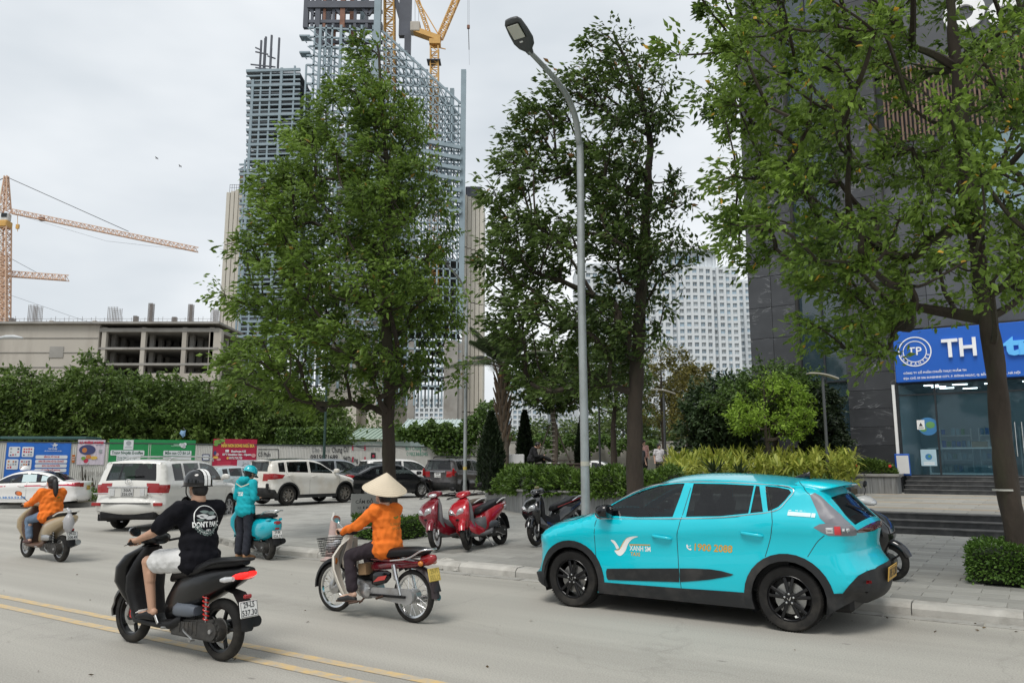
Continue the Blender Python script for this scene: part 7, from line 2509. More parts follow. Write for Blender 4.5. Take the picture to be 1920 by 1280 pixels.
 tl = MB(); xblob(tl,P.get('tailrows') or [(xr - .14,.735,.10,.02),(xr - .20,.745,.105,.036),(xr - .29,.765,.085,.038),(xr - .36,.78,.05,.022)],16,2.6)
 tl.build('tail_light',P.get('tailm',REDL),root,50)
 for s in (-1,1):
  w_ = MB(); xblob(w_,[(xr - .09,.715,.008,.016,s * .125),(xr - .15,.722,.02,.028,s * .118),(xr - .24,.735,.018,.022,s * .105)],10); w_.build('turn_signal',P.get('msig',WHITEL),root,60)
 if P.get('plate'):
  plate_obj(root,(xt - .035,0,.475),(0,R(12),0),.19,.14,P['plate'],P.get('mplate',PLATEW))
  MB().box((xt - .01,0,.58),(.03,.08,.035),None,.008).build('plate_lamp',REDL,root)
 gr = MB(); gr.tube(crom([(-.50,.13,.80),(-.70,.135,.865),(-.92,.10,.89),(-1.0,0,.895),(-.92,-.10,.89),(-.70,-.135,.865),(-.50,-.13,.80)],4),.012 if P.get('mgrab') is None else .014,8)
 gr.build('grab_rail',P.get('mgrab',BLACKP),root,60)
 # handlebar with grips, cowl, mirrors, levers
 hz = P.get('hz',1.0)
 hbx = xf - .30
 hb = MB(); hb.tube(crom([(hbx - .09,.36,hz - .01),(hbx - .05,.24,hz),(hbx + .0,.08,hz - .02),(hbx + .0,-.08,hz - .02),(hbx - .05,-.24,hz),(hbx - .09,-.36,hz - .01)],4),.012,8); hb.xf(S_).build('handlebar',BLACKP,root,60)
 for s in (-1,1):
  MB().tube([(hbx - .085,s * .345,hz - .009),(hbx - .05,s * .235,hz)],.018,10).xf(S_).build('grip',mat('grip_rubber',(.02,.017,.017),.7),root,60)
  MB().tube(crom([(hbx - .03,s * .22,hz + .0),(hbx + .0,s * .28,hz - .015),(hbx - .03,s * .36,hz - .03)],3),.005,6).xf(S_).build('brake_lever',STEEL,root,60)
 cw = MB()
 xblob(cw,[(hbx - .07,hz - .01,.07,.03),(hbx - .02,hz + .015,.13,.05),(hbx + .06,hz + .02,.15,.062),(hbx + .14,hz - .0,.11,.055),(hbx + .20,hz - .02,.05,.03)],18,2.5); cw.xf(S_).build('handlebar_cowl',P.get('cowl',col),root,50)
 if P.get('lamp','bar') == 'bar':
  hl = MB(); xblob(hl,[(hbx + .13,hz - .005,.085,.045),(hbx + .185,hz - .015,.075,.04),(hbx + .215,hz - .02,.03,.018)],14,2.3); hl.xf(S_).build('headlight',WHITEL,root,60)
 if P.get('lamp') == 'shield' or P.get('twin'):
  for s in (-1,1):
   hl = MB()
   z0_ = wr + .40
   hl.rings([ering((xf + .005 + dx,s * (.085 + dy),z0_ + dz),(.03,s * -.055,.012),(.02,s * .045,.095 * k_),12,2.2) for dx,dy,dz,k_ in ((.050,0,0,.95),(.088,0,0,.85),(.10,0,.0,.4))])
   hl.build('headlight',WHITEL,root,60)
  MB().rings([ering((xf + .06 + dx,0,wr + .30),(0,.05 * k_,0),(0,0,.035 * k_),10) for dx,k_ in ((.0,1),(.03,.8),(.036,.3))]).build('nose_vent',BLACKP,root,60)
 if P.get('mirrors',True):
  for s in (1,-1):
   if P.get('one_mirror') and s < 0: continue
   a = S_(Vector((hbx - .01,s * .17,hz + .02))); c = S_(Vector((hbx + P.get('mdx',-.02),s * .30,hz + .17)))
   mirror_(root,a,c,s)
 # stand
 if P.get('stand'):
  MB().tube([(-.02,.08,.22),(-.06,.19,.02)],.011,6).build('side_stand',STEEL,root,60)
 MB().tube([(-.10,.10,.24),(-.06,.20,.25)],.012,6).build('foot_peg',STEEL,root)
 return root

HB = (-UX.x,-UX.y)                       # traffic heading, away to the left
a,b = gnd(415.6,1238),gnd(247,1203)
hbk = hd(b - a); cbk = (a + b) / 2
BLK = scooter('scooter','black scooter with lit tail lamp and red rear springs, ridden in the foreground',(cbk.x,cbk.y,0),hbk,
   dict(wb=1.36,wr=.27,col=mat('scooter_black',(.005,.005,.0055),.3,spec=.35,var=.15,coat=.2),col2=BLACKP,spring=SPRING,tailm=REDON,plate=['29-L5','537.30'],caliper=True,one_mirror=False,mirrors=False,long_fender=True,airbox=mat('airbox_slate',(.10,.115,.14),.4)))
mirror_(BLK,(.34,.17,1.02),(.30,.26,1.07),1,CHROME)
MB().box((.04,.185,.31),(.09,.012,.03),Matrix.Rotation(-.9,3,'Y'),.005).build('chrome_badge',CHROME,BLK)

a,b = gnd(113.5,1053),gnd(50,1044)
htn = hd(b - a); ctn = (a + b) / 2
TAN = scooter('scooter','champagne coloured scooter ridden near the left edge',(ctn.x,ctn.y,0),htn,
   dict(wb=1.26,wr=.235,col=TANP,col2=BROWNP,plate=['29-L5','208.49'],rim=ALLOY,mgrab=mat('pale_grab_rail',(.6,.58,.54),.4),mmuf=STEEL,airbox=ALLOY,mirrors=False,tailm=REDL,hz=.98,sw=.22,bw=.18))
mirror_(TAN,(.30,.17,1.0),(.30,.36,1.17),1)
pb = MB(); pb.ball((-.99,.09,.70),(.10,.09,.17),12); pb.ball((-.97,.09,.88),(.04,.035,.06),8); pb.tube([(-.97,.09,.90),(-.93,.10,.96)],[.03,.015],6)
pb.xf(lambda p: p + Vector((math.sin(p.z * 40) * .008,math.cos(p.z * 33 + p.x * 20) * .008,0)))
BAGM = glass('plastic_bag',(.50,.50,.52),.35,.35,(.9,.9,.9))
o = pb.build('plastic_bag',BAGM,None,60,(ctn.x,ctn.y,0),(0,0,math.atan2(htn.y,htn.x)))
tag(o,'translucent plastic shopping bag hanging on the champagne scooter','bag')

a = gnd(503,1049)
hv = hd((-.66,.75))
cv = a + hv * .63
VES = scooter('scooter','teal electric scooter stopped at the kerb beside the standing rider',(cv.x,cv.y,0),hv,
   dict(wb=1.26,wr=.225,tw=.10,col=TEAL2,col2=BLACKP,plate=['29-BK','026.59'],rim=ALLOY,mgrab=CHROME,bw=.185,sw=.225,hz=1.03,zs=.98,mirrors=False,
    body=[(.02,.42,.10,.12),(-.10,.48,.15,.20),(-.28,.52,.185,.22),(-.50,.54,.195,.215),(-.72,.57,.17,.18),(-.88,.61,.12,.12),(-.96,.65,.05,.05)],
    seat=[(.0,.70,.08,.03),(-.08,.735,.12,.045),(-.3,.76,.14,.05),(-.55,.79,.14,.045),(-.74,.79,.10,.035),(-.80,.785,.05,.02)],
    tailrows=[(-.84,.655,.075,.03),(-.90,.665,.075,.045),(-.955,.675,.06,.035),(-.965,.675,.03,.02)],msig=TEAL2,airbox=BLACKP))
MB().lathe([(.075,0),(.078,.015),(.06,.022),(.01,.024)],(0,0,0),'X',20).build('mirror',mat('mirror_back_white',(.7,.7,.68),.3,coat=.5),VES,50,(.30,.30,1.24),(0,0,math.pi))
MB().tube(crom([(.30,.18,1.05),(.31,.27,1.12),(.31,.30,1.22)],4),.006,6).build('mirror_stalk',CHROME,VES,60)

# parked scooters
def parked(label,pf,pr,P,lean,group='parked scooters on the square'):
 a,b = gnd(*pf,.20),None
 P = dict(P); P['stand'] = True
 h_ = pr
 wb = P.get('wb',1.28)
 c = Vector((a.x,a.y,0)) - Vector((h_.x,h_.y,0)) * wb / 2
 return scooter('scooter',label,(c.x,c.y,plaza_z(c.x,c.y)),h_,P,lean,group)

RS1 = parked('dark red scooter with white-rimmed wheels parked left of the bright red one',(811,1029),hd((-.62,-.79)),
   dict(col=DREDP,col2=GREYP,wr=.27,rim=mat('rim_white',(.6,.6,.6),.4),lamp='bar',twin=True,tunnel=True,steer=.42,mseat=mat('seat_brown',(.085,.062,.042),.5),mgrab=mat('rail_pale',(.6,.6,.58),.35),mfork=mat('fork_silver',(.55,.55,.55),.3,metal=.7),mirrors=False),R(10))
mirror_(RS1,(.30,-.17,1.02),(.30,-.34,1.32),-1)
RS2 = parked('bright red scooter with black seat parked on the square',(871.5,1029),hd((-.50,-.866)),
   dict(col=REDP,col2=GREYP,wr=.27,rim=ALLOYD,lamp='shield',tunnel=True,steer=.34,mgrab=mat('rail_pale',(.6,.6,.58),.35),mirrors=False,mfork=BLACKP),R(11))
mirror_(RS2,(.32,.17,1.02),(.40,.34,1.10),1); mirror_(RS2,(.32,-.17,1.02),(.20,-.34,1.15),-1)
RS3 = parked('black sport scooter with red seam seat parked by the lamp post',(1003,1022),hd((-.66,-.75)),
   dict(col=mat('scooter_gloss_black',(.009,.009,.010),.15,coat=.8),col2=BLACKP,wr=.27,rim=ALLOYD,lamp='shield',tunnel=True,steer=.2,mgrab=CHROME,mirrors=False),R(7))
ds = MB(); ds.box((.40,0,1.07),(.03,.11,.10),Matrix.Rotation(.5,3,'Y'),.012); ds.build('dashboard',mat('brass_dash',(.34,.30,.16),.5),RS3)
rsm = MB(); rsm.tube(crom([(-.02,.125,.69),(-.25,.142,.74),(-.5,.145,.79),(-.8,.125,.85)],4),.006,5); rsm.build('seat_piping',SPRING,RS3)
p4 = Vector((4.66,11.45,0))
RS4 = scooter('scooter','black and white scooter partly hidden behind the taxi tail',(p4.x,p4.y,plaza_z(p4.x,p4.y)),hd((.75,-.66)),
   dict(col=mat('scooter_gloss_black',(.009,.009,.010),.15,coat=.8),cowl=mat('cowl_white',(.55,.55,.54),.3,coat=.5),col2=BLACKP,wr=.26,mirrors=True,stand=True,hz=1.06),R(6),'parked scooters on the square')

# ------------------------------------------------------------------ the old step-through motorbike
a,b = gnd(774.6,1166.5),gnd(629,1145)
hdr = hd(b - a); cdr = (a + b) / 2
DRM = thing('motorbike','old step-through motorbike with cream leg shield and wire wheels','motorbike',(cdr.x,cdr.y,0),math.atan2(hdr.y,hdr.x))
WB = 1.22
bike_wheel(DRM,(WB / 2,0,.285),.285,.062,'wire',CHROME,.03,'front_wheel')
bike_wheel(DRM,(-WB / 2,0,.285),.285,.068,'wire',CHROME,None,'rear_wheel')
f = MB()
for s in (-1,1): f.tube([(.61,s * .055,.285),(.56,s * .06,.40),(.47,s * .06,.66),(.42,s * .05,.82)],[.016,.022,.025,.022],8)
f.build('fork',mat('fork_grey',(.30,.30,.29),.4,metal=.5),DRM,60)
g = MB(); rows = []
for k in range(11):
 a_ = R(-5 + 150 * k / 10); rr = .325
 c = Vector((.61 + rr * math.cos(a_),0,.285 + rr * math.sin(a_))); o_ = Vector((math.cos(a_),0,math.sin(a_))); w = .05
 rows.append([c + Vector((0,-w,0)) - o_ * .03,c + Vector((0,-w * .7,0)) + o_ * .008,c + o_ * .015,c + Vector((0,w * .7,0)) + o_ * .008,c + Vector((0,w,0)) - o_ * .03])
g.rings(rows,cap=False,closed=False); g.build('front_fender',BLACKP,DRM,60)
# leg shields: two wings with a central spine, open below
for s in (-1,1):
 lg = MB(); rows = []
 for x,z,y0,y1,fwd in ((.40,.86,.03,.07,.0),(.47,.78,.04,.14,.0),(.53,.66,.05,.20,.01),(.52,.52,.06,.215,.03),(.46,.38,.07,.215,.05),(.38,.26,.08,.205,.05),(.31,.19,.09,.18,.03)):
  rows.append([Vector((x,s * y0,z)),Vector((x - .005,s * (y0 + y1) / 2,z)),Vector((x - .02 - fwd * .4,s * y1 * .92,z)),Vector((x - .045 - fwd,s * y1,z)),Vector((x - .058 - fwd,s * y1 * .97,z)),Vector((x - .035,s * (y0 + y1) / 2,z)),Vector((x - .03,s * y0,z))])
 lg.rings(rows); lg.build('leg_shield',CREAMP,DRM,50)
sp = MB(); zblob(sp,[(.42,.90,.06,.05),(.455,.80,.07,.06),(.47,.66,.08,.065),(.40,.52,.09,.06),(.28,.46,.09,.055)],12); sp.build('head_spine',CREAMP,DRM,60)
fr = MB(); fr.tube(crom([(.40,0,.60),(.25,0,.46),(.05,0,.44),(-.12,0,.56),(-.35,0,.60),(-.70,0,.63)],4),.035,10); fr.build('frame_tube',BLACKP,DRM,60)
tk = MB(); xblob(tk,[(.02,.56,.03,.04),(-.05,.57,.075,.06),(-.3,.60,.085,.05),(-.55,.62,.08,.04),(-.78,.655,.065,.035),(-.90,.69,.03,.02)],14,3); tk.build('rear_cowl',DREDP,DRM,50)
st_ = MB(); xblob(st_,[(.04,.655,.06,.02),(-.02,.68,.10,.045),(-.2,.72,.125,.06),(-.42,.745,.13,.06),(-.62,.765,.125,.055),(-.78,.775,.09,.04),(-.82,.775,.04,.02)],16,2.9); st_.build('seat',SEATB,DRM,60)
MB().box((-.42,0,.655),(.78,.20,.03),None,.01).build('seat_pan',DREDP,DRM)
sc = MB(); xblob(sc,[(-.08,.44,.02,.07,.10),(-.14,.45,.03,.085,.105),(-.30,.48,.03,.07,.11),(-.36,.50,.015,.03,.11)],12,3); sc.build('side_cover',GLOSSB,DRM,50)
sc = MB(); sc.add([(-.12,.138,.41),(-.30,.142,.45),(-.33,.142,.50),(-.20,.14,.475)],[(0,1,2,3)]); sc.build('side_decal',mat('decal_red',(.5,.06,.05),.4),DRM)
en = MB(); en.lathe([(.02,-.13),(.085,-.12),(.095,-.05),(.095,.06),(.085,.12),(.02,.135)],(.02,0,.30),'Y',20); en.tube([(.06,0,.33),(.26,0,.36)],[.065,.07],12); en.lathe([(.055,.12),(.06,.145),(.03,.155)],(-.02,0,.29),'Y',16); en.build('engine',ALLOY,DRM,45)
cc = MB(); cc.prism([(p[0],p[1]) for p in arc_pts(-WB / 2,.285,.085,100,260,10)] + [(-.10,.235),(-.05,.29),(-.10,.35)],lambda a,b,t: Vector((a,t,b)),.085,.12); cc.build('chain_case',mat('chaincase_silver',(.42,.42,.42),.4,metal=.6,dirt=(.2,.17,.13),dirt_amt=.5,dirt_scale=6),DRM)
sw = MB(); sw.bar((-.08,.13,.27),(-.60,.13,.285),.035,.025); sw.build('swing_arm',BLACKP,DRM)
for s in (-1,1):
 sk = MB(); sk.tube([(-.42,s * .135,.62),(-.47,s * .135,.46)],.027,10); sk.tube([(-.47,s * .135,.48),(-.53,s * .135,.30)],.016,8); sk.build('shock_absorber',CHROME,DRM,50)
ms = MB(); ms.tube(crom([(.10,-.09,.22),(-.2,-.12,.19),(-.4,-.14,.20),(-.85,-.15,.27)],4),[.016] * 5 + [.036] * 8,12); ms.build('muffler',CHROME,DRM,60)
pd = MB(); pd.tube([(.36,.23,.175),(-.02,.20,.20)],.011,6); pd.tube([(.02,.13,.22),(-.02,.24,.19)],.011,6); pd.tube([(-.28,.14,.27),(-.28,.25,.26)],.013,6); pd.tube([(.04,.21,.19),(.14,.25,.17)],.012,6); pd.build('foot_pegs',mat('peg_rust',(.09,.055,.04),.7,metal=.5),DRM,60)
tlm = MB(); xblob(tlm,[(-.74,.68,.055,.05),(-.82,.685,.06,.062),(-.89,.70,.05,.05),(-.92,.71,.02,.02)],12,3); tlm.build('tail_light',REDL,DRM,50)
for s in (-1,1): MB().ball((-.80,s * .115,.655),(.035,.028,.03),10).build('turn_signal',ORANGEL,DRM,60)
for s in (-1,1): MB().ball((.50,s * .135,.60),(.03,.03,.045),10).build('turn_signal',ORANGEL,DRM,60)
rk = MB(); rk.tube(crom([(-.36,.12,.66),(-.62,.125,.70),(-.80,.11,.79),(-.88,.05,.805),(-.88,-.05,.805),(-.80,-.11,.79),(-.62,-.125,.70),(-.36,-.12,.66)],4),.011,8); rk.bar((-.86,-.08,.80),(-.70,-.08,.795),.02,.012); rk.bar((-.86,.08,.80),(-.70,.08,.795),.02,.012); rk.build('rear_rack',CHROME,DRM,60)
mg = MB(); rows = []
for k in range(9):
 a_ = R(55 + 125 * k / 8); rr = .335
 c = Vector((-WB / 2 + rr * math.cos(a_),0,.285 + rr * math.sin(a_))); o_ = Vector((math.cos(a_),0,math.sin(a_))); w = .055
 rows.append([c + Vector((0,-w,0)) - o_ * .03,c + Vector((0,-w * .7,0)) + o_ * .008,c + o_ * .015,c + Vector((0,w * .7,0)) + o_ * .008,c + Vector((0,w,0)) - o_ * .03])
mg.rings(rows,cap=False,closed=False); mg.box((-.925,0,.42),(.02,.12,.14),Matrix.Rotation(.35,3,'Y'),.004); mg.build('rear_fender',mat('fender_dark',(.03,.02,.022),.5),DRM,60)
plate_obj(DRM,(-.90,0,.535),(0,R(14),0),.19,.14,['29-F1','553.12'],mat('plate_yellow_faded',(.68,.50,.12),.55,var=.08),mat('faded_ink',(.36,.27,.06),.6))
hb = MB(); hb.tube(crom([(.26,.33,.95),(.33,.22,.97),(.40,.08,.93),(.40,-.08,.93),(.33,-.22,.97),(.26,-.33,.95)],4),.011,8); hb.build('handlebar',CHROME,DRM,60)
for s in (-1,1): MB().tube([(.255,s * .335,.948),(.31,s * .25,.965)],.017,10).build('grip',BLACKP,DRM,60)
hc_ = MB(); xblob(hc_,[(.33,.93,.05,.03),(.38,.95,.085,.05),(.45,.94,.09,.055),(.50,.92,.07,.05)],14); hc_.build('handlebar_cowl',BLACKP,DRM,50)
MB().ball((.51,0,.92),(.02,.065,.05),12).build('headlight',WHITEL,DRM,60)
mirror_(DRM,(.30,.20,.97),(.38,.22,1.07),1,CHROME)
# luggage boxes tucked under the seat
MB().box((.10,.02,.53),(.12,.16,.13),Matrix.Rotation(.1,3,'Y'),.006).build('cardboard_box',mat('cardboard_brown',(.30,.19,.10),.8),DRM)
# front basket of black mesh with shopping
bk_ = thing('basket','black wire basket full of shopping on the cream motorbike','basket',(cdr.x,cdr.y,0),math.atan2(hdr.y,hdr.x))
wm = MB()

def bp(f,g_,z):          # f: 0..1 round the rim
 t = (z - .64) / .20
 hw,x0,x1 = .12 + .03 * t,.60 - .04 * t,.76 + .05 * t
 pts_ = [(x0,-hw),(x1,-hw),(x1,hw),(x0,hw)]
 f4 = (f * 4) % 4; i = int(f4); q = f4 - i
 a_,b_ = pts_[i],pts_[(i + 1) % 4]
 return Vector((a_[0] + (b_[0] - a_[0]) * q,a_[1] + (b_[1] - a_[1]) * q,z))

for z in np.linspace(.64,.84,8): wm.tube([bp(k / 24,0,z) for k in range(25)],.003 if z < .83 else .006,4,cap=False)
for k in range(40): wm.tube([bp(k / 40,0,.64),bp(k / 40,0,.84)],.0022,4)
for k in range(6):
 y_ = -.11 + .22 * k / 5; wm.tube([(.60,y_,.64),(.76,y_,.64)],.0025,4)
wm.build('wire_mesh',BLACKP,bk_)
MB().tube([(.53,.06,.70),(.60,.06,.68)],.012,6).build('bracket',BLACKP,bk_)
for k,(x,y_,z,r_,m_,lab) in enumerate(((.66,.05,.74,.07,BAGM,'silvery plastic shopping bag on top in the wire basket'),(.70,-.05,.71,.065,mat('produce_red',(.35,.05,.06),.5),'dark red produce bag low in the wire basket'),(.64,-.02,.79,.05,mat('bag_pale',(.5,.5,.52),.4,bump=.6,bscale=25),'crumpled pale bag at the back of the wire basket'))):
 sb = MB(); sb.ball((0,0,0),(r_,r_ * 1.1,r_ * .8),12); rr = random.Random(k); sb.xf(lambda p: p * (1 + .12 * math.sin(p.x * 90 + p.z * 70)))
 w_ = UN(0,0)
 m4 = Matrix.Translation((cdr.x,cdr.y,0)) @ Matrix.Rotation(math.atan2(hdr.y,hdr.x),4,'Z')
 tag(sb.build('shopping_bag',m_,None,60,m4 @ Vector((x,y_,z))),lab,'bag','shopping in the basket')
# ================================================================== people
from mathutils.bvhtree import BVHTree
SKIN = mat('skin',(.46,.27,.18),.55,var=.06,scale=8)
SKIN2 = mat('skin_light',(.52,.33,.24),.55,var=.06,scale=8)
HAIR = mat('black_hair',(.012,.010,.010),.5,var=.3,scale=30,stretch=(1,1,.1))

def cloth(name,col,**k): return mat(name,col,.85,var=.10,scale=7,bump=.35,bscale=26,**k)

def cap(mb,a,b,ra,rb,n=12):
 a,b = Vector(a),Vector(b)
 mb.tube([a,a.lerp(b,.5),b],[ra,(ra + rb) / 2,rb],n)
 mb.ball(a,ra,n); mb.ball(b,rb,n)

def grip_hand(mb,c,s,k=1.0):
 """closed hand round a bar that runs along y through c; s = +1 left hand"""
 c = Vector(c)
 mb.ball(c + Vector((-.030,0,.020)) * k,Vector((.036,.044,.026)) * k,12,rot=Matrix.Rotation(.5,3,'Y'))
 for i in range(4):
  y = (-.034 + .0225 * i) * k
  L = (1.0,1.06,1.0,.86)[i if s < 0 else 3 - i]
  pts_ = [(-.012,.036),(.018,.032),(.034,.008),(.026,-.020),(.004,-.030)]
  mb.tube([c + Vector((px * L,y,pz)) * 1.0 for px,pz in pts_],[.0105,.0105,.010,.0095,.008],8)
 mb.tube([c + Vector((-.038,-s * .030 * k,.008)),c + Vector((-.020,-s * .050 * k,-.012)),c + Vector((.006,-s * .050 * k,-.022))],[.013,.0115,.009],8)

def loose_hand(mb,c,d,s):
 """relaxed hand hanging along d"""
 c,d = Vector(c),Vector(d).normalized()
 x = d.cross(Vector((0,1,0))).normalized(); y = d.cross(x)
 cap(mb,c,c + d * .05,.028,.026,8)
 for i in range(4):
  o = y * (-.030 + .02 * i)
  a = c + d * .06 + o; b = a + d * .035 + x * .006; e = b + d * (.03,.036,.034,.026)[i] + x * .014
  mb.tube([a,b,e],[.0105,.0095,.008],6)
 a = c + d * .01 + y * .03 * s; mb.tube([a,a + d * .03 + y * .022 * s,a + d * .058 + y * .024 * s],[.012,.011,.009],6)

def head_(mb,c,f,k=1.0):
 """head with jaw, nose, ears; c centre of the skull, f facing direction"""
 c = Vector(c); f = Vector(f).normalized()
 up = Vector((0,0,1)); up = (up - f * up.dot(f)).normalized(); s = up.cross(f)
 M3 = Matrix((f,s,up)).transposed()
 B = lambda p,r: mb.ball(c + M3 @ (Vector(p) * k),Vector(r) * k,14,rot=M3)
 B((-.008,0,.018),(.098,.078,.098))
 B((.025,0,-.055),(.066,.058,.062))
 B((.066,0,-.085),(.026,.032,.024))
 mb.tube([c + M3 @ Vector(p) * k for p in ((.088,0,.010),(.104,0,-.018),(.092,0,-.030))],[.010 * k,.015 * k,.012 * k],8)
 B((.084,0,-.062),(.014,.026,.009))
 for q in (-1,1):
  B((.080,q * .032,.012),(.014,.017,.009))
  B((.0,q * .080,-.010),(.022,.010,.034))
 return M3

def project(ob,pts,x0=-1.2,d=(1,0,0),off=.004):
 """lay flat points (y, z) on the back of a garment"""
 me = ob.data
 bv = BVHTree.FromPolygons([v.co for v in me.vertices],[tuple(p.vertices) for p in me.polygons])
 out = []
 dv = Vector(d).normalized()
 for o in pts:
  h = bv.ray_cast(Vector(o),dv)
  out.append((h[0] - dv * off) if h[0] is not None else None)
 return out

def print_on(ob,items,mats,name,origin,right,d):
 """items: list of (verts2d, faces, mi); origin: ray start for (0, 0); right: +a direction; d: ray direction"""
 mb = MB()
 origin,right = Vector(origin),Vector(right)
 for V,Fs,mi in items:
  P = project(ob,[origin + right * a + Vector((0,0,b)) for a,b in V],d=d,off=.004 + .0008 * mi)
  ok = [f for f in Fs if all(P[i] is not None for i in f)]
  mb.add([p if p is not None else Vector((0,0,0)) for p in P],ok,mi)
 if mb.f: mb.build(name,mats,ob)

def txt(s,cx,cy,w,h,mi,bold=.03):
 V,Fs,tw_ = text_vf(s,bold)
 return ([(cx + x * w / tw_,cy + y * h / .72) for x,y,z in V],Fs,mi)

def ringp(cx,cy,r0,r1,mi,n=40,a0=0,a1=360):
 V,Fs = [],[]
 for k in range(n + 1):
  a = R(a0 + (a1 - a0) * k / n)
  V += [(cx + r0 * math.cos(a),cy + r0 * math.sin(a)),(cx + r1 * math.cos(a),cy + r1 * math.sin(a))]
 for k in range(n): Fs.append((2 * k,2 * k + 1,2 * k + 3,2 * k + 2))
 return (V,Fs,mi)

def person(label,loc,rz,J,hands='grip',skin=SKIN,voxel=.009,build=1.0,face=(1,0,0),name='person',legs=True,scale=1.0):
 b = MB()
 head_(b,J['head'],face)
 hc = Vector(J['head']); nk = Vector(J['neck'])
 cap(b,hc + Vector((-.015,0,-.05)),nk,.055,.062 * build)
 ch,pe = Vector(J['chest']),Vector(J['pelvis'])
 b.ball(ch,(.105 * build,.155 * build,.17),14)
 cap(b,ch - Vector((0,0,.05)),pe + Vector((0,0,.06)),.105 * build,.105)
 b.ball(pe,(.11,.15,.11),14)
 for s in 'LR':
  sh,el,ha = J['sh' + s],J['el' + s],J['ha' + s]
  cap(b,nk.lerp(ch,.35),sh,.06,.062 * build)
  cap(b,sh,el,.056 * build,.042)
  q = 1 if s == 'L' else -1
  w = Vector(ha) + (Vector((-.055,0,.028)) if hands == 'grip' else Vector((0,0,0)))
  cap(b,el,w,.043,.028)
  if hands == 'grip': grip_hand(b,ha,q)
  else: loose_hand(b,ha,Vector(ha) - Vector(el),q)
  if legs:
   cap(b,J['hip' + s],J['kn' + s],.085,.060)
   an = Vector(J['an' + s]); kn = Vector(J['kn' + s])
   cap(b,kn,an,.057,.036)
   calf = kn.lerp(an,.32) + Vector((-.018,0,0)); b.ball(calf,(.052,.050,.11),10)
   to = Vector(J['to' + s])
   cap(b,an + (an - to) * .18 - Vector((0,0,.03)),to,.034,.026)
 o = remesh(b,name,skin,voxel,3)
 o.location = loc; o.rotation_euler = (0,0,rz); o.scale = (scale,) * 3
 return tag(o,label,'person')

def garment(o,name,parts,m,voxel=.012,wr=.006,seed=0,smooth=4):
 g = MB()
 for p in parts:
  if p[0] == 'cap': cap(g,*p[1:])
  else: g.ball(p[1],p[2],14)
 c = remesh(g,name,m,voxel,smooth,o)
 # folds
 co = np.empty(len(c.data.vertices) * 3,np.float32); c.data.vertices.foreach_get('co',co); co = co.reshape(-1,3)
 no = np.empty(len(c.data.vertices) * 3,np.float32); c.data.vertices.foreach_get('normal',no); no = no.reshape(-1,3)
 x,y,z = co.T
 f = np.sin(z * 38 + 9 * np.sin(x * 9 + seed) + y * 14) * .5 + np.sin(z * 61 + x * 43 - y * 30 + seed) * .3 + np.sin(x * 70 + y * 60 + z * 20) * .2
 co += no * (f * wr)[:,None]
 c.data.vertices.foreach_set('co',co.ravel().astype(np.float32)); c.data.update()
 return c

def torso_parts(J,k,arms,hem,slv=1.0,hemr=.135,sk=1.0):
 """shirt from the joints; arms: how far down the arm the sleeve reaches (0..2)"""
 ch,pe,nk = Vector(J['chest']),Vector(J['pelvis']),Vector(J['neck'])
 P = [('ball',ch,(.125 * k,.180 * k,.185)),('cap',ch - Vector((0,0,.04)),pe + Vector((0,0,.04)),.128 * k,.142 * k),('ball',ch.lerp(pe,.55),(.132 * k,.178 * k,.18)),('ball',pe + Vector((0,0,hem)),(hemr * k,.19 * k,.12)),('ball',pe + Vector((0,0,hem + .06)),(hemr * k,.19 * k,.12)),('cap',nk - Vector((0,0,.03)),ch,.068,.10)]
 for s in 'LR':
  sh,el,ha = Vector(J['sh' + s]),Vector(J['el' + s]),Vector(J['ha' + s])
  P += [('cap',nk.lerp(ch,.35),sh,.075,.076 * k),('ball',sh,.078 * k)]
  if arms <= 1: P.append(('cap',sh,sh.lerp(el,arms),.075 * k * slv,.074 * k * slv))
  else: P += [('cap',sh,el,.074 * k,.058),('cap',el,el.lerp(ha,arms - 1),.056,.043)]
 return P

def leg_parts(J,k,upto,r=.098,r2=.07,r3=.062):
 P = [('ball',Vector(J['pelvis']) - Vector((0,0,.01)),(.128 * k,.165 * k,.11))]
 for s in 'LR':
  hp,kn,an = Vector(J['hip' + s]),Vector(J['kn' + s]),Vector(J['an' + s])
  if upto <= 1: P.append(('cap',hp,hp.lerp(kn,upto),r * k,(r * k * .98)))
  else: P += [('cap',hp,kn,r * k,r2),('cap',kn,kn.lerp(an,upto - 1),r2,r3)]
 return P

def shoes(o,J,m,nm='shoe',up=.0):
 for s in 'LR':
  an,to = Vector(J['an' + s]),Vector(J['to' + s])
  g = MB(); d = (to - an); d.z = 0; d.normalize()
  zf = to.z - .028
  heel = Vector((an.x,an.y,zf)) - d * .055; toe = Vector((to.x,to.y,zf)) + d * .04
  sd = Vector((-d.y,d.x,0))
  rows = []
  for t,w,h in ((0,.022,.05),(.12,.036,.075),(.35,.038,.085),(.6,.044,.06),(.85,.042,.045),(1.0,.02,.028)):
   c = heel.lerp(toe,t)
   rows.append(ering(c + Vector((0,0,h / 2)),sd * w,Vector((0,0,h / 2)),12,2.8))
  g.rings(rows); g.build(nm,m,o,60)

def hair_cap(o,c,f,down=.0,k=1.06,name='hair'):
 c = Vector(c); g = MB()
 f = Vector(f).normalized()
 g.ball(c + Vector((-.014 * f.x,-.014 * f.y,.030)),Vector((.104,.090,.094)) * k / 1.0,14)
 g.ball(c - f * .04 + Vector((0,0,-.02 - down)),Vector((.068,.078,.085)),12)
 return remesh(g,name,HAIR,.011,3,o)

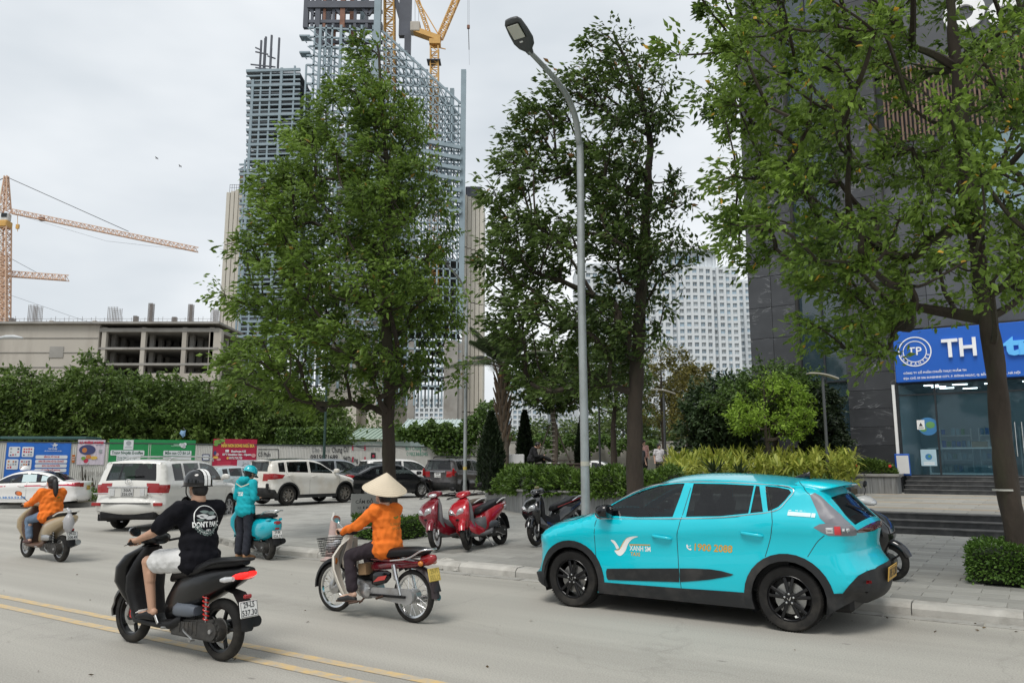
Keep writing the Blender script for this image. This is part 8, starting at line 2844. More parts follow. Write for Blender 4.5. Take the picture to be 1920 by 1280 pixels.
def helmet(o,c,f,m,stripe=None,brim=True,k=1.0):
 c = Vector(c); f = Vector(f).normalized()
 h = link(None,'helmet',o,c + Vector((0,0,.022)),(0,-math.asin(max(-1,min(1,f.z))) ,math.atan2(f.y,f.x)))
 prof = [(.128,-.028),(.130,-.01),(.129,.025),(.118,.065),(.094,.098),(.055,.119),(.004,.126)]
 s = MB(); s.lathe([(r * k,z * k) for r,z in prof],(0,0,0),'Z',28); s.xf(lambda p: Vector((p.x * 1.08,p.y * .95,p.z)))
 s.build('shell',m,h,50)
 rim = MB(); rim.tube([(.131 * 1.08 * k * math.cos(a),.131 * .95 * k * math.sin(a),-.03) for a in np.linspace(0,2 * math.pi,30)],.006,6,cap=False); rim.build('rim_band',BLACKP,h)
 if stripe:
  st_ = MB()
  V = []
  for y0 in ((-.034,-.004),(.004,.034)):
   q = []
   pr = [(r * 1.08 + .004,z + .004) for r,z in prof]; pr = pr + [(-x,z) for x,z in pr[::-1]]
   for i in range(14):
    q.append([Vector((pr[i][0],y0[0],pr[i][1])),Vector((pr[i][0],y0[1],pr[i][1]))]); continue
    q.append([Vector((rr * 1.035 * math.cos(a),y0[0],rr * .955 * math.sin(a) - .004)),Vector((rr * 1.035 * math.cos(a),y0[1],rr * .955 * math.sin(a) - .004))])
   for i in range(13):
    st_.add([q[i][0],q[i][1],q[i + 1][1],q[i + 1][0]],[(0,1,2,3)])
  st_.build('white_stripe',stripe,h)
 if brim:
  b = MB(); b.rings([[Vector(((.12 + t * .07) * math.cos(a) * 1.08,.125 * math.sin(a) * .95,-.022 - .02 * t)) for a in np.linspace(-1.1,1.1,13)] for t in (0,1)],cap=False,closed=False)
  b.build('peak',BLACKP,h)
 sp = MB(); sp.tube(crom([(.02,.112,-.03),(.045,.085,-.11),(.06,0,-.165),(.045,-.085,-.11),(.02,-.112,-.03)],4),.006,5); sp.build('chin_strap',BLACKP,h)
 return h

def mir(J):
 for k in list(J):
  if k.endswith('L') and k[:-1] + 'R' not in J:
   x,y,z = J[k]; J[k[:-1] + 'R'] = (x,-y,z)
 return J

# ---- foreground rider in black
J = mir(dict(pelvis=(-.28,0,.87),chest=(-.25,0,1.17),neck=(-.225,0,1.395),head=(-.20,0,1.535),shL=(-.235,.205,1.315),elL=(.0,.305,1.10),haL=(.300,.292,.998),hipL=(-.24,.105,.85),knL=(.225,.185,.815),anL=(.135,.17,.385),toL=(.315,.175,.322)))
rzb = math.atan2(hbk.y,hbk.x)
RID = person('rider in black printed T-shirt, white shorts and striped helmet on the black scooter',(cbk.x,cbk.y,0),rzb,J,'grip',SKIN,.0065,1.12)
TBLK = cloth('tshirt_black',(.007,.007,.010),spec=.15)
TS_ = garment(RID,'t_shirt',torso_parts(J,1.12,.72,-.05,1.0,.155),TBLK,.012,.008)
garment(RID,'shorts',leg_parts(J,1.02,.70,.112),cloth('shorts_white',(.62,.62,.61)),.012,.006,3)
shoes(RID,J,BLACKP,'slide_sandal')
for s in (1,-1):
 sb = MB()
 for k in range(3): sb.box((.275 + .022 * k,s * .172,.372 - .012 * k),(.010,.088,.006),Matrix.Rotation(.35,3,'Y'))
 sb.build('sandal_stripes',WHITEP,RID)
hair_cap(RID,J['head'],(1,0,0),.02,.98)
helmet(RID,J['head'],(1,.0,.0),GLOSSB,WHITEP)
FGREY = mat('print_grey_green',(.13,.17,.16),.7); FPALE = mat('print_pale',(.55,.56,.56),.7)
items = [ringp(0,.045,.128,.121,0),txt("DON'T PANIC",0,.0,.285,.046,0,.05),txt("IT'S",0,-.055,.045,.018,0),ringp(0,.045,.112,.107,1,20,195,345)]
for k,ch in enumerate('ORGANIC'):
 V,Fs,tw_ = text_vf(ch,.05)
 a = R(-150 + 120 * k / 6); q = .058
 ca,sa = math.cos(a + math.pi / 2),math.sin(a + math.pi / 2)
 items.append(([(.0 + .118 * math.cos(a) + q * (x * ca - y * sa),.035 + .118 * math.sin(a) + q * (x * sa + y * ca)) for x,y,z in V],Fs,1))
for (cx,cy,rx,ry,mi) in ((-.045,.075,.05,.022,2),(.05,.10,.045,.018,1),(.02,.06,.06,.016,2),(-.02,.115,.04,.014,1),(.065,.065,.03,.014,2),(-.07,.045,.03,.012,1)):
 V = [(cx + rx * math.cos(a) * (1 + .25 * math.sin(3 * a)),cy + ry * math.sin(a)) for a in np.linspace(0,2 * math.pi,16,endpoint=False)]
 items.append((V,[tuple(range(16))],mi))
print_on(TS_,items,[WHITEP,FGREY,FPALE],'back_print',(-1.2,0,1.175),(0,-1,0),(1,0,0))

# ---- rider with the conical hat
J = mir(dict(pelvis=(-.20,0,.81),chest=(-.175,0,1.07),neck=(-.14,0,1.265),head=(-.105,0,1.395),shL=(-.155,.175,1.20),elL=(.05,.245,1.03),haL=(.268,.298,.955),hipL=(-.15,.095,.79),knL=(.245,.155,.675),anL=(.155,.185,.275),toL=(.315,.205,.205)))
rzd = math.atan2(hdr.y,hdr.x)
HAT = person('rider in orange shirt and cream conical hat on the old motorbike',(cdr.x,cdr.y,0),rzd,J,'grip',SKIN2,.0075,1.0)
ORNG = cloth('orange_cotton',(.78,.17,.012))
OS = garment(HAT,'shirt',torso_parts(J,1.10,1.88,-.05,1,.15),ORNG,.011,.009,5)
garment(HAT,'trousers',leg_parts(J,1.02,1.86,.095,.074,.07),cloth('trousers_plum',(.022,.014,.020)),.012,.005,6)
shoes(HAT,J,mat('shoe_black',(.02,.02,.02),.6))
hair_cap(HAT,J['head'],(1,0,0),.03)
ch_ = MB()
ch_.lathe([(.262,0),(.258,.004),(.19,.058),(.10,.128),(.02,.19),(.003,.20),(.003,.194),(.10,.118),(.19,.048),(.256,-.004)],(0,0,0),'Z',48)
STRAW = mat('palm_leaf_hat',(.62,.53,.40),.75,var=.07,scale=4,bump=.2,bscale=40)
ho = ch_.build('conical_hat',STRAW,HAT,60,(-.135,0,1.44),(R(-8),R(-16),0))
hr = MB()
for k in range(14):
 t = (k + .5) / 14; rr = .262 * (1 - t)
 hr.tube([((rr + .0015) * math.cos(a),(rr + .0015) * math.sin(a),.2 * t + .0015) for a in np.linspace(0,2 * math.pi,41)],.0016,4,cap=False)
hr.build('hat_hoops',mat('hat_hoop',(.50,.42,.30),.8),ho)
GRPR = mat('print_green',(.16,.22,.03),.7); FADE = mat('print_faded',(.42,.17,.02),.7)
leafp = lambda cx,cy,rx,ry,t: ([(cx + (rx * math.cos(a) * math.cos(t) - ry * math.sin(a) * math.sin(t)),cy + (rx * math.cos(a) * math.sin(t) + ry * math.sin(a) * math.cos(t))) for a in np.linspace(0,2 * math.pi,12,endpoint=False)],[tuple(range(12))],0)
print_on(OS,[leafp(-.025,.06,.026,.009,-.35),leafp(.022,.065,.024,.010,.5),leafp(.0,.058,.01,.006,1.2),txt('SUNSHINE',.0,-.01,.20,.030,1,.02),txt('HOMES',.0,-.055,.16,.030,1,.02)],[GRPR,FADE],'back_print',(-1.2,-.03,1.06),(0,-1,0),(1,0,0))

# ---- rider on the champagne scooter
J = mir(dict(pelvis=(-.14,0,.83),chest=(-.11,0,1.08),neck=(-.085,0,1.265),head=(-.07,0,1.39),shL=(-.10,.175,1.20),elL=(.10,.255,1.02),haL=(.255,.292,.975),hipL=(-.09,.095,.80),knL=(.36,.15,.70),anL=(.27,.15,.36),toL=(.42,.155,.315)))
rzt = math.atan2(htn.y,htn.x)
PON = person('bareheaded rider in orange jacket and jeans with a long ponytail',(ctn.x,ctn.y,0),rzt,J,'grip',SKIN2,.009,1.05)
OJ = garment(PON,'jacket',torso_parts(J,1.2,1.88,-.07,1,.155),ORNG,.012,.009,8)
garment(PON,'jeans',leg_parts(J,1.02,1.86,.095,.07,.062),cloth('jeans_blue',(.13,.19,.28)),.012,.005,9)
shoes(PON,J,mat('shoe_brown',(.10,.05,.045),.6))
hair_cap(PON,J['head'],(1,0,0),.03,1.02)
pt = MB();
pt.tube(crom([(-.165,0,1.44),(-.20,0,1.40),(-.225,.0,1.30),(-.245,.0,1.20),(-.25,.0,1.12)],4),[.03,.035,.042,.046,.048,.05,.05,.05,.05,.048,.046,.043,.04,.034,.026,.016,.006],10)
remesh(pt,'ponytail',HAIR,.009,2,PON)
print_on(OJ,[txt('SUNSHINE',.0,-.01,.17,.028,1,.02),leafp(0,.05,.03,.012,.3)],[GRPR,FADE],'back_print',(-1.2,-.06,1.07),(0,-1,0),(1,0,0))

# ---- rider standing beside the teal scooter
J = mir(dict(pelvis=(0,0,.92),chest=(.01,0,1.22),neck=(.025,0,1.42),head=(.075,0,1.555),shL=(.0,.19,1.365),elL=(-.02,.255,1.10),haL=(.20,.10,1.09),hipL=(0,.09,.90),knL=(.02,.105,.49),anL=(-.02,.11,.095),toL=(.13,.135,.03)))
sp_ = gnd(455,1046)
fc = hd((.55,.83))
STD = person('person in teal hooded jacket and teal helmet standing by the teal scooter',(sp_.x,sp_.y,0),math.atan2(fc.y,fc.x),J,'loose',SKIN,.009,1.0,face=(1,0,-.45))
TJ = garment(STD,'jacket',torso_parts(J,1.13,1.9,-.06,1,.15),cloth('jacket_teal',(.0,.36,.42)),.012,.007,12)
hd_ = MB(); hd_.ball((-.085,0,1.43),(.075,.115,.075),12); hd_.ball((-.055,.075,1.44),(.07,.05,.06),10); hd_.ball((-.055,-.075,1.44),(.07,.05,.06),10)
remesh(hd_,'hood',cloth('jacket_teal',(.0,.36,.42)),.011,4,STD)
garment(STD,'trousers',leg_parts(J,1.04,1.93,.10,.085,.078),cloth('trousers_navy',(.014,.016,.026)),.012,.006,13)
shoes(STD,J,mat('shoe_tan',(.26,.13,.05),.6))
hair_cap(STD,J['head'],(1,0,-.3),.015,.97)
helmet(STD,J['head'],(1,0,-.4),mat('helmet_teal',(.0,.42,.50),.25,coat=.8),None)
SILV = mat('reflective_tape',(.5,.48,.38),.4)
chev = []
for s in (-1,1):
 chev.append(([(0,.155),(s * .19,.215),(s * .19,.195),(0,.132)],[(0,1,2,3)],1))
print_on(TJ,[txt('XANH SM',-.01,.035,.155,.030,0,.05),txt('XANH SM',-.01,-.005,.155,.030,0,.05)] + chev,[WHITEP,SILV],'back_print',(-1.2,0,1.16),(0,-1,0),(1,0,0))

# ---- man sitting on the dark planter box
J = mir(dict(pelvis=(0,0,.06),chest=(.08,0,.34),neck=(.16,0,.52),head=(.25,0,.60),shL=(.11,.18,.47),elL=(.18,.22,.22),haL=(.38,.06,.24),hipL=(.02,.09,.06),knL=(.42,.10,.12),anL=(.52,.10,-.28),toL=(.66,.11,-.34)))
J['knR'] = (.40,-.05,.22); J['anR'] = (.66,.06,.10); J['toR'] = (.80,.06,.06)
YS = 27.8
pz = at(1002,868,YS)
SIT = person('seated man in black jacket looking at a phone behind the hedge',(pz.x - .12,pz.y,1.76),R(-8),J,'loose',SKIN,.011,1.0,face=(1,0,-.75))
garment(SIT,'jacket',torso_parts(J,1.08,1.9,.02),cloth('jacket_black',(.012,.012,.014)),.014,.006,15)
garment(SIT,'trousers',leg_parts(J,1.0,1.95,.095,.07,.06),cloth('trousers_black',(.012,.012,.013)),.014,.005,16)
shoes(SIT,J,BLACKP)
hair_cap(SIT,J['head'],(1,0,-.5),.0,1.05)
tag(MB().box((0,0,0),(.012,.075,.15),Matrix.Rotation(-.6,3,'Y'),.004).build('mobile_phone',GLOSSB,None,None,(pz.x + .32,pz.y,2.03)),'black mobile phone in the hands of the seated man','phone')

# ---- people in the garden
def walker(label,px,Y,top_px,face,shirt,trousers,seed,skin=SKIN2):
 J = mir(dict(pelvis=(0,0,.88),chest=(.0,0,1.15),neck=(.01,0,1.36),head=(.03,0,1.49),shL=(.0,.175,1.29),elL=(-.02,.225,1.04),haL=(.06,.235,.82),hipL=(0,.085,.86),knL=(.02,.10,.47),anL=(-.02,.10,.09),toL=(.12,.12,.03)))
 p = at(px,868,Y); zt_ = at(px,top_px,Y).z
 o = person(label,(p.x,p.y,zt_ - 1.62),math.atan2(face[1],face[0]),J,'loose',skin,.013,.95)
 garment(o,'top',torso_parts(J,1.05,.6,-.03),shirt,.015,.005,seed)
 garment(o,'trousers',leg_parts(J,1,1.9,.092,.075,.065),trousers,.015,.004,seed)
 hair_cap(o,J['head'],(1,0,0),.0)
 shoes(o,J,BLACKP)

walker('woman in white T-shirt walking in the garden',1236,36,831,(.2,-1),cloth('top_white',(.66,.64,.66)),cloth('trousers_black',(.012,.012,.013)),21)
walker('person in dark grey vest beside the street tree trunk',1202,35,833,(.6,-.8),cloth('top_grey',(.06,.065,.07)),cloth('trousers_black',(.012,.012,.013)),22)
walker('person in pale pink top behind the one in the grey vest',1207.5,37,824,(.3,-1),cloth('top_pink',(.62,.36,.32)),cloth('trousers_black',(.012,.012,.013)),23)
# ================================================================== fence with banners
FENCE_W = mat('fence_sheet_white',(.58,.57,.53),.6,var=.08,scale=2,rnd=.06,dirt=(.26,.23,.18),dirt_amt=.55,dirt_scale=1.1,stretch=(1,1,.22))
fence = thing('site_fence','long white corrugated metal site fence along the far side','fence',FA,math.atan2(FD.y,FD.x))
FL = (FB - FA).length
FH = 2.62
pw = 1.08
pm = MB()
rows = []
nr_ = 14
prof = []
for k in range(nr_ * 4 + 1):
 x = -pw / 2 + pw * k / (nr_ * 4)
 ph_ = k % 4
 prof.append((x,(-.018 if ph_ in (1,2) else .0)))
for z in (.08,FH): rows.append([Vector((x,y,z)) for x,y in prof])
pm.rings(rows,cap=False,closed=False)
pm.rings([[Vector((x,y + .004,z)) for x,y in prof] for z in (.08,FH)],cap=False,closed=False)
PM = pm.mesh('fence_sheet',FENCE_W)
npan = int((FL + 6) / pw)
rr = random.Random(9)
for i in range(npan):
 link(PM,'fence_sheet',fence,(i * pw - 3,rr.uniform(-.012,.012),rr.uniform(-.03,.03)),(0,0,rr.uniform(-.01,.01)))
for i in range(0,npan,2):
 MB().box((i * pw - 3.5,.06,FH / 2),(.06,.06,FH)).build('fence_post',STEEL,fence)
for z in (.5,1.5,FH - .12): MB().box((FL / 2 - 1,.035,z),(FL + 5,.04,.05)).build('fence_rail',STEEL,fence)
MB().box((FL / 2 - 1,0.0,FH + .02),(FL + 5,.09,.05)).build('fence_cap',mat('cap_dark',(.06,.07,.07),.6),fence)

def FX(px,py):
 """photo spot on the fence -> (along, up)"""
 a,y,d = ray(px,py)
 nv = FNV
 k = FA.dot(nv)
 t = k / (a * nv.x + y * nv.y)
 P = Vector((a * t,y * t,0))
 return (P - FA).dot(FD),EYE + d * t

def banner(label,px0,px1,py0,py1,base,off=.035):
 a,b = FX(px0,py1),FX(px1,py0)
 o = thing('banner',label,'banner',FA + FD * ((a[0] + b[0]) / 2) + FNV * off + Vector((0,0,(a[1] + b[1]) / 2)),math.atan2(FD.y,FD.x))
 W,H = b[0] - a[0],b[1] - a[1]
 s = MB()
 n = 24
 vs_ = []
 for j in (0,1):
  for i in range(n + 1): vs_.append((-W / 2 + W * i / n,.006 * math.sin(i * 1.9) + .004 * math.sin(i * .7),-H / 2 + H * j))
 s.add(vs_,[(i,i + 1,n + 2 + i,n + 1 + i) for i in range(n)])
 s.build('sheet',base,o,60)
 return o,W,H

def flat(o,W,H,items,mats,name):
 """items in fractions of the banner: ('rect', x0, y0, x1, y1, mi, round) or ('txt', s, cx, cy, w, h, mi, bold) or ('poly', pts, mi)"""
 m = MB()
 P = lambda a,b,k=0: Vector(((a - .5) * W,-.014 - .0015 * k,(b - .5) * H))
 for it in items:
  if it[0] == 'rect':
   _,x0,y0,x1,y1,mi,rd = it
   if rd:
    rx,ry = rd,rd * W / H
    c = []
    for cx,cy,a0 in ((x1 - rx,y1 - ry,0),(x0 + rx,y1 - ry,90),(x0 + rx,y0 + ry,180),(x1 - rx,y0 + ry,270)):
     for k in range(5): c.append((cx + rx * math.cos(R(a0 + 22.5 * k)),cy + ry * math.sin(R(a0 + 22.5 * k))))
    m.add([P(a,b,mi) for a,b in c],[tuple(range(len(c)))],mi)
   else: m.add([P(x0,y0,mi),P(x1,y0,mi),P(x1,y1,mi),P(x0,y1,mi)],[(0,1,2,3)],mi)
  elif it[0] == 'txt':
   _,s,cx,cy,w,h,mi,bold = it
   V,Fs,tw_ = text_vf(s,bold)
   m.add([P(cx + x * w / tw_,cy + y * h / .72,mi + .5) for x,y,z in V],Fs,mi)
  else:
   _,pts_,mi = it
   m.add([P(a,b,mi) for a,b in pts_],[tuple(range(len(pts_)))],mi)
 return m.build(name,mats,o)

def ell(cx,cy,rx,ry,mi,n=20): return ('poly',[(cx + rx * math.cos(2 * math.pi * k / n),cy + ry * math.sin(2 * math.pi * k / n)) for k in range(n)],mi)

BBLUE = mat('banner_blue',(.015,.14,.55),.5,var=.04); BGREEN = mat('banner_green',(.012,.25,.07),.5,var=.05); BRED = mat('banner_crimson',(.42,.012,.05),.5,var=.05); BPINK = mat('poster_lilac',(.62,.55,.62),.6,var=.03)
PWHITE = mat('print_offwhite',(.70,.72,.74),.55); PRED = mat('print_red',(.50,.03,.07),.55); PINKP = mat('print_orange',(.55,.20,.06),.55); PGREY = mat('print_grey',(.34,.36,.38),.55); PNAVY = mat('print_navy',(.05,.06,.16),.55); PYEL = mat('print_yellow',(.70,.45,.08),.55); PGRN = mat('print_leaf_green',(.16,.32,.06),.55)

o,W,H = banner('bright blue shop banner with white panels, leftmost on the fence',6,134,829.5,902,BBLUE)
it = [('rect',.04,.62,.21,.88,0,.02),('rect',.24,.62,.42,.88,0,.02),('rect',.02,.30,.20,.56,0,.02),('rect',.22,.30,.40,.56,0,.02)]
for k,s in enumerate(('BỈM SỮA, ĐỒ CHO BÉ','HÀNG TIÊU DÙNG NỘI ĐỊA CỦA NHẬT','SÁCH, VĂN PHÒNG PHẨM','MỸ PHẨM, ĐỒ NGOẠI')):
 y = .62 - k * .115
 it += [('rect',.455,y - .045,.955,y + .045,0,.02),('txt',s,.705,y,(.24,.40,.28,.30)[k],.045,1,.04)]
it += [('poly',[(.66,.95),(.70,.945),(.71,.90),(.76,.90),(.785,.94),(.77,.96),(.745,.935),(.735,.975),(.715,.93)],0),ell(.735,.955,.018,.028,0),ell(.715,.875,.008,.012,0),ell(.755,.875,.008,.012,0),('txt','TOP STORE',.71,.83,.14,.035,0,.04),('txt','SIÊU THỊ HÀNG TIÊU DÙNG NỘI ĐỊA',.72,.775,.27,.022,0,.03)]
rr = random.Random(4)
for bx,by in ((.04,.62),(.24,.62),(.02,.30),(.22,.30)):
 for i in range(4):
  for j in range(3):
   if rr.random() < .75: it.append(('rect',bx + .02 + i * .036,by + .03 + j * .075,bx + .045 + i * .036,by + .03 + j * .075 + rr.uniform(.03,.055),rr.choice((2,3,1,4)),0))
flat(o,W,H,it,[PWHITE,PRED,PGREY,PINKP,PNAVY],'banner_print')

o,W,H = banner('lilac coffee poster with drinks and cakes next to the blue banner',142.5,198,824.5,871,BPINK)
flat(o,W,H,[('txt','LA CHÉRIE COFFEE',.5,.88,.86,.09,1,.05),ell(.36,.60,.30,.20,4),ell(.36,.60,.26,.16,2),ell(.26,.58,.09,.10,5),ell(.46,.60,.10,.10,0),ell(.36,.66,.08,.06,3),ell(.42,.32,.10,.08,5),ell(.24,.26,.08,.07,6),ell(.62,.28,.13,.07,3),ell(.34,.16,.09,.09,1),('rect',.26,.06,.44,.14,0,0),('txt','0965.778.899',.78,.78,.26,.03,4,.02),('rect',.78,.48,.90,.62,2,0)],[PWHITE,PRED,PGREY,PYEL,PNAVY,PINKP,PGRN],'poster_print')
o,W,H = banner('small orange paper slip between blue banner and coffee poster',134,141,852,867,PINKP)
flat(o,W,H,[('rect',.1,.62,.9,.70,0,0),('rect',.1,.35,.9,.43,0,0)],[PWHITE],'slip_print')

o,W,H = banner('large green shop banner behind the white SUV',198.5,367,825,912,BGREEN)
flat(o,W,H,[('rect',.16,.78,.27,.985,0,0),ell(.215,.92,.03,.045,2),('rect',.175,.82,.255,.835,2,0),('rect',.19,.86,.24,.87,2,0),('rect',.02,.655,.40,.765,0,.012),('txt','Trung Nguyên E-coffee',.21,.71,.35,.065,1,.03),('rect',.09,.54,.36,.655,0,0),('txt','Trung Nguyên E-coffee',.21,.61,.22,.04,1,.01),('txt','Trung Nguyên E-coffee',.21,.565,.22,.04,1,.01),('rect',.05,.43,.28,.50,0,.01),('txt','Đồ Nướng',.16,.465,.16,.045,1,.03),('rect',.01,.10,.20,.30,0,.01),
    ('rect',.62,.655,.955,.765,0,.012),('txt','Mầm non CỎ BA LÁ',.79,.71,.30,.065,1,.03),('rect',.62,.54,.955,.64,0,.012),ell(.845,.88,.03,.05,0),ell(.87,.91,.02,.035,0),ell(.82,.90,.02,.03,0),ell(.86,.85,.02,.03,0),('txt','sunshine',.76,.87,.11,.03,3,.03),('rect',.735,.885,.80,.905,3,0)],[PWHITE,mat('print_dark_green',(.02,.10,.06),.55),PGREY,mat('print_mint',(.30,.52,.36),.55)],'banner_print')
o,W,H = banner('tiny notice in a blue frame between green and red banners',378.5,393,851,863,PNAVY)
flat(o,W,H,[('rect',.12,.12,.88,.85,0,0),('rect',.2,.4,.8,.46,1,0),('rect',.2,.6,.8,.66,1,0)],[PWHITE,PGREY],'notice_print')
o,W,H = banner('crimson kindergarten banner with yellow headline',395.5,482,823.5,900,BRED)
flat(o,W,H,[('txt','MẦM NON SONG NGỮ SKA',.56,.835,.76,.075,2,.06),('txt','Shophouse A25',.58,.70,.34,.05,0,.05),('rect',.28,.68,.36,.74,0,0),('txt','KĐT Sunshine City - Ciputra',.55,.62,.66,.05,0,.05),('txt','0975.729.758',.52,.535,.30,.05,0,.04),ell(.34,.535,.025,.03,2),('rect',.11,.34,.42,.46,3,0),('txt','Tuyển sinh các bé',.265,.42,.28,.035,2,.03),('txt','12-60 THÁNG',.26,.37,.30,.055,0,.06),('txt','Ưu đãi hấp dẫn',.36,.28,.26,.045,2,.04),('rect',.56,-.02,.99,.49,1,0),('rect',.44,.08,.54,.22,1,0),ell(.10,.93,.09,.05,4),ell(.19,.96,.07,.04,4),ell(.06,.86,.05,.035,4),ell(.10,.62,.04,.04,5),ell(.07,.55,.06,.03,2),ell(.14,.50,.05,.03,5),ell(.05,.66,.035,.05,6),ell(.93,.60,.05,.05,5),ell(.28,.17,.02,.03,5),('poly',[(.60,.30),(.75,.42),(.95,.30),(.95,.29),(.75,.40),(.60,.28)],7),('poly',[(.66,.05),(.70,.45),(.71,.45),(.675,.05)],7),('poly',[(.86,.05),(.80,.45),(.81,.45),(.875,.05)],7)],[PWHITE,mat('map_pale',(.55,.56,.60),.55),PYEL,PRED,PGRN,mat('print_pink',(.62,.28,.28),.55),PNAVY,PGREY],'banner_print')

# painted lettering on the bare sheets
gf = MB()

def graf(s,px0,px1,py,hpx,mi,slope=0,bold=.015):
 a,b = FX(px0,py),FX(px1,py)
 h = hpx * (FA + FD * a[0]).y / 1470
 text_on(gf,s,lambda u,v: Vector((u,-.030,v)),(a[0] + b[0]) / 2,(a[1] + b[1]) / 2,w=abs(b[0] - a[0]),h=h,bold=bold,mi=mi,slope=slope)

graf('Cổ Phần',484,507,852,8,0); graf('365',490,510,865,7,0)
graf('Cho Thuê',584,618,843,9,1); graf('Chung Cư',622,653,843,10,0,.05)
graf('0919871689',582,633,857,9,0); graf('94/Tường',643,671,861,9,0,-.1)
graf('Bán Chung Cư',760,800,840,8,2); graf('0982368345',762,802,851,7,2)
graf('Sửa Khóa',686,712,834,6,3); graf('0975 446',686,712,842,6,3)
graf('01299 347',148,196,888,9,3)

def gline(p,q,w,mi):
 a,b = FX(*p),FX(*q)
 gf.bar((a[0],-.029,a[1]),(b[0],-.029,b[1]),w,.004,mi=mi,up=(0,1,0))

for p,q in (((484,842),(522,842)),((522,842),(522,862)),((620,834),(656,834)),((656,834),(684,840))): gline(p,q,.035,0)
for x in (661,684):
 for y in (834,856): gline((x,y),(x,y + 10),.07,4)
gline((661,842),(684,842),.03,3)
gf.build('painted_lettering',[mat('graffiti_black',(.04,.04,.045),.7),mat('graffiti_grey',(.25,.25,.25),.7),mat('graffiti_green',(.10,.28,.20),.7),mat('graffiti_faded',(.42,.40,.37),.7),PRED],fence)
o,W,H = banner('small black notice with red and white print left of the trunk',694.5,704,848.5,870,INK)
flat(o,W,H,[ell(.5,.72,.25,.12,1),('rect',.15,.42,.85,.5,0,0),('rect',.15,.28,.85,.35,0,0),('rect',.15,.12,.85,.2,0,0)],[PWHITE,PRED],'notice_print')
a,b = at(-10,823,37),at(166,823,37.8)
rf = MB(); rf.box(((a.x + b.x) / 2,38.2,a.z + .08),(b.x - a.x,1.6,.12),.06,.02)
tag(rf.build('canopy_roof',mat('roof_dark_teal',(.03,.09,.085),.6)),'dark teal sheet roof edge just above the fence at left','roof')
# blue tarpaulin and pale panel right of the grey SUV
a = at(866,850,45.5)
tp = MB(); n = 14
tp.rings([[Vector((-1.1 + 2.2 * i / n,.05 * math.sin(i * 1.3 + z),z)) for i in range(n + 1)] for z in (0,.8,1.6,2.5)],cap=False,closed=False)
tag(tp.build('tarpaulin',mat('tarp_blue',(.03,.14,.38),.5,bump=.3,bscale=8),None,60,(a.x,45.5,.3)),'bright blue tarpaulin hung beside the vines','tarpaulin')
a = at(894,850,44)
pn = MB(); pn.rings([[Vector((-.36 + .72 * k / 16,(.012 if k % 4 in (1,2) else 0),z)) for k in range(17)] for z in (0,2.5)],cap=False,closed=False)
tag(pn.build('metal_panel',FENCE_W,None,None,(a.x,44,.3)),'single white corrugated panel beside the blue tarpaulin','panel')

# vines over the fence end
g_ = np.random.default_rng(77)
P,D = [],[]
for k in range(9000):
 px = g_.uniform(745,925); Y = g_.uniform(43.5,46)
 top_ = np.interp(px,[745,790,820,860,900,925],[806,796,790,800,760,745]) + 5 * math.sin(px * .2)
 bot = np.interp(px,[745,790,820,850,880,925],[820,826,850,862,850,860])
 py = top_ + (bot - top_) * g_.random() ** 1.2
 p = at(px,py,Y); P.append(p); D.append((g_.normal(),-1 + g_.normal() * .3,g_.normal() * .5))
vn = thing('climbing_vine','fresh green vine tumbling over the fence end by the tarpaulin','vine',(0,0,0))
leaf_obj('foliage',np.array(P),np.array(D),.22,LEAFV,vn,None,7,width=.7)
P,D = [],[]
for k in range(5200):
 px = g_.uniform(985,1230); Y = g_.uniform(51,54)
 top_ = 822 + 7 * math.sin(px * .11) + 4 * math.sin(px * .37)
 py = top_ + abs(g_.normal()) * 9
 p = at(px,py,Y); P.append(p); D.append((g_.normal(),-1,g_.normal() * .5))
vn = thing('climbing_vine','leafy creeper along the top of the garden back wall','vine',(0,0,0))
leaf_obj('foliage',np.array(P),np.array(D),.26,LEAFV,vn,None,8,width=.7)
# vine strands hanging in front of the fence by the trunk
P,D = [],[]
for k in range(2600):
 px = g_.uniform(520,650);
 top_ = 800; bot = np.interp(px,[520,560,600,625,650],[838,842,830,848,826])
 py = top_ + (bot - top_) * g_.random()
 p = at(px,py,40.3 - (px - 520) * -.02); P.append(p); D.append((g_.normal(),-1,-.6))
vn = thing('climbing_vine','leaf strands hanging over the fence left of the trunk','vine',(0,0,0))
leaf_obj('foliage',np.array(P),np.array(D),.2,LEAFV,vn,None,9,width=.65)

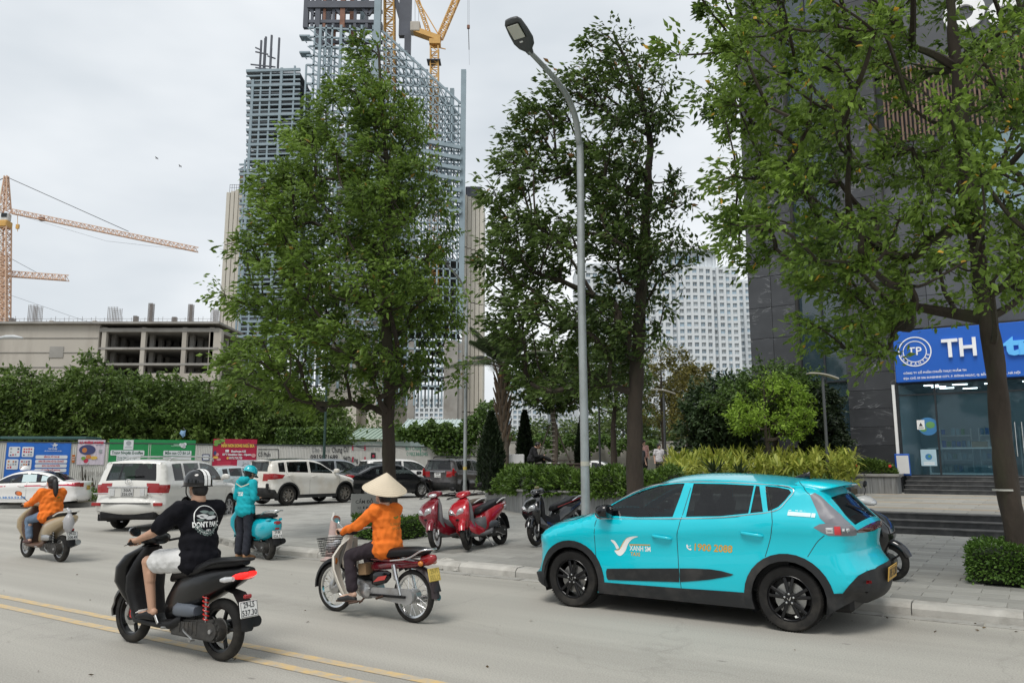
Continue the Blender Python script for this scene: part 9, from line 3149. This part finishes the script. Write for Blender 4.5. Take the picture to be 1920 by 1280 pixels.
# garden back wall and far planting
WALLG = mat('garden_wall_render',(.40,.385,.35),.85,var=.10,scale=.6,dirt=(.22,.19,.15),dirt_amt=.6,dirt_scale=.5)
a,b = at(930,868,54),at(1330,868,54)
gw = thing('garden_wall','grey rendered boundary wall behind the garden','wall',(a.x,54.5,0))
zt_ = at(1100,829,54).z
nseg = 6
for k in range(nseg):
 w = (b.x - a.x) / nseg
 MB().box((w * (k + .5),0,zt_ / 2),(w - .03,.2,zt_)).build('wall_panel',WALLG,gw)
 MB().box((w * k,-.04,zt_ / 2 + .05),(.3,.3,zt_ + .1)).build('wall_pier',WALLG,gw)
MB().box(((b.x - a.x) / 2,0,zt_ + .04),(b.x - a.x,.28,.09)).build('coping',GREYCAP,gw)
for i,(px,Y,yt,w) in enumerate(((1000,62,800,90),(1090,64,790,90),(1170,60,770,80),(1230,66,780,90),(1300,60,782,80),(1370,62,770,80),(640,70,790,90),(720,72,792,90))):
 small_tree('boundary_tree',('green shrub tree above the back wall left of the lamp post','green shrub tree above the back wall at the lamp post','pale green tree behind the middle tree trunk','pale green tree above the wall right of the trunk','green tree behind the mango tree left side','green tree behind the mango tree right side','green tree top behind the olive shed roof','green tree top beside the main trunk behind sheds')[i],px,Y,.2,
   [(yt,px - w * .2,px + w * .2),(yt + 20,px - w * .45,px + w * .45),(yt + 45,px - w * .5,px + w * .5),(850,px - w * .4,px + w * .4)],leafmat('leaf_far',(.05,.08,.025),(.17,.24,.07),None,.35),34,2600,.36,140 + i,.12,spread=1.0,cl_r=(.7,1.2))

# dark seat box round the staked tree
sbx = thing('planter_box','dark brown box planter the seated man sits on','planter',(0,0,0))
a,b = at(965,868,28.2),at(1087,868,28.2)
for z in range(4):
 MB().box(((a.x + b.x) / 2,29.0,1.70 - .11 - z * .225),(b.x - a.x,1.9,.21),None,.01).build('cladding_board',mat('brown_board',(.055,.038,.030),.6,var=.15),sbx)
MB().box(((a.x + b.x) / 2,29.0,1.715),(b.x - a.x + .08,1.98,.05),None,.012).build('rim',mat('brown_board',(.055,.038,.030),.6),sbx)
MB().box((at(958,868,30).x,30.0,1.65),(1.0,.5,.85),None,.03).build('white_cabinet',WHITEP,None)
bpy.data.objects['white_cabinet']['label'] = 'small white cabinet left of the seated man'; bpy.data.objects['white_cabinet']['category'] = 'cabinet'

# marble trough with flowering shrub by the shop steps
tu0,tu1 = -6.35,-4.35
tn = 30.9
tr_o = thing('stone_trough','grey marble trough planter at the foot of the shop steps','planter',UN((tu0 + tu1) / 2,tn,Z_T),ROT_U)
for k in range(5):
 MB().box((-1 + .2 + .4 * k,-.45,.30),(.392,.08,.62),None,.006).build('marble_slab',GREYMAR,tr_o)
for s in (-1,1): MB().box((s * .98,0,.30),(.08,.82,.62),None,.006).build('marble_slab',GREYMAR,tr_o)
MB().box((0,-.42,.65),(2.2,.26,.09),None,.012).build('coping',GREYCAP,tr_o)
MB().box((0,.42,.65),(2.2,.26,.09),None,.012).build('coping',GREYCAP,tr_o)
for s in (-1,1): MB().box((s * .97,0,.652),(.26,.60,.085),None,.012).build('coping',GREYCAP,tr_o)
MB().box((0,0,.55),(1.85,.75,.1)).build('soil',VERGE_M,tr_o)
g_ = np.random.default_rng(12)
n = 5200
th = g_.uniform(0,2 * math.pi,n); f = np.sqrt(g_.random(n)); ph = g_.random(n)
Pq = np.stack([np.cos(th) * f * .95,np.sin(th) * f * .45,.65 + .55 * np.sqrt(np.clip(1 - f ** 2,0,1)) * (.6 + .4 * ph)],1) + g_.normal(0,.03,(n,3))
sh = thing('flowering_shrub','leafy shrub with red blooms in the marble trough','plant',UN((tu0 + tu1) / 2,tn,Z_T),ROT_U)
leaf_obj('foliage',Pq,np.stack([np.cos(th),np.sin(th),np.full(n,.8)],1),.10,LEAFB,sh,None,5,droop=0)
for k in range(5):
 a_ = g_.uniform(0,6.28); p = Vector((math.cos(a_) * .8,-.3 + .1 * math.sin(a_),.75 + .3 * g_.random()))
 fl = MB()
 for q in range(5):
  t = q * 1.256; fl.ball(p + Vector((math.cos(t) * .03,-.01,math.sin(t) * .03)),(.028,.012,.028),8)
 fl.build('red_flower',mat('petal_red',(.6,.03,.02),.5),sh,60)

# ================================================================== lamp posts
GALV = mat('galvanised',(.36,.385,.385),.5,metal=.5,var=.12,scale=2.5,dirt=(.24,.25,.24),dirt_amt=.6,dirt_scale=3)
LAMPD = mat('lamp_grey',(.07,.075,.078),.5,var=.1)
lx,ly = at(1099,1000,12.35).x,12.35
lamp = thing('street_lamp','tall galvanised street lamp with bent arm over the road','street lamp',(lx,ly,plaza_z(lx,ly)))
zb = lamp.location.z
arm = []
for px,py,f in ((1088,300,0),(1085,262,.06),(1079,222,.17),(1064,182,.36),(1042,150,.58),(1016,121,.80),(991,95,1.0)):
 Y = ly - 1.3 * f
 p = at(px,py,Y); arm.append((p.x - lx,p.y - ly,p.z - zb))
path = [(0,0,0),(-.005,0,2.0),(-.02,0,4.5),arm[0]] + arm[1:]
sm = crom(path,6)
MB().tube(sm,[.071 - .035 * k / (len(sm) - 1) for k in range(len(sm))],12).build('pole',GALV,lamp,60)
jt = MB(); jt.tube([(0,0,1.55),(0,0,1.62)],.073,14); jt.build('pole_band',mat('band_pale',(.42,.40,.33),.6),lamp,60)
MB().box((0,0,.03),(.42,.42,.04),ROT_U,.006).build('base_plate',GALV,lamp)
for sx in (-1,1):
 for sy in (-1,1): MB().tube([(sx * .15,sy * .15,.04),(sx * .15,sy * .15,.10)],.018,6).build('anchor_bolt',STEEL,lamp)
# luminaire
p0 = Vector(arm[-1]);
tipw = at(957,36,ly - 1.75)
p1 = Vector((tipw.x - lx,tipw.y - ly,tipw.z - zb))
ax = (p1 - p0).normalized()
sd = ax.cross(Vector((0,0,1))).normalized()
nu = sd.cross(ax).normalized()
L = (p1 - p0).length
hd2 = MB()
rows = []
for t,w,h in ((-.12,.05,.045),(.0,.07,.055),(.12,.15,.06),(.3,.19,.07),(.6,.185,.065),(.88,.165,.05),(.98,.12,.035),(1.0,.06,.02)):
 c = p0 + ax * L * t + nu * .02
 rows.append(ering(c,sd * w * .86,nu * h * .86,20,3.2))
hd2.rings(rows); hd2.build('lamp_head',LAMPD,lamp,40)
pnl = MB(); c = p0 + ax * L * .66 - nu * .044
M3 = Matrix((sd,ax,nu)).transposed()
pnl.box(c,(.19,L * .42,.02),M3,.008); pnl.build('led_panel',mat('led_cover',(.55,.56,.50),.3,coat=.4),lamp)
fr_ = MB(); fr_.box(c + nu * .008,(.215,L * .46,.02),M3,.008); fr_.build('led_frame',GLOSSB,lamp)
lb = MB(); lb.box(p0 + ax * L * .36 - nu * .056,(.05,.02,.012),M3); lb.build('type_plate',WHITEP,lamp)

def post(label,px,Y,ytop_,zb,r,m,bands=(),name='lamp_post'):
 p = at(px,868,Y); zt = at(px,ytop_,Y).z
 o = thing(name,label,'lamp post',(p.x,p.y,zb))
 MB().tube([(0,0,0),(0,0,zt - zb)],[r,r * .8],10).build('pole',m,o,60)
 MB().box((0,0,.03),(r * 4,r * 4,.05),None,.008).build('base_plate',m,o)
 for z,mm in bands: MB().tube([(0,0,z),(0,0,z + .12)],r * 1.03,10).build('band',mm,o,60)
 return o,zt - zb

o,h = post('slim grey lamp post in front of the grey SUV',872,30.5,560,.29,.075,GALV,[(1.2,mat('tape_yellow',(.5,.38,.10),.6))])
MB().tube(crom([(0,0,h - .3),(-.2,-.3,h + .6),(-.7,-1.2,h + 1.1)],5),.05,8).build('arm',GALV,o,60)
MB().box((-.78,-1.35,h + 1.13),(.22,.55,.08),-.5,.03).build('lamp_head',LAMPD,o)
o,h = post('dark green thin post against the fence below the big tree',607,39.0,690,.1,.07,mat('post_green',(.02,.05,.04),.5))
MB().box((0,-.3,h + .03),(.25,.6,.08),None,.03).build('lamp_head',LAMPD,o)
for i,(px,Y,yt,lab) in enumerate(((1552,25.5,706,'garden lamp with tilted flat head beside the granite wall'),(1248,33,735,'garden lamp with flat head right of the tree trunk'),(1335,40,752,'garden lamp before the mango tree'),(1125,38,742,'thin garden lamp between lamp post and tree trunk'))):
 o,h = post(lab,px,Y,yt,.9,.055,LAMPD,name='garden_lamp')
 hdm = MB(); rows = []
 for t in np.linspace(-1,1,9):
  rows.append([Vector((t * .48,-.14,h + .06 - t * .09 - .06 * t * t)),Vector((t * .48,.14,h + .06 - t * .09 - .06 * t * t)),Vector((t * .48,.14,h + .10 - t * .09 - .06 * t * t)),Vector((t * .48,-.14,h + .10 - t * .09 - .06 * t * t))])
 hdm.rings(rows); hdm.build('lamp_head',mat('lamp_head_pale',(.40,.38,.32),.5),o,40)
p = at(22,633,27)
hl = thing('street_lamp','small pale street lamp head poking in at the left edge','street lamp',(p.x,p.y,0))
ah = MB(); ah.tube(crom([(-2.2,0,0),(-2.2,0,p.z - .5),(-1.9,0,p.z - .12),(-.9,0,p.z - .06),(-.35,0,p.z)],6),.05,8); ah.build('pole',GALV,hl,60)
hh = MB(); xblob(hh,[(-.40,p.z,.05,.04),(-.2,p.z + .03,.09,.06),(.1,p.z + .03,.11,.065),(.32,p.z + .0,.08,.04),(.38,p.z - .01,.03,.02)],14); hh.build('lamp_head',mat('lamp_shell_pale',(.50,.52,.53),.4),hl,50)

# ================================================================== small things on the square
q = gnd(683,1001,.2)
sg2 = thing('no_parking_board','grey free-standing metal board with hand-lettered notice beside the orange shirt','sign',(q.x,q.y,plaza_z(q.x,q.y)),R(14))
wpx = 34 * q.y / 1470
bz0,bz1 = at(690,968,q.y).z - plaza_z(q.x,q.y),at(690,925,q.y).z - plaza_z(q.x,q.y)
MB().box((0,0,(bz0 + bz1) / 2),(.62,.03,bz1 - bz0),None,.012).build('board',mat('board_grey',(.30,.30,.28),.5,metal=.3,var=.12),sg2)
for s in (-1,1): MB().box((s * .24,.02,bz0 / 2),(.04,.03,bz0)).build('leg',STEEL,sg2)
MB().box((0,.05,.02),(.5,.4,.04)).build('foot_plate',STEEL,sg2)
tx = MB(); ff = lambda a,b: Vector((a,-.0165,b))
zc = (bz0 + bz1) / 2
text_on(tx,'CẤM ĐỖ',ff,-.02,zc + .07,w=.38,bold=.02); text_on(tx,'XE Ở ĐÂY',ff,0,zc - .06,w=.34); text_on(tx,'CẢM ƠN',ff,0,zc - .16,w=.28)
tx.build('lettering',INK,sg2)
# traffic cone
q = gnd(623,1050,.0)
cn = thing('traffic_cone','faded pink traffic cone with a white top by the kerb','traffic cone',(q.x,q.y,.004))
ck = MB(); ck.box((0,0,.02),(.36,.36,.04),None,.01); ck.build('base',mat('cone_base',(.40,.32,.29),.7),cn)
ck = MB(); ck.lathe([(.14,.04),(.125,.10),(.06,.66),(.055,.70),(.05,.70)],(0,0,0),'Z',22); ck.build('cone',mat('cone_pink',(.50,.36,.33),.65,var=.12,dirt=(.3,.24,.2),dirt_amt=.5,dirt_scale=6),cn,50)
ck = MB(); ck.lathe([(.104,.30),(.101,.30),(.085,.45),(.088,.45)],(0,0,0),'Z',22,closed=True); ck.build('white_band',mat('cone_band',(.55,.50,.47),.6),cn,50)
ck = MB(); ck.lathe([(.045,.70),(.05,.74),(.03,.78),(.025,.84),(.005,.85)],(0,0,0),'Z',14); ck.build('cone_tip',mat('cone_tip_white',(.62,.60,.56),.5),cn,50)
# birds
for px,py,lab in ((294,297,'tiny bird high in the pale sky, the upper one'),(338,312,'tiny bird in the pale sky, lower and further right')):
 p = at(px,py,60)
 bd = thing('bird',lab,'bird',p)
 b_ = MB(); xblob(b_,[(-.12,0,.01,.01),(-.05,0,.035,.035),(.05,.01,.035,.035),(.11,.03,.01,.01)],8); b_.build('body',INK,bd,60)
 w = MB()
 for s in (-1,1): w.add([(.04,0,.01),(-.05,0,.01),(-.06,s * .17,.07),(.0,s * .18,.08),(-.05,s * .32,.02),(-.01,s * .30,.03)],[(0,1,2,3),(3,2,4,5)])
 w.build('wings',INK,bd)
# blue plastic litter caught in the bushes
p = at(343,812,37.5)
lt = MB(); lt.ball((0,0,0),(.14,.06,.16),8); lt.xf(lambda q: q * (1 + .35 * math.sin(q.x * 40 + q.z * 33)))
tag(lt.build('plastic_scrap',mat('scrap_blue',(.20,.34,.52),.5),None,None,p),'scrap of blue plastic caught in the trees over the green banner','litter')
# verge plants by the saloon taxi
g_ = np.random.default_rng(31)
n = 6000
s_ = g_.uniform(2,16,n); d_ = g_.uniform(.3,2.6,n)
Q = np.array([FA + FD * a_ + FNV * b_ for a_,b_ in zip(s_,d_)])
Q[:,2] = .15 + g_.random(n) * (.35 + .25 * np.sin(s_ * 2.3) ** 2)
vg_ = thing('verge_plants','low leafy plants on the verge below the fence','plants',(0,0,0)); vg_['kind'] = 'stuff'
leaf_obj('foliage',Q,np.stack([g_.normal(0,1,n),g_.normal(0,1,n),np.full(n,1.0)],1),.16,LEAFH,vg_,None,3,droop=-.2,width=.3)
for px in (153,160,168,174):
 a = FX(px,900)[0]; p = FA + FD * a + FNV * .5
 dt = thing('bare_stump',('thin bare dead stem by the fence, tallest','thin bare dead stem just right of the tallest','short forked dead stem in the verge','short dead stem nearest the white SUV')[(153,160,168,174).index(px)],'stem',(p.x,p.y,.12))
 h = (1.5,1.2,.9,1.0)[(153,160,168,174).index(px)]
 m_ = MB(); m_.tube(crom([(0,0,0),(.03,0,h * .4),(-.02,0,h * .75),(-.06,0,h)],4),[.035] * 4 + [.03] * 4 + [.022] * 4 + [.015],6); m_.build('stem',BARK,dt)
 m_ = MB(); m_.tube([(.0,0,h * .5),(.1,0,h * .75),(.11,0,h * .9)],[.02,.015,.01],5); m_.build('twig',BARK,dt)

# fallen leaves and grit along the kerb and on the road
g_ = np.random.default_rng(88)
P,D = [],[]
for k in range(130):
 u_ = g_.uniform(-13,5); n_ = KERB_N - abs(g_.normal(0,.5)) - .02 if g_.random() < .6 else g_.uniform(3.5,10.3)
 p = UN(u_,n_,.012); P.append(p); D.append((g_.normal(),g_.normal(),0))
for k in range(60):
 u_ = g_.uniform(-13,5); n_ = g_.uniform(KERB_N + .4,18.5)
 p = UN(u_,n_); P.append((p.x,p.y,plaza_z(p.x,p.y) + .014)); D.append((g_.normal(),g_.normal(),0))
tag(leaf_obj('fallen_leaves',np.array(P),np.array(D),.042,leafmat('leaf_dead',(.05,.035,.02),(.16,.11,.05),None,.1),None,None,4,droop=0,jit=.1,curl=.0),kind='stuff')
bpy.data.scenes.remove(TMP)
